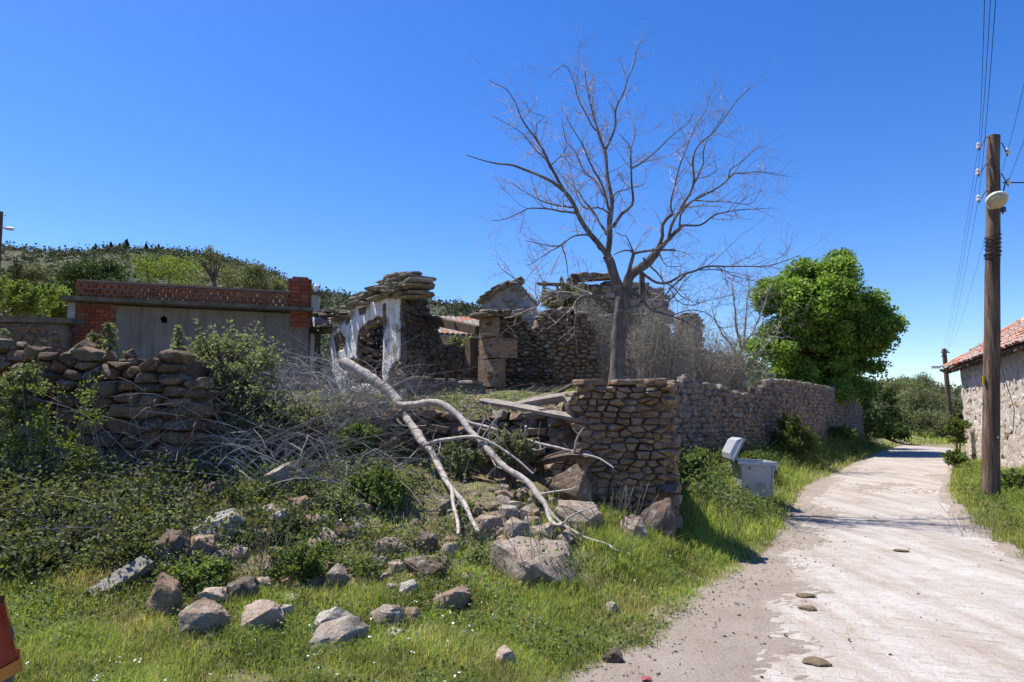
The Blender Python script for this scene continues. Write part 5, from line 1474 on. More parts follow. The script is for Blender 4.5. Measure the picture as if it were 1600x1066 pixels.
# the great flat slab under the bough ends
c = P(838, 884, gd(838, 900))
o = link('rock', rock_mesh('rock', (.50, .42, .40), 44, 4, 7, .05, .6), M['boulder'], None, c + Vector((0, .12, -.08)), (.30, .12, .2))
tag(o, 'great flat pinkish boulder in front of the pier, crossed by branch shadows', 'rock')
# long pale slab leaning in the grass
a, b = P(140, 930, gd(140, 936)), P(232, 878, gd(232, 892) - .05)
a.z += .02; b.z += .03
c_ = (b - a); sd = c_.cross(Vector((0, -.75, .65))).normalized(); up_ = sd.cross(c_).normalized(); V = []; F = []; n = 8; r_ = random.Random(45)
for i in range(n + 1):
    q = a.lerp(b, i / n); w0, w1, th = .065 + r_.uniform(-.012, .012), .065 + r_.uniform(-.012, .012), .075
    V += [q - sd * w0 - up_ * th, q + sd * w1 - up_ * th, q + sd * (w1 - .006) + up_ * r_.uniform(-.008, .008), q - sd * (w0 - .006) + up_ * r_.uniform(-.008, .008)]
for i in range(n):
    for k in range(4): F.append((i * 4 + k, i * 4 + (k + 1) % 4, i * 4 + 4 + (k + 1) % 4, i * 4 + 4 + k))
F += [(3, 2, 1, 0), (n * 4, n * 4 + 1, n * 4 + 2, n * 4 + 3)]
o = link('stone_slab', py_mesh('stone_slab', V, F, 30), M['slab'])
tag(o, 'long pale flat slab tilted in the grass before the brambles', 'stone slab')
# small broken stones
R = random.Random(77)
meshes = [rock_mesh('rubble_stone', (.07, .06, .045), 200 + k, 2, 8, .08) for k in range(14)]
for k, me_ in enumerate(meshes): me_.materials.append(M[('boulder', 'wall_stone', 'pier_stone', 'boulder', 'tan_rock', 'red_stone', 'boulder')[k % 7]])
COLW = {'grey brown fieldstone': 'grey brown', 'fallen boulder stone': 'pinkish', 'brown fieldstone': 'dark brown', 'tan boulder': 'tan', 'reddish fieldstone': 'reddish'}
SHAPEW = ('blunt', 'wedge shaped', 'flat', 'angular', 'squarish', 'pointed', 'rounded')
used_labels = {}
def scatter_rubble(n, x0, x1, y0, y1, zone, group, smin=.6, smax=1.6, marks=()):
    """marks: (px, py, phrase) of things one can find; each stone is named by its look and the nearest of them"""
    k = 0
    for _ in range(n * 6):
        if k >= n: break
        px, py = R.uniform(x0, x1), R.uniform(y0, y1); d = gd(px, py)
        if d >= 10.5: continue
        q = P(px, py, d); mi = R.randrange(len(meshes)); o = bpy.data.objects.new('rubble_stone', meshes[mi])
        s = R.uniform(smin, smax)
        o.scale = (s, s * R.uniform(.8, 1.2), s * R.uniform(.7, 1.2)); o.location = q + Vector((0, 0, .01)); o.rotation_euler = (R.uniform(-.4, .4), R.uniform(-.4, .4), R.uniform(0, 6.28))
        size = 'tiny' if s < .8 else 'small' if s < 1.2 else 'middling' if s < 1.7 else 'sizeable' if s < 2.2 else 'large'
        m_ = min(marks, key=lambda t_: math.hypot(t_[0] - px, (t_[1] - py) * 1.6)); dx, dy = px - m_[0], py - m_[1]
        rel = ('right of' if dx > 0 else 'left of') if abs(dx) > abs(dy) * 1.6 else ('below' if dy > 0 else 'above')
        near = 'close ' if math.hypot(dx, dy) < 22 else 'a little ' if math.hypot(dx, dy) < 50 else 'well '
        lab = f"{size} {SHAPEW[mi // 2]} {COLW[meshes[mi].materials[0].name]} stone {near}{rel} {m_[2]}"
        if lab in used_labels: continue
        used_labels[lab] = 1; C.objects.link(o); tag(o, lab, 'rock', group); k += 1
MARKS = [(640, 700, 'the fork of the fallen limb'), (745, 820, 'the left bough tip'), (838, 884, 'the great flat boulder'), (860, 780, 'the crook of the long bough'), (340, 822, 'the lichen crusted slab'),
         (445, 750, 'the rounded lump of rock'), (670, 886, 'the long flat grey stone'), (313, 972, 'the large pinkish boulder'), (402, 966, 'the flat faced rock'), (527, 1000, 'the front tan boulder'),
         (620, 966, 'the split block'), (709, 940, 'the brown sloping boulder'), (525, 905, 'the grey tilted stone'), (603, 856, 'the flat grey stone'), (905, 633, 'the craggy boulder'), (898, 762, 'the big angular block'),
         (827, 660, 'the red brown stone'), (825, 640, 'the long grey board'), (600, 620, 'the butt of the limb'), (500, 650, 'the bramble stems'), (182, 905, 'the leaning slab')]
scatter_rubble(60, 730, 915, 760, 850, 'before the pier', 'rubble at the foot of the pier', .7, 2.3, MARKS)
scatter_rubble(80, 430, 780, 615, 700, 'on the bank', 'rubble on the bank behind the thicket', .9, 2.8, MARKS)
scatter_rubble(60, 300, 720, 790, 900, 'in the weeds', 'stones on the weedy rubble slope', .8, 2.6, MARKS)
scatter_rubble(36, 260, 740, 890, 1000, 'in the grass', 'small stones in the grass', .5, 1.3, MARKS)
scatter_rubble(50, 815, 905, 650, 790, 'on the ragged pier edge', 'loose stones on the broken pier edge', .8, 2.4, MARKS)
# litter and marks on the lane
for (px, py, s, lab) in ((1276, 1035, .11, 'oval dark dung pat on the lane, nearest the camera'), (1258, 931, .10, 'flat ochre dung pat in the middle of the lane'), (1262, 951, .09, 'smaller broken dung pat just below the ochre one'), (1408, 861, .10, 'dung pat far up the middle of the lane')):
    d = (CAM_Z - .01) / max(.01, -(P(px, py, 1).z - CAM_Z)); q = P(px, py, d)
    me = rock_mesh('dung_pat', (s, s * .8, .022), int(px), 3, 5, .12); o = link('dung_pat', me, M['dung'], None, (q.x, q.y, .012)); tag(o, lab, 'dung pat')
d = (CAM_Z - .03) / -(P(1010, 1060, 1).z - CAM_Z); q = P(1010, 1060, d)
mb = MB(); R2 = random.Random(4); V = []
for i in range(5):
    for j in range(5): V.append((q.x + (i - 2) * .015 + R2.uniform(-.01, .01), q.y + (j - 2) * .012, .026 + R2.uniform(0, .014)))
mb.add(V, [(i * 5 + j, i * 5 + j + 1, i * 5 + j + 6, i * 5 + j + 5) for i in range(4) for j in range(4)])
o = mb.make('plastic_scrap', M['red_rag'], None, None, 30); tag(o, 'crumpled scrap of red plastic on the dirt at the bottom edge', 'litter')

# ------------------------------------------------------------------ parked car: its rear corner reaches into the frame
t = thing('parked_car', 'dark blue car whose rear corner and red tail lamp reach into the frame', 'car', (-3.80, 1.85, .05)); off = Vector((0, 0, 0))
def loft(secs, name, m, parent, smooth=40):
    """secs: (x, z0, z1, half width low, half width high)"""
    V = []; F = []; n = 12
    for (x, z0, z1, wl, wh) in secs:
        hgt = z1 - z0
        prof = [(-wl * .92, z0), (wl * .92, z0), (wl, z0 + hgt * .12), (wl * 1.0, z0 + hgt * .5), ((wl * .6 + wh * .4), z0 + hgt * .8), (wh * .97, z0 + hgt * .95), (wh * .85, z1), (-wh * .85, z1), (-wh * .97, z0 + hgt * .95), (-(wl * .6 + wh * .4), z0 + hgt * .8), (-wl, z0 + hgt * .5), (-wl, z0 + hgt * .12)]
        for (y, z) in prof: V.append((x, y, z))
    for i in range(len(secs) - 1):
        for k in range(n): F.append((i * n + k, i * n + (k + 1) % n, (i + 1) * n + (k + 1) % n, (i + 1) * n + k))
    F.append(tuple(range(n - 1, -1, -1))); F.append(tuple(range((len(secs) - 1) * n, len(secs) * n)))
    return link(name, py_mesh(name, V, F, smooth), m, parent)
# car length along x, rear at +2.05
loft([(-2.0, .35, .62, .62, .58), (-1.9, .25, .74, .78, .70), (-1.2, .22, .92, .84, .78), (-.7, .22, .97, .84, .80), (1.4, .22, .98, .84, .80), (1.85, .24, .95, .82, .76), (1.99, .30, .90, .76, .70), (2.04, .36, .72, .66, .62)], 'body', M['car_blue'], t)
loft([(-.95, .95, .97, .74, .72), (-.35, .95, 1.40, .75, .58), (.3, .95, 1.46, .76, .60), (1.1, .95, 1.44, .75, .60), (1.65, .95, 1.0, .72, .70)], 'cabin', M['glass'], t)
loft([(-.3, 1.40, 1.42, .55, .54), (.3, 1.45, 1.50, .58, .56), (1.12, 1.43, 1.46, .57, .55)], 'roof', M['car_blue'], t)
loft([(1.90, .26, .58, .80, .80), (2.06, .30, .56, .76, .74), (2.11, .34, .52, .68, .66)], 'bumper', M['car_blue'], t)
for s in (-1, 1):
    V = []; F = []
    for (x, y) in ((1.62, .842), (1.84, .838), (1.965, .79), (2.035, .69), (2.045, .56)):
        for z in (.66, .70, .83, .90): V.append((x + .012 - (z - .66) * .22, s * (y + .008 - (z - .66) * .14), z))
    for i in range(4):
        for k in range(3):
            f = (i * 4 + k, i * 4 + k + 1, i * 4 + k + 5, i * 4 + k + 4); F.append(f if s > 0 else f[::-1])
    lamp = link('tail_light', py_mesh('tail_light', V, F, 60), M['tail_red'], t)
    V2 = [Vector(v) * 1.0 for v in V]; Va = []; Fa = []
    for i in range(5):
        for z in (0, 1): p_ = V2[i * 4].lerp(V2[i * 4 + 1], z); Va.append(p_ + Vector((.006, s * .006, 0)))
    for i in range(4): Fa.append((2 * i, 2 * i + 1, 2 * i + 3, 2 * i + 2))
    link('reflector', py_mesh('reflector', Va, Fa, 60), M['tail_amber'], lamp)
    for x in (-1.25, 1.3):
        mb = MB(); mb.lathe((x, s * .62, .30), [(.19, 0), (.28, .01), (.305, .04), (.305, .17), (.28, .2), (.19, .21)] if s > 0 else [(.19, 0), (.28, -.01), (.305, -.04), (.305, -.17), (.28, -.2), (.19, -.21)], 24, (0, 1, 0)); w_ = mb.make('wheel', M['rubber'], t, None, 40)
        mb = MB(); mb.lathe((x, s * .62, .30), [(.19, .0), (.185, s * .20), (.05, s * .19), (.01, s * .19)], 20, (0, 1, 0)); mb.make('rim', M['galv'], w_, None, 40)

# ------------------------------------------------------------------ vegetation
def leaf_cloud(name, m, blobs, size, parent=None, off=(0, 0, 0), asp=.55, up=.35, seed=0, shell=.55):
    """many small leaf faces spread through ellipsoids; blobs: (centre, (rx, ry, rz), count)"""
    r = np.random.default_rng(seed); Ps = []; 
    for (c, rad, n) in blobs:
        n = int(n)
        d = r.normal(size=(n, 3)) * .56; ln = np.linalg.norm(d, axis=1)[:, None]; d = d / np.maximum(1, ln / 1.45); q = np.ones(n)
        Ps.append(np.array(c) + d * q[:, None] * np.array(rad))
    Pt = np.concatenate(Ps); n = len(Pt)
    nrm = r.normal(size=(n, 3)) + np.array([0, 0, up * 2]); nrm /= np.linalg.norm(nrm, axis=1)[:, None]
    a = np.cross(nrm, r.normal(size=(n, 3))); a /= np.linalg.norm(a, axis=1)[:, None] + 1e-9
    b = np.cross(nrm, a)
    s = size * r.uniform(.55, 1.35, n)[:, None]
    Pt = Pt - np.array(off)
    fold = nrm * s * .18
    V = np.stack([Pt - a * s * .5, Pt + b * s * .5 * asp + fold * .4, Pt + a * s * .5 - fold * .5, Pt - b * s * .5 * asp + fold * .4], 1).reshape(-1, 3)
    F = np.arange(4 * n).reshape(n, 4)
    return link(name, fast_mesh(name, V, F), m, parent)

def sub_blobs(c, rad, k, rs, count, seed, lo=-.6):
    """leaf clumps spread through and over an ellipsoid"""
    r = random.Random(seed); out = []
    for _ in range(k):
        while True:
            d = Vector((r.gauss(0, 1), r.gauss(0, 1), r.gauss(0, 1))).normalized()
            if d.z > lo: break
        q = r.uniform(.45, .95); s = r.uniform(.6, 1.35) * rs
        out.append(((c[0] + d.x * rad[0] * q, c[1] + d.y * rad[1] * q, c[2] + d.z * rad[2] * q), (s, s, s * .75), count * s * s / rs / rs))
    return out

def tree(name, label, cat, base, blobs, leaf, m, bark='brown_bark', r0=.15, group=None, seed=0, limbs=7, asp=.55, lean=0.0):
    t = thing(name, label, cat, base, group); r = random.Random(seed); base = Vector(base)
    top = sum((Vector(b[0]) for b in blobs), Vector()) / len(blobs)
    mb = MB(); mid = base.lerp(top, .55) + Vector((r.uniform(-.1, .1), 0, 0))
    mb.tube(spline([base - Vector((0, 0, .2)), base.lerp(mid, .5) + Vector((lean, 0, 0)), mid], .3), [r0 * (1 - .4 * i / 30) for i in range(60)], 9)
    for k in range(limbs):
        q = Vector(r.choice(blobs)[0]); s = base.lerp(mid, r.uniform(.45, 1))
        pp = spline([s, s.lerp(q, .5) + Vector((r.uniform(-.2, .2), r.uniform(-.2, .2), r.uniform(0, .3))), q], .35); mb.tube(pp, [r0 * .5 * (1 - .8 * i / len(pp)) for i in range(len(pp))], 6)
    mb.make('trunk', M[bark], t, base)
    leaf_cloud('crown', M[m], blobs, leaf, t, base, asp, seed=seed)
    return t

def pblob(px, py, d, rp):   # centre and radius from pixels
    c = P(px, py, d); return c, rp * d / FPX

# big bright green tree behind the boundary wall
D = 33.0; blobs = []; r = random.Random(31)
for (px, py, rp, n) in ((1290, 470, 62, 16), (1232, 490, 48, 12), (1345, 500, 50, 13), (1255, 440, 36, 9), (1312, 424, 26, 7), (1370, 520, 32, 9), (1215, 450, 30, 7), (1280, 540, 62, 14), (1205, 545, 36, 8), (1345, 560, 42, 10), (1312, 405, 11, 3), (1240, 585, 40, 6), (1383, 500, 16, 4), (1330, 590, 36, 6), (1300, 515, 46, 11), (1325, 545, 42, 9), (1268, 520, 44, 9), (1290, 600, 40, 6), (1262, 575, 44, 9), (1312, 572, 40, 8)):
    c, R_ = pblob(px, py, D + r.uniform(-1.2, 1.2), rp)
    blobs += sub_blobs(c, (R_, R_ * 1.1, R_ * .85), int(n * 1.8), .44, 380, int(px * 3 + py), -.9)
c, R_ = pblob(1290, 500, D, 88); blobs += sub_blobs(c, (R_, R_, R_ * .95), 60, .22, 60, 333, -.9)
tree('green_tree', 'large bright green leafy tree behind the stone boundary wall', 'tree', P(1290, 640, D), blobs, .15, 'fig', r0=.28, seed=31, limbs=16, asp=.8)
# fresh suckers and dark scrub round its foot
c, R_ = pblob(1345, 655, 35, 42)
def shrub(name, label, cx, cy, d, rp, n, leaf, m, k=14, cat='shrub', squash=.8, seed=0, group=None, rs=.35):
    c, R_ = pblob(cx, cy, d, rp); base = (c.x, c.y, min(c.z - R_ * .5, max(h(c.x, c.y), c.z - 2 * R_)))
    t = thing(name, label, cat, base, group)
    bl_ = sub_blobs(c, (R_, R_, R_ * squash), k, R_ * rs, n / k, seed, -.8)
    mb = MB(); rr = random.Random(seed)
    for _ in range(int(14 + k * .5)):       # loose sprigs that break the outline
        d_ = Vector((rr.gauss(0, 1), rr.gauss(0, 1), abs(rr.gauss(0, 1)) + .1)).normalized(); q = rr.uniform(.75, 1.15)
        a_ = Vector(c) + Vector((d_.x * R_ * q * .8, d_.y * R_ * q * .8, d_.z * R_ * squash * q * .8)); b_ = a_ + (d_ + Vector((0, 0, .5))).normalized() * R_ * rr.uniform(.2, .5)
        for f_ in (0, .33, .66, 1): bl_.append((tuple(a_.lerp(b_, f_)), (R_ * .09 * (1.3 - f_ * .6),) * 3, n / k * .05))
        mb.tube([Vector(c).lerp(a_, .5), a_, b_], [.008, .006, .003], 4)
    leaf_cloud('foliage', M[m], bl_, leaf, t, base, .6, seed=seed)
    for b in bl_[:10]: 
        q = Vector(b[0]); b0 = Vector(base); mb.tube([b0 + Vector((rr.uniform(-.05, .05), rr.uniform(-.05, .05), -.05)), b0.lerp(q, .6) + Vector((rr.uniform(-.1, .1) * R_, 0, 0)), q], [.02 * R_ + .006, .014 * R_ + .004, .005], 5)
    mb.make('stems', M['brown_bark'], t, base)
    return t
shrub('dark_shrub', 'dark green shrub at the far end of the boundary wall', 1352, 640, 37.5, 46, 6000, .16, 'dark_tree', 16, seed=3, squash=1.1)
shrub('dark_shrub', 'low dark bush in shade where the lane bends out of sight', 1392, 668, 44, 26, 3000, .16, 'dark_tree', 10, seed=4)
# olive trees beyond the bend
for i, (px, py, d, rp, lab) in enumerate(((1440, 630, 62, 40, 'rounded grey green olive tree left of the far pole'), (1398, 622, 70, 34, 'taller olive tree just right of the green tree'), (1462, 668, 56, 28, 'small pale olive bush beside the far pole'), (1420, 664, 58, 30, 'low spreading olive tree at the bend of the lane'), (1455, 612, 85, 28, 'dark olive tree rearmost beyond the far pole'), (1428, 606, 82, 24, 'farthest olive crown on the skyline over the bend'), (1500, 640, 66, 26, 'olive tree mostly behind the tiled house'))):
    c, R_ = pblob(px, py, d, rp); base = Vector((c.x, c.y, .3))
    blobs = sub_blobs(c, (R_, R_, R_ * .75), 20, R_ * .36, 380, 100 + i, -.7)
    tree('olive_tree', lab, 'tree', base, blobs, .17, 'olive', r0=.16, seed=100 + i, group='olive trees beyond the bend')
shrub('green_bush', 'green bush at the grassy bank where the lane ends', 1440, 690, 54, 22, 1800, .16, 'mid_tree', 10, seed=12, squash=.5)
shrub('wall_foot_bush', 'tall green weeds at the far corner of the tiled house', 1496, 676, 24.5, 15, 2000, .09, 'weed', 14, seed=13, squash=2.0)
shrub('wall_foot_bush', 'low leafy weeds at the foot of the lane wall of the tiled house', 1492, 716, 21.5, 15, 1800, .08, 'weed', 14, seed=14, squash=.9)
shrub('wall_foot_bush', 'dark weeds between pole and house wall', 1585, 757, 13.6, 26, 2600, .06, 'weed', 14, seed=15, squash=.7)
# shrubs along the boundary wall
shrub('ivy_bush', 'leafy green bush against the boundary wall beyond the bin', 1240, 690, 21.5, 34, 6000, .075, 'weed', 18, seed=16, squash=1.1)
shrub('ivy_bush', 'leafy bush on the verge near the far end of the boundary wall', 1312, 690, 29, 26, 3000, .10, 'weed', 12, seed=17, squash=.8)
shrub('verge_weeds', 'patch of leafy weeds behind the open bin', 1190, 728, 15.5, 30, 4500, .05, 'weed', 16, seed=18, squash=.6)
shrub('verge_weeds', 'patch of leafy weeds left of the open bin below the wall', 1105, 722, 14.0, 26, 4500, .05, 'weed', 16, seed=19, squash=.6)
shrub('verge_weeds', 'lush weeds in the shaded corner beside the pier', 1078, 742, 11.8, 24, 5200, .05, 'weed', 16, seed=20, squash=.9)

# trees and bushes behind the cement house
def tr(name, lab, px, py, d, rp, m, leaf, n, seed, basey=None, rx=1.0, rz=.9, r0=.14, k=16, rs=.36, grp=None):
    c, R_ = pblob(px, py, d, rp); base = Vector((c.x, c.y, 2.6 if basey is None else P(px, basey, d).z))
    tree(name, lab, 'tree', base, sub_blobs(c, (R_ * rx, R_, R_ * rz), k, R_ * rs, n / k, seed, -.8), leaf, M and m, r0=r0, seed=seed, group=grp)
tr('dark_green_tree', 'dense dark green tree above the left end of the brick parapet', 138, 442, 46, 46, 'dark_tree', .17, 9000, 41, rx=1.15)
tr('dark_green_tree', 'smaller dark green tree behind the middle of the parapet', 182, 455, 50, 26, 'dark_tree', .17, 3500, 42)
tr('pale_green_tree', 'feathery yellow green tree behind the brick parapet', 262, 430, 40, 44, 'mid_tree', .13, 3800, 43, rx=1.1, rz=1.0)
tr('olive_like_tree', 'grey green bushy tree left of the brick chimney', 375, 436, 42, 36, 'olive', .15, 4500, 45, rx=1.15)
tr('olive_like_tree', 'grey green tree just over the parapet beside the chimney', 418, 448, 44, 24, 'olive', .15, 2500, 46)
tr('olive_like_tree', 'grey green tree over the middle of the parapet', 300, 455, 36, 28, 'olive', .13, 2600, 47)
c, R_ = pblob(330, 400, 38, 19); c2, R2_ = pblob(338, 422, 38, 10)
tree('slender_tree', 'slender open crowned tree with a bare dark trunk behind the parapet', 'tree', P(338, 470, 38), sub_blobs(c, (R_, R_, R_ * 1.1), 12, R_ * .34, 75, 48, -1) , .13, 'olive', r0=.12, seed=48, limbs=10)
mb = MB(); pts, rad = limb([(207, 445), (206, 428), (204, 408)], 36, 36, .06, .02, .2, .02, 3); mb.tube(pts, rad, 6); o = mb.make('dead_trunk', M['bleached']); o.name = 'dead_tree'; tag(o, 'bare pale dead tree stem sticking up behind the parapet', 'dead tree')
for i, (px, py, d, rp, m, lab) in enumerate(((20, 470, 30, 34, 'mid_tree', 'yellow green bush above the capped wall, near the left edge'), (70, 465, 32, 32, 'mid_tree', 'yellow green bush between capped wall and dark green tree'), (45, 440, 40, 30, 'olive', 'greyish bush higher up behind the yellow green ones'), (-25, 460, 34, 34, 'mid_tree', 'yellow green bush cut by the left edge of the photo'), (95, 488, 26, 18, 'mid_tree', 'small fresh green bush at the corner of the cement house'))):
    shrub('hedge_bush', lab, px, py, d, rp, 3800, .13, m, 14, seed=60 + i, squash=.75)
shrub('gap_bush', 'pale green bush in the gap under the timber beam', 722, 545, 23, 24, 2400, .10, 'olive', 12, seed=66)
shrub('ruin_creeper', 'green creeper bush on the far ruin left of the dead tree', 888, 470, 20.6, 34, 3800, .10, 'olive', 16, seed=67, squash=1.0)

# ridge conifers and the wooded hillside
r = random.Random(61)
for i, (px, py, hp) in enumerate(((148, 394, 16), (173, 386, 11), (187, 386, 9), (197, 384, 14), (228, 387, 10), (248, 389, 10), (112, 393, 9))):
    d = 300.; c = P(px, py + 4, d); H_ = hp * d / FPX
    words = ('left of the others', 'just left of the tallest', 'tiny, beside the tallest', 'tallest of the row', 'right of the tallest', 'last on the right', 'first on the left')
    t = thing('ridge_conifer', 'dark little conifer on the hill ridge, ' + words[i], 'tree', c - Vector((0, 0, 1.5)), 'conifers on the ridge')
    mb = MB(); mb.tube([(0, 0, -1), (0, 0, H_)], [.25, .06], 6); mb.make('trunk', M['brown_bark'], t)
    leaf_cloud('crown', M['dark_tree'], [((r.uniform(-.3, .3), r.uniform(-.3, .3), 1.5 + H_ * f), ((1.05 - f) * H_ * .36, (1.05 - f) * H_ * .36, H_ * .13), 60) for f in np.linspace(.1, .95, 8)], .9, t, (0, 0, 0), .5, seed=i)
blobs = []; r = random.Random(62)
for _ in range(2600):
    px = r.uniform(-120, 860); Yd = 62 + 268 * r.random() ** .75; az = math.atan((px - 800) / FPX)
    z = float(hill_z(np.array(az), np.array(Yd), Yd)); s = r.uniform(.9, 2.6) * (.6 + Yd / 400)
    c = ((px - 800) / FPX * Yd, Yd, z + s * .3); blobs.append((c, (s, s, s * .75), 26))
for _ in range(500):
    px = r.uniform(1050, 1700); Yd = 90 + 240 * r.random(); az = math.atan((px - 800) / FPX)
    z = float(hill_z(np.array(az), np.array(Yd), Yd)); s = r.uniform(1.5, 3.2)
    blobs.append((((px - 800) / FPX * Yd, Yd, z + s * .5), (s, s, s * .8), 30))
o = leaf_cloud('hillside_woods', M['scrub'], blobs, 1.15, seed=63, asp=.8); tag(o, 'dark scrub and woodland covering the hillside behind the ruins', 'woodland', kind='stuff')

# ------------------------------------------------------------------ grey leafless shrubs behind the boundary wall
def bare_shrub(name, label, cx, base_y, d, wpx, hpx, n, m='stem', seed=0, rr=.008, cat='dry shrub', leafm=None, nl=0, lsize=.06, group=None):
    R0 = random.Random(seed); b = P(cx, base_y, d); k = d / FPX; W, Hh = wpx * k, hpx * k
    t = thing(name, label, cat, b, group); mb = MB(); tips = []
    for i in range(n):
        x = R0.uniform(-.5, .5) * W * .6; y = R0.uniform(-.5, .5) * W * .4; ex = x + R0.gauss(0, .28) * W * .7; hh = Hh * R0.uniform(.45, 1.0) * (1 - .45 * min(1, abs(ex) / (W * .6)))
        p0 = Vector((x, y, -.1)); p2 = Vector((ex, y + R0.gauss(0, .2) * W, hh)); p1 = p0.lerp(p2, .5) + Vector((R0.gauss(0, .08) * W, R0.gauss(0, .08) * W, .1 * hh))
        pp = [p0, p0.lerp(p1, .6), p1, p1.lerp(p2, .5) + Vector((R0.gauss(0, .03), 0, 0)) * W, p2]
        mb.fine(pp, [rr, rr * .85, rr * .7, rr * .5, rr * .25])
        for q in range(4):
            f = R0.uniform(.35, .98); a = pp[min(4, int(f * 4))].lerp(pp[min(4, int(f * 4) + 1)], f * 4 % 1)
            e = a + Vector((R0.gauss(0, .10) * W, R0.gauss(0, .10) * W, R0.uniform(-.02, .16) * Hh)); mb.fine([a, a.lerp(e, .5) + Vector((0, 0, .02)), e], [rr * .5, rr * .4, rr * .2]); tips.append(e)
    stuff(mb.make('stems', M[m], t))
    if leafm:
        leaf_cloud('leaves', M[leafm], [((q.x, q.y, q.z), (.12 * W, .12 * W, .10 * Hh), nl / len(tips)) for q in tips], lsize, t, seed=seed)
    return t
bare_shrub('dry_shrub', 'mass of grey leafless brush right of the dead tree trunk', 1030, 615, 17.5, 130, 165, 260, seed=1, leafm='straw', nl=7000, lsize=.04)
bare_shrub('dry_shrub', 'grey leafless brush hanging before the far ruin left of the trunk', 920, 605, 18.5, 90, 160, 200, seed=2, leafm='straw', nl=7000, lsize=.04)
bare_shrub('dry_shrub', 'grey brush between dead tree and isolated stone stack', 1085, 615, 19.5, 110, 130, 220, seed=3, leafm='straw', nl=6000, lsize=.04)
bare_shrub('dry_shrub', 'grey brush in front of the green tree foot', 1135, 620, 21, 90, 110, 170, seed=4, leafm='straw', nl=4500, lsize=.045)
# small leafless tree before the green tree
t = thing('bare_small_tree', 'small grey leafless tree standing in front of the bright green tree', 'tree', P(1155, 620, 22)); off = t.location
R = random.Random(9); tw = MB()
for i, (pix, r0, r1) in enumerate((([(1156, 625), (1155, 590), (1152, 565), (1158, 545)], .10, .06), ([(1158, 545), (1150, 510), (1146, 470), (1144, 440)], .05, .008), ([(1158, 548), (1175, 520), (1190, 490), (1200, 460)], .045, .008), ([(1156, 555), (1135, 530), (1120, 505), (1112, 480)], .04, .008), ([(1160, 545), (1165, 500), (1168, 465), (1172, 440)], .035, .008), ([(1157, 560), (1185, 550), (1210, 525), (1222, 500)], .035, .008), ([(1154, 575), (1130, 560), (1105, 550), (1090, 530)], .03, .008))):
    pts, rad = limb(pix, 22, 22 + R.uniform(-1, 1), r0, r1, .15, .03, i + 200); mb = MB(); mb.tube(pts, rad, 7); mb.make('branch' if i else 'trunk', M['stem'], t, off)
    if i:
        for j in range(2, len(pts)):
            for _ in range(2): shoot(pts[j], ((pts[j] - pts[j - 1]).normalized() * .6 + rdir() * .9).normalized(), R.uniform(.4, 1.1), .009, 2, tw)
stuff(tw.make('twigs', M['stem'], t, off))

# ------------------------------------------------------------------ the big leafy shrub, the thicket and the brambles on the slope
shrub('leafy_shrub', 'tall grey green leafy shrub beside the end of the dry stone wall', 356, 590, 9.0, 76, 9000, .048, 'mullein', 80, seed=71, squash=1.0, rs=.17)
shrub('leafy_shrub', 'lower grey green shrub merging into the bramble stems', 396, 650, 8.8, 58, 4200, .045, 'mullein', 60, seed=72, squash=.9, rs=.18)
shrub('green_weed_bush', 'lush green weed bush under the left bough', 588, 772, 7.7, 46, 6500, .045, 'weed', 30, seed=73, squash=.75, rs=.3)
shrub('leafy_shrub', 'grey green shrub growing up through the middle of the bramble stems', 468, 668, 8.9, 44, 3400, .042, 'mullein', 40, seed=83, squash=.8, rs=.2)
shrub('leafy_shrub', 'low leafy shrub between the bramble stems and the fallen limb', 556, 690, 8.7, 36, 2800, .04, 'weed', 34, seed=84, squash=.8, rs=.22)
shrub('green_weed_bush', 'green weeds at the foot of the thicket', 530, 800, 7.4, 46, 5000, .042, 'mullein', 26, seed=74, squash=.6, rs=.3)
shrub('green_weed_bush', 'green weeds between the two long boughs', 716, 722, 8.75, 36, 4000, .042, 'mullein', 22, seed=75, squash=.8, rs=.3)
shrub('green_weed_bush', 'green weeds in the rubble under the long board', 800, 700, 8.6, 34, 2600, .045, 'mullein', 16, seed=76, squash=.8)
shrub('green_weed_bush', 'dark creeping plant on the rocks left of the scattered boulders', 310, 905, 5.9, 44, 4200, .036, 'weed', 22, seed=77, squash=.6, rs=.3)
shrub('green_weed_bush', 'leafy plant in the hollow right of the stone scatter', 470, 885, 6.1, 46, 4200, .036, 'weed', 22, seed=78, squash=.7, rs=.3)
def spike(label, px, y0, y1, d, seed, w=.10, n=170, m='mullein', leaf=.08, name='tall_weed'):
    b, e = P(px, y0, d), P(px + random.uniform(-4, 4), y1, d); L_ = (e - b).length
    t = thing(name, label, 'plant', b); mb = MB(); mb.tube([(0, 0, -.1), (.01, 0, L_ * .5), e - b], [.012, .009, .004], 5); mb.make('stem', M['weed'], t)
    leaf_cloud('leaves', M[m], [(((e - b) * f)[:], (w * (1.15 - f * .8), w * (1.15 - f * .8), L_ * .07), n / 9) for f in np.linspace(.08, .97, 9)], leaf, t, seed=seed, asp=.4)
spike('tall leafy weed on the dry wall before the brick corner', 172, 566, 506, 8.5, 1, .13, 260)
spike('short leafy weed left of the tall one on the dry wall', 144, 562, 522, 8.5, 2, .11, 170)
spike('tall leafy weed before the grey rendered wall of the house', 275, 572, 512, 8.6, 3, .10, 200)
spike('leafy weed at the left edge on the dry wall', 8, 560, 516, 8.6, 4, .10, 160)
spike('slender weed at the right end of the dry wall', 305, 590, 545, 8.8, 5, .09, 140)
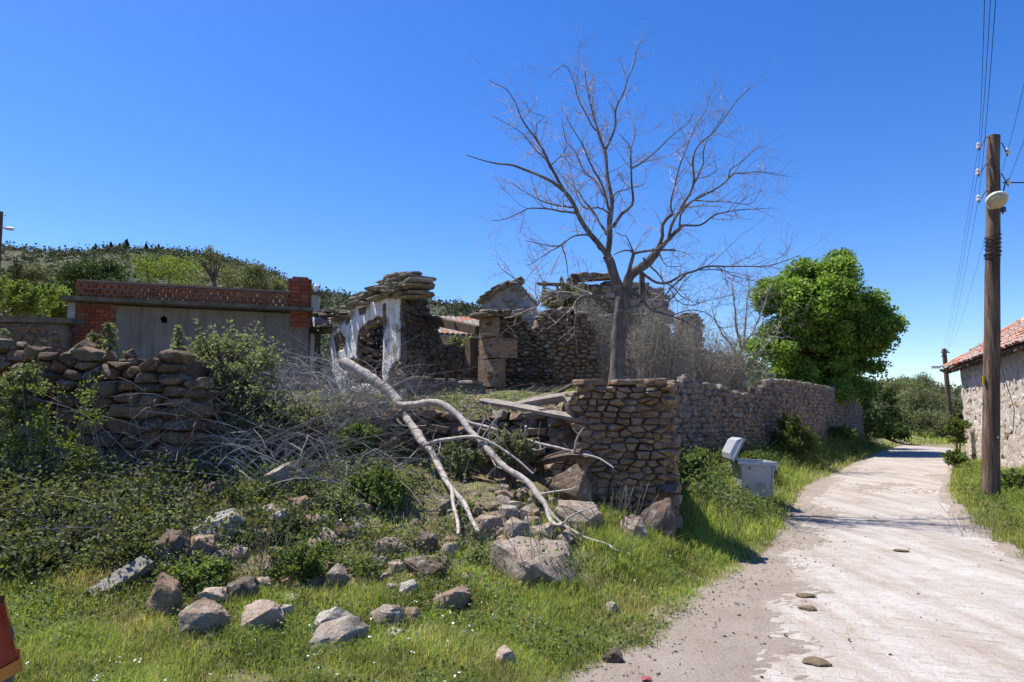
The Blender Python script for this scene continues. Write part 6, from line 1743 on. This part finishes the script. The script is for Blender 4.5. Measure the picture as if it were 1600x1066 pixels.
def vine(label, x0, x1, y0, y1, d, n, m, seed, leaf=.036):
    r_ = random.Random(seed); base = P((x0 + x1) / 2, y1, d); t = thing('wall_vine', label, 'vine', base); bl_ = []; mb = MB()
    for _ in range(n):
        px, py = r_.uniform(x0, x1), y1 - (y1 - y0) * r_.random() ** 1.3; q = P(px, py, d - r_.uniform(.0, .32)); s_ = r_.uniform(.03, .11)
        bl_.append((tuple(q), (s_ * 1.2, s_, s_), r_.uniform(18, 60)))
        if r_.random() < .5: b0 = P(px + r_.uniform(-40, 40), y1 + 10, d - .1); mb.fine(spline([b0, b0.lerp(q, .5) + Vector((0, -.1, .08)), q], .1), [.0045] * len(spline([b0, b0.lerp(q, .5), q], .1))) if False else mb.fine([b0, b0.lerp(q, .5) + Vector((0, -.08, .05)), q], [.0045, .0035, .002])
    leaf_cloud('leaves', M[m], bl_, leaf, t, base, .6, seed=seed); stuff(mb.make('stems', M['stem'], t, base))
vine('thin yellow green vine sprawling over the middle of the dry stone wall', 40, 150, 585, 725, 7.75, 46, 'mid_tree', 80)
vine('dark leafy vine hanging over the left end of the dry stone wall', -70, 60, 570, 740, 7.75, 90, 'weed', 82)
shrub('wall_vine', 'small ivy clump on top of the dry stone wall', 35, 598, 7.75, 26, 1100, .04, 'mullein', 10, seed=81, squash=.7)

# brambles: one tangled mass over the left slope
r = random.Random(90); blobs = []; pale = []
for _ in range(330):
    px, py = r.uniform(-80, 330), r.uniform(715, 905)
    lim = 905 - max(0, px - 60) * .12 if px < 240 else 860
    if py > lim or (px > 70 and py < 758): continue
    d = gd(px, py); q = P(px, py, d); s = r.uniform(.08, .26)
    (pale if r.random() < .3 else blobs).append(((q.x, q.y - .02, q.z + s * .75), (s, s, s * .85), 190))
for _ in range(70):
    px, py = r.uniform(280, 480), r.uniform(735, 850); d = gd(px, py); q = P(px, py, d); s = r.uniform(.08, .17)
    blobs.append(((q.x, q.y, q.z + s * .5), (s, s, s * .7), 110))
o = leaf_cloud('bramble_thicket', M['bramble'], blobs, .046, seed=91, asp=.7, up=.5); tag(o, 'dark tangled brambles covering the slope under the dry stone wall', 'brambles', kind='stuff')
o = leaf_cloud('bramble_herbs', M['mullein'], [(b[0], b[1], b[2] * .8) for b in pale], .036, seed=95, asp=.5, up=.4); tag(o, 'paler grey green herbs growing through the brambles', 'weeds', kind='stuff')
# arching dry stems
mb = MB(); R = random.Random(92)
def arch(p, q, lift, rr, mb=mb):
    m = p.lerp(q, R.uniform(.35, .6)) + Vector((R.gauss(0, .08), R.gauss(0, .08), lift)); pp = spline([p, m, q], .14)
    mb.fine(pp, [rr * (1 - .7 * i / len(pp)) for i in range(len(pp))])
for _ in range(400):
    px, py = R.gauss(455, 75), R.uniform(640, 760); d = gd(px, py)
    if d > 10.3: d = 10.0
    p = P(px, py, d - R.uniform(0, .3)); a = R.gauss(0, .65) + (math.pi if R.random() < .45 else 0); L_ = R.uniform(.4, 1.7)
    arch(p, p + Vector((math.cos(a) * L_, R.gauss(-.15, .3), R.uniform(-.25, .55) * L_)), R.uniform(.02, .35), R.choice((.003, .004, .005, .007, .010)))
for _ in range(260):
    px, py = R.uniform(520, 660), R.uniform(600, 680); d = min(gd(px, py), 10.4); p = P(px, py, d - .2); L_ = R.uniform(.3, 1.1); a = R.uniform(0, 6.28)
    arch(p, p + Vector((math.cos(a) * L_, R.gauss(-.1, .2), R.uniform(.0, .8) * L_)), R.uniform(.02, .2), R.uniform(.0025, .005))
for _ in range(170):
    px, py = R.uniform(-20, 320), R.uniform(640, 880); d = min(gd(px, py), 7.8); p = P(px, py, d); L_ = R.uniform(.3, 1.1); a = R.uniform(0, 6.28)
    arch(p, p + Vector((math.cos(a) * L_, R.gauss(-.2, .15), R.uniform(.1, .7) * L_)), R.uniform(.05, .2), R.uniform(.0025, .0045))
# fallen dry twigs strewn over the terrace edge
for _ in range(420):
    px, py = R.uniform(480, 870), R.uniform(612, 690); d = gd(px, py)
    if d > 12: continue
    p = P(px, py, d - .05); L_ = R.uniform(.15, .8); a = R.gauss(0, .7); e = p + Vector((math.cos(a) * L_, R.gauss(0, .2), 0)); e.z = max(h(e.x, e.y), p.z - .2) + R.uniform(0, .22)
    arch(p, e, R.uniform(0, .08), R.uniform(.0025, .006))
o = mb.make('dry_bramble_stems', M['stem']); tag(o, 'tangle of dry arching bramble stems between shrub and fallen limb', 'dry stems', kind='stuff')
# dry branches of a dead bush before the white ruin
bare_shrub('dead_bush', 'dead thorny bush with dark twigs before the broken arched window', 640, 650, 10.6, 110, 130, 70, 'brown_bark', 93, .006)
bare_shrub('dead_bush', 'dead grey bush at the doorway of the white ruin', 480, 640, 11.0, 150, 110, 110, 'stem', 94, .006)

# ------------------------------------------------------------------ grass
def blades(X, Y, Z, hgt, wid, seed, bend=.62):
    r = np.random.default_rng(seed); n = len(X)
    a = r.random(n) * 2 * math.pi; dx, dy = np.cos(a), np.sin(a); l = r.uniform(.1, bend * 2, n) * hgt
    wx, wy = -dy * wid, dx * wid
    b = np.stack([X, Y, Z - .015], 1); m = np.stack([X + dx * l * .3, Y + dy * l * .3, Z + hgt * .6], 1); tp = np.stack([X + dx * l, Y + dy * l, Z + hgt * np.sqrt(np.maximum(.15, 1 - (l / np.maximum(hgt, 1e-4)) ** 2 * .35))], 1)
    w = np.stack([wx, wy, np.zeros(n)], 1)
    V = np.stack([b - w, b + w, m + w * .7, m - w * .7, tp], 1).reshape(-1, 3)
    i = np.arange(n) * 5
    F = np.concatenate([np.stack([i, i + 1, i + 2], 1), np.stack([i, i + 2, i + 3], 1), np.stack([i + 3, i + 2, i + 4], 1)])
    return V, F
def pnoise(x, y, s, o=0):
    return (np.sin(x * s + 1.7 * np.sin(y * s * .8 + o) + o) + np.sin(y * s * 1.3 + 1.1 * np.sin(x * s * 1.1) + 2 * o) + np.sin((x + y) * s * 2.1 + o)) / 3
r = np.random.default_rng(100)
parts = []
def field(n, ylo, yhi, cond, hfun, wid, seed, power=1.0):
    y = ylo + (yhi - ylo) * r.random(n) ** power; x = (r.random(n) * 1.84 - .92) * y
    k = cond(x, y); x, y = x[k], y[k]; z = H(x, y)
    hh = hfun(x, y) * r.uniform(.45, 1.25, len(x)); parts.append(blades(x, y, z, hh, wid * (0.6 + y / 9), seed))
def left_ok(x, y):
    e = XL(y) - x
    p = pnoise(x, y, 1.9, .4) * .5 + pnoise(x, y, 5, 1) * .5
    dens = sstep(-.05, .28, e + .16 * pnoise(x, y, 4.5, 2)) * np.clip(.72 + .75 * p, .10, 1)
    slope = sstep(5.7, 6.7, y + .3 * pnoise(x, y, 2.2, 7)) * (x < .7)
    dens = dens * (1 - .72 * slope)
    dens = dens * np.where((x > -1.2) & (x < .9) & (y > 6.6) & (y < 8.2), .45, 1)
    return (r.random(len(x)) < dens) & (y < np.where(x < .6, 8.0, 40)) & ((y < 8.1) | (x > XB(y) + .05))
field(480000, 3.0, 8.1, left_ok, lambda x, y: .066 + .045 * np.clip(pnoise(x, y, 1.4, 3), -1, 1) + .03 * np.clip(pnoise(x, y, 6, 1), -1, 1) + .07 * sstep(.3, 1.2, XL(y) - x) * (x > .2), .0023, 1, 1.35)
field(220000, 7.2, 18, lambda x, y: left_ok(x, y) & (x > .9), lambda x, y: (.15 + .20 * sstep(.2, 1.0, XL(y) - x) + .07 * pnoise(x, y, 2, 1)) * (.45 + .55 * sstep(8.2, 9.6, y)), .0030, 2, 1.2)
field(90000, 16, 42, lambda x, y: (x > XB(y)) & (x < XL(y) + .1 * pnoise(x, y, 4)), lambda x, y: .18 + .26 * sstep(.3, 1.6, XL(y) - x), .0036, 3)
tg = [np.concatenate([p[0] for p in parts])]; offs = np.cumsum([0] + [len(p[0]) for p in parts[:-1]])
o = link('grass', fast_mesh('grass', tg[0], np.concatenate([p[1] + k for p, k in zip(parts, offs)])), M['grass']); tag(o, 'green spring grass on the slope and along the left verge', 'grass', kind='stuff')
parts = []
def right_ok(x, y):
    f = x - XR(y); return (f > -.02 + .12 * pnoise(x, y, 4)) & (f < 3.5) & (r.random(len(x)) < np.clip(.65 + .5 * pnoise(x, y, 2.4), .1, 1)) & ((y < 18) | (f < 1.2))
field(420000, 6.0, 30, right_ok, lambda x, y: .14 + .10 * sstep(.2, 1.2, x - XR(y)) + .04 * pnoise(x, y, 2), .0032, 5, 1.3)
offs = np.cumsum([0] + [len(p[0]) for p in parts[:-1]])
nb = [len(p[1]) for p in parts]
o = link('verge_grass', fast_mesh('verge_grass', np.concatenate([p[0] for p in parts]), np.concatenate([p[1] + k for p, k in zip(parts, offs)])), M['grass']); tag(o, 'green and yellowing grass on the right verge round the pole', 'grass', kind='stuff')
parts = []
field(90000, 3.2, 8.0, lambda x, y: left_ok(x, y) & (pnoise(x, y, 3.1, 5) > -.05), lambda x, y: .11 + 0 * x, .0022, 6)
field(150000, 6.5, 24, lambda x, y: right_ok(x, y) & (pnoise(x, y, 1.7, 2) > -.35) & (x - XR(y) < 1.8), lambda x, y: .15 + 0 * x, .0026, 7, 1.3)
field(26000, 4.2, 13, lambda x, y: (np.abs(XL(y) - x - .12) < .3) & (x > -1), lambda x, y: .07 + 0 * x, .0024, 8)
offs = np.cumsum([0] + [len(p[0]) for p in parts[:-1]])
o = link('dry_grass', fast_mesh('dry_grass', np.concatenate([p[0] for p in parts]), np.concatenate([p[1] + k for p, k in zip(parts, offs)])), M['dry_grass']); tag(o, 'dry straw coloured grass among the green and along the lane', 'grass', kind='stuff')
parts = []
field(120000, 8.9, 17, lambda x, y: (x < XB(y) - .3) & ((y > 9.3) | (x < .4)) & (pnoise(x, y, 2.3) * .6 + pnoise(x, y, 5.1, 2) * .4 > np.where(x < .9, .28, .0)), lambda x, y: (.10 + .04 * pnoise(x, y, 3)) * np.where((x < -.2) & (x > -2.4) & (y < 11.7), .6, 1), .0028, 9, 1.6)
field(40000, 38, 72, lambda x, y: (x > 12) & ((x > XR(np.minimum(y, 45))) | (y > 44)), lambda x, y: .30 + 0 * x, .006, 10)
offs = np.cumsum([0] + [len(p[0]) for p in parts[:-1]])
o = link('terrace_grass', fast_mesh('terrace_grass', np.concatenate([p[0] for p in parts]), np.concatenate([p[1] + k for p, k in zip(parts, offs)])), M['grass']); tag(o, 'grass on the terrace among the ruins and on the far bank', 'grass', kind='stuff')
# creeping weeds over the bank and the terrace edge
r2 = random.Random(140); blobs = []
for _ in range(420):
    px, py = r2.uniform(400, 870), r2.uniform(626, 745); d = gd(px, py)
    if not 8.0 < d < 13.5 or (px > 600 and 8.4 < d < 9.2): continue
    q = P(px, py, d); s_ = r2.uniform(.06, .16); blobs.append(((q.x, q.y, q.z + s_ * .5), (s_ * 1.3, s_ * 1.3, s_ * .8), 70))
o = leaf_cloud('bank_weeds', M['mullein'], blobs, .042, seed=141, asp=.6); tag(o, 'low creeping weeds over the rubble bank and terrace edge', 'weeds', kind='stuff')
r2 = random.Random(142); blobs = []; blobs2 = []
for _ in range(520):
    px, py = r2.uniform(230, 900), r2.uniform(715, 905); d = gd(px, py)
    if d > 8.6 or (px > 740 and py < 860): continue
    q = P(px, py, d)
    if pnoise(q.x, q.y, 3.3, 8) < -.25: continue
    s_ = r2.uniform(.05, .17); (blobs if r2.random() < .6 else blobs2).append(((q.x, q.y, q.z + s_ * .6), (s_ * 1.2, s_ * 1.2, s_), 60))
o = leaf_cloud('slope_weeds', M['weed'], blobs, .036, seed=143, asp=.6); tag(o, 'mixed green weeds over the rubble slope', 'weeds', kind='stuff')
o = leaf_cloud('slope_herbs', M['mullein'], blobs2, .034, seed=144, asp=.45); tag(o, 'grey green herbs over the rubble slope', 'weeds', kind='stuff')
mb = MB(); R = random.Random(145)
for _ in range(700):
    px, py = R.uniform(240, 900), R.uniform(720, 920); d = gd(px, py)
    if d > 8.6: continue
    q = P(px, py, d); L_ = R.uniform(.08, .38); e = q + Vector((R.gauss(0, .10), R.gauss(0, .10), L_)); mb.fine([q, q.lerp(e, .5) + Vector((R.gauss(0, .02), 0, 0)), e], [.0026, .002, .001])
o = mb.make('dead_stalks', M['straw']); tag(o, 'dead pale stalks standing among the weeds of the rubble slope', 'dry stalks', kind='stuff')
# broad leaved weed clumps standing in the turf
r2 = random.Random(150); blobs = []; blobs2 = []
for _ in range(520):
    px, py = r2.uniform(-10, 1000), r2.uniform(865, 1064)
    if px > 900 - (py - 900) * .2 + 60: continue
    if py < 900 and px > 400: continue
    d = gd(px, py); q = P(px, py, d); near = max(0, 1 - abs(py - 905) / 60) if px < 320 else 0
    if pnoise(q.x, q.y, 2.9, 3) < .1 - near: continue
    s_ = r2.uniform(.025, .08) * (1 + near * .9); (blobs if r2.random() < .65 else blobs2).append(((q.x, q.y, q.z + s_ * .7), (s_ * 1.5, s_ * 1.5, s_), 34))
o = leaf_cloud('meadow_weeds', M['weed'], blobs, .03, seed=151, asp=.65); tag(o, 'broad leaved weed clumps standing in the front turf', 'weeds', kind='stuff')
o = leaf_cloud('meadow_herbs', M['mullein'], blobs2, .026, seed=152, asp=.5); tag(o, 'greyish herbs dotted through the front turf', 'weeds', kind='stuff')
# tiny white flowers
n = 900; y = 3.2 + 4 * r.random(n); x = (r.random(n) * 1.84 - .92) * y; k = left_ok(x, y) & (pnoise(x, y, 1.6, 9) > 0); x, y = x[k], y[k]
o = leaf_cloud('daisies', M['white_enamel'], [((float(a), float(b), float(c) + .11), (.02, .02, .02), 2) for a, b, c in zip(x, y, H(x, y))], .016, seed=146, asp=.9, up=1.2); tag(o, 'tiny white flowers dotted through the grass', 'flowers', kind='stuff')
# small broad leaved weeds in the turf
n = 110000; y = 3.1 + 4.9 * r.random(n) ** 1.3; x = (r.random(n) * 1.84 - .92) * y
k = left_ok(x, y) & (pnoise(x, y, 2.7, 4) > -.15); x, y = x[k], y[k]; z = H(x, y) + r.uniform(.02, .09, len(x))
o = leaf_cloud('turf_weeds', M['weed'], [((0, 0, 0), (0, 0, 0), len(x))], .026, seed=101, asp=.8, up=.7)
co = np.zeros(len(o.data.vertices) * 3, np.float32); o.data.vertices.foreach_get('co', co); co = co.reshape(-1, 4, 3) + np.stack([x, y, z], 1)[:, None]
o.data.vertices.foreach_set('co', co.astype(np.float32).ravel()); o.data.update(); tag(o, 'small broad leaved weeds among the grass of the slope', 'weeds', kind='stuff')
# dry seed stalks by the pier and in the verge
mb = MB(); R = random.Random(103)
for _ in range(150):
    c = R.choice([(985, 850, 7.6, 14), (960, 860, 7.4, 30), (1100, 860, 8.6, 70), (880, 950, 6.0, 60), (420, 900, 6.0, 40), (1560, 850, 9.5, 70)])
    px = c[0] + R.gauss(0, c[3] * .5); p = P(px, c[1] + R.uniform(-10, 10), c[2]); p.z = h(p.x, p.y); L_ = R.uniform(.2, .6)
    q = p + Vector((R.gauss(0, .12), R.gauss(0, .12), L_)); mb.tube([p, p.lerp(q, .5) + Vector((R.gauss(0, .02), 0, 0)), q, q + Vector((R.gauss(0, .02), 0, .05))], [.0025, .002, .004, .001], 3)
o = mb.make('dry_stalks', M['straw']); tag(o, 'thin dry seed stalks standing in the grass by the pier', 'dry stalks', kind='stuff')

# weeds crowding the foot of the boundary wall
r2 = random.Random(160); blobs = []; blobs2 = []
for _ in range(620):
    y = 10 + 26 * r2.random() ** 1.4; xb, xl = float(XB(y)), float(XL(y)); f = abs(r2.gauss(0, .33))
    if f > .95 or (abs(y - 12.5) < 1.0 and f > .3): continue
    x = xb + .15 + (xl - xb) * f; s_ = r2.uniform(.10, .30) * (1.15 - .7 * f) * (.8 + y / 45)
    (blobs if r2.random() < .75 else blobs2).append(((x, y, h(x, y) + s_ * .75), (s_ * 1.2, s_ * 1.2, s_), 95))
o = leaf_cloud('wall_foot_weeds', M['weed'], blobs, .055, seed=161, asp=.6); tag(o, 'lush weeds crowding the foot of the boundary wall', 'weeds', kind='stuff')
o = leaf_cloud('wall_foot_herbs', M['mullein'], blobs2, .05, seed=162, asp=.5); tag(o, 'pale herbs among the weeds along the boundary wall', 'weeds', kind='stuff')
r2 = random.Random(163); blobs = []
for _ in range(160):
    y = r2.uniform(9.5, 24); x = float(XR(y)) + .25 + abs(r2.gauss(0, .6)); s_ = r2.uniform(.05, .16); blobs.append(((x, y, h(x, y) + s_ * .7), (s_ * 1.3, s_ * 1.3, s_), 50))
o = leaf_cloud('right_verge_weeds', M['weed'], blobs, .045, seed=164, asp=.6); tag(o, 'leafy weeds in the right verge round the pole', 'weeds', kind='stuff')
# gravel and litter on the dirt edge of the lane
mb = MB(); R = random.Random(150); gs = [hull([Vector((R.gauss(0, 1), R.gauss(0, 1), R.gauss(0, .7))).normalized() * R.uniform(.7, 1.1) for _ in range(8)]) for _ in range(8)]
for _ in range(800):
    y = 3.1 + 10 * R.random() ** 1.6; e = abs(R.gauss(0, .55)); x = float(XL(y)) + e - .15
    if R.random() < .25: x = R.uniform(float(XL(y)), float(XR(y)))
    if R.random() < .15: x = float(XR(y)) - abs(R.gauss(0, .2))
    s_ = R.choice((.004, .006, .008, .012, .016)) * R.uniform(.7, 1.3); V_, F_ = R.choice(gs)
    mb.add([Vector((x, y, max(.008, dirt_z(x, y)) + s_ * .3)) + v * s_ for v in V_], F_)
o = mb.make('gravel', M['boulder']); tag(o, 'scattered gravel on the dirt edge of the lane', 'gravel', kind='stuff')
mb = MB()
for _ in range(150):
    y = 3.1 + 7 * R.random() ** 1.4; x = float(XL(y)) + abs(R.gauss(0, .5)) - .1; a = R.uniform(0, 6.28); l = R.uniform(.01, .045)
    p = Vector((x, y, dirt_z(x, y) + .006)); q = p + Vector((math.cos(a) * l, math.sin(a) * l, R.uniform(0, .01))); mb.fine([p, p.lerp(q, .5) + Vector((0, 0, .004)), q], [.0025, .003, .002])
o = mb.make('twig_litter', M['brown_bark']); tag(o, 'dry twigs and litter strewn on the dirt edge', 'litter', kind='stuff')
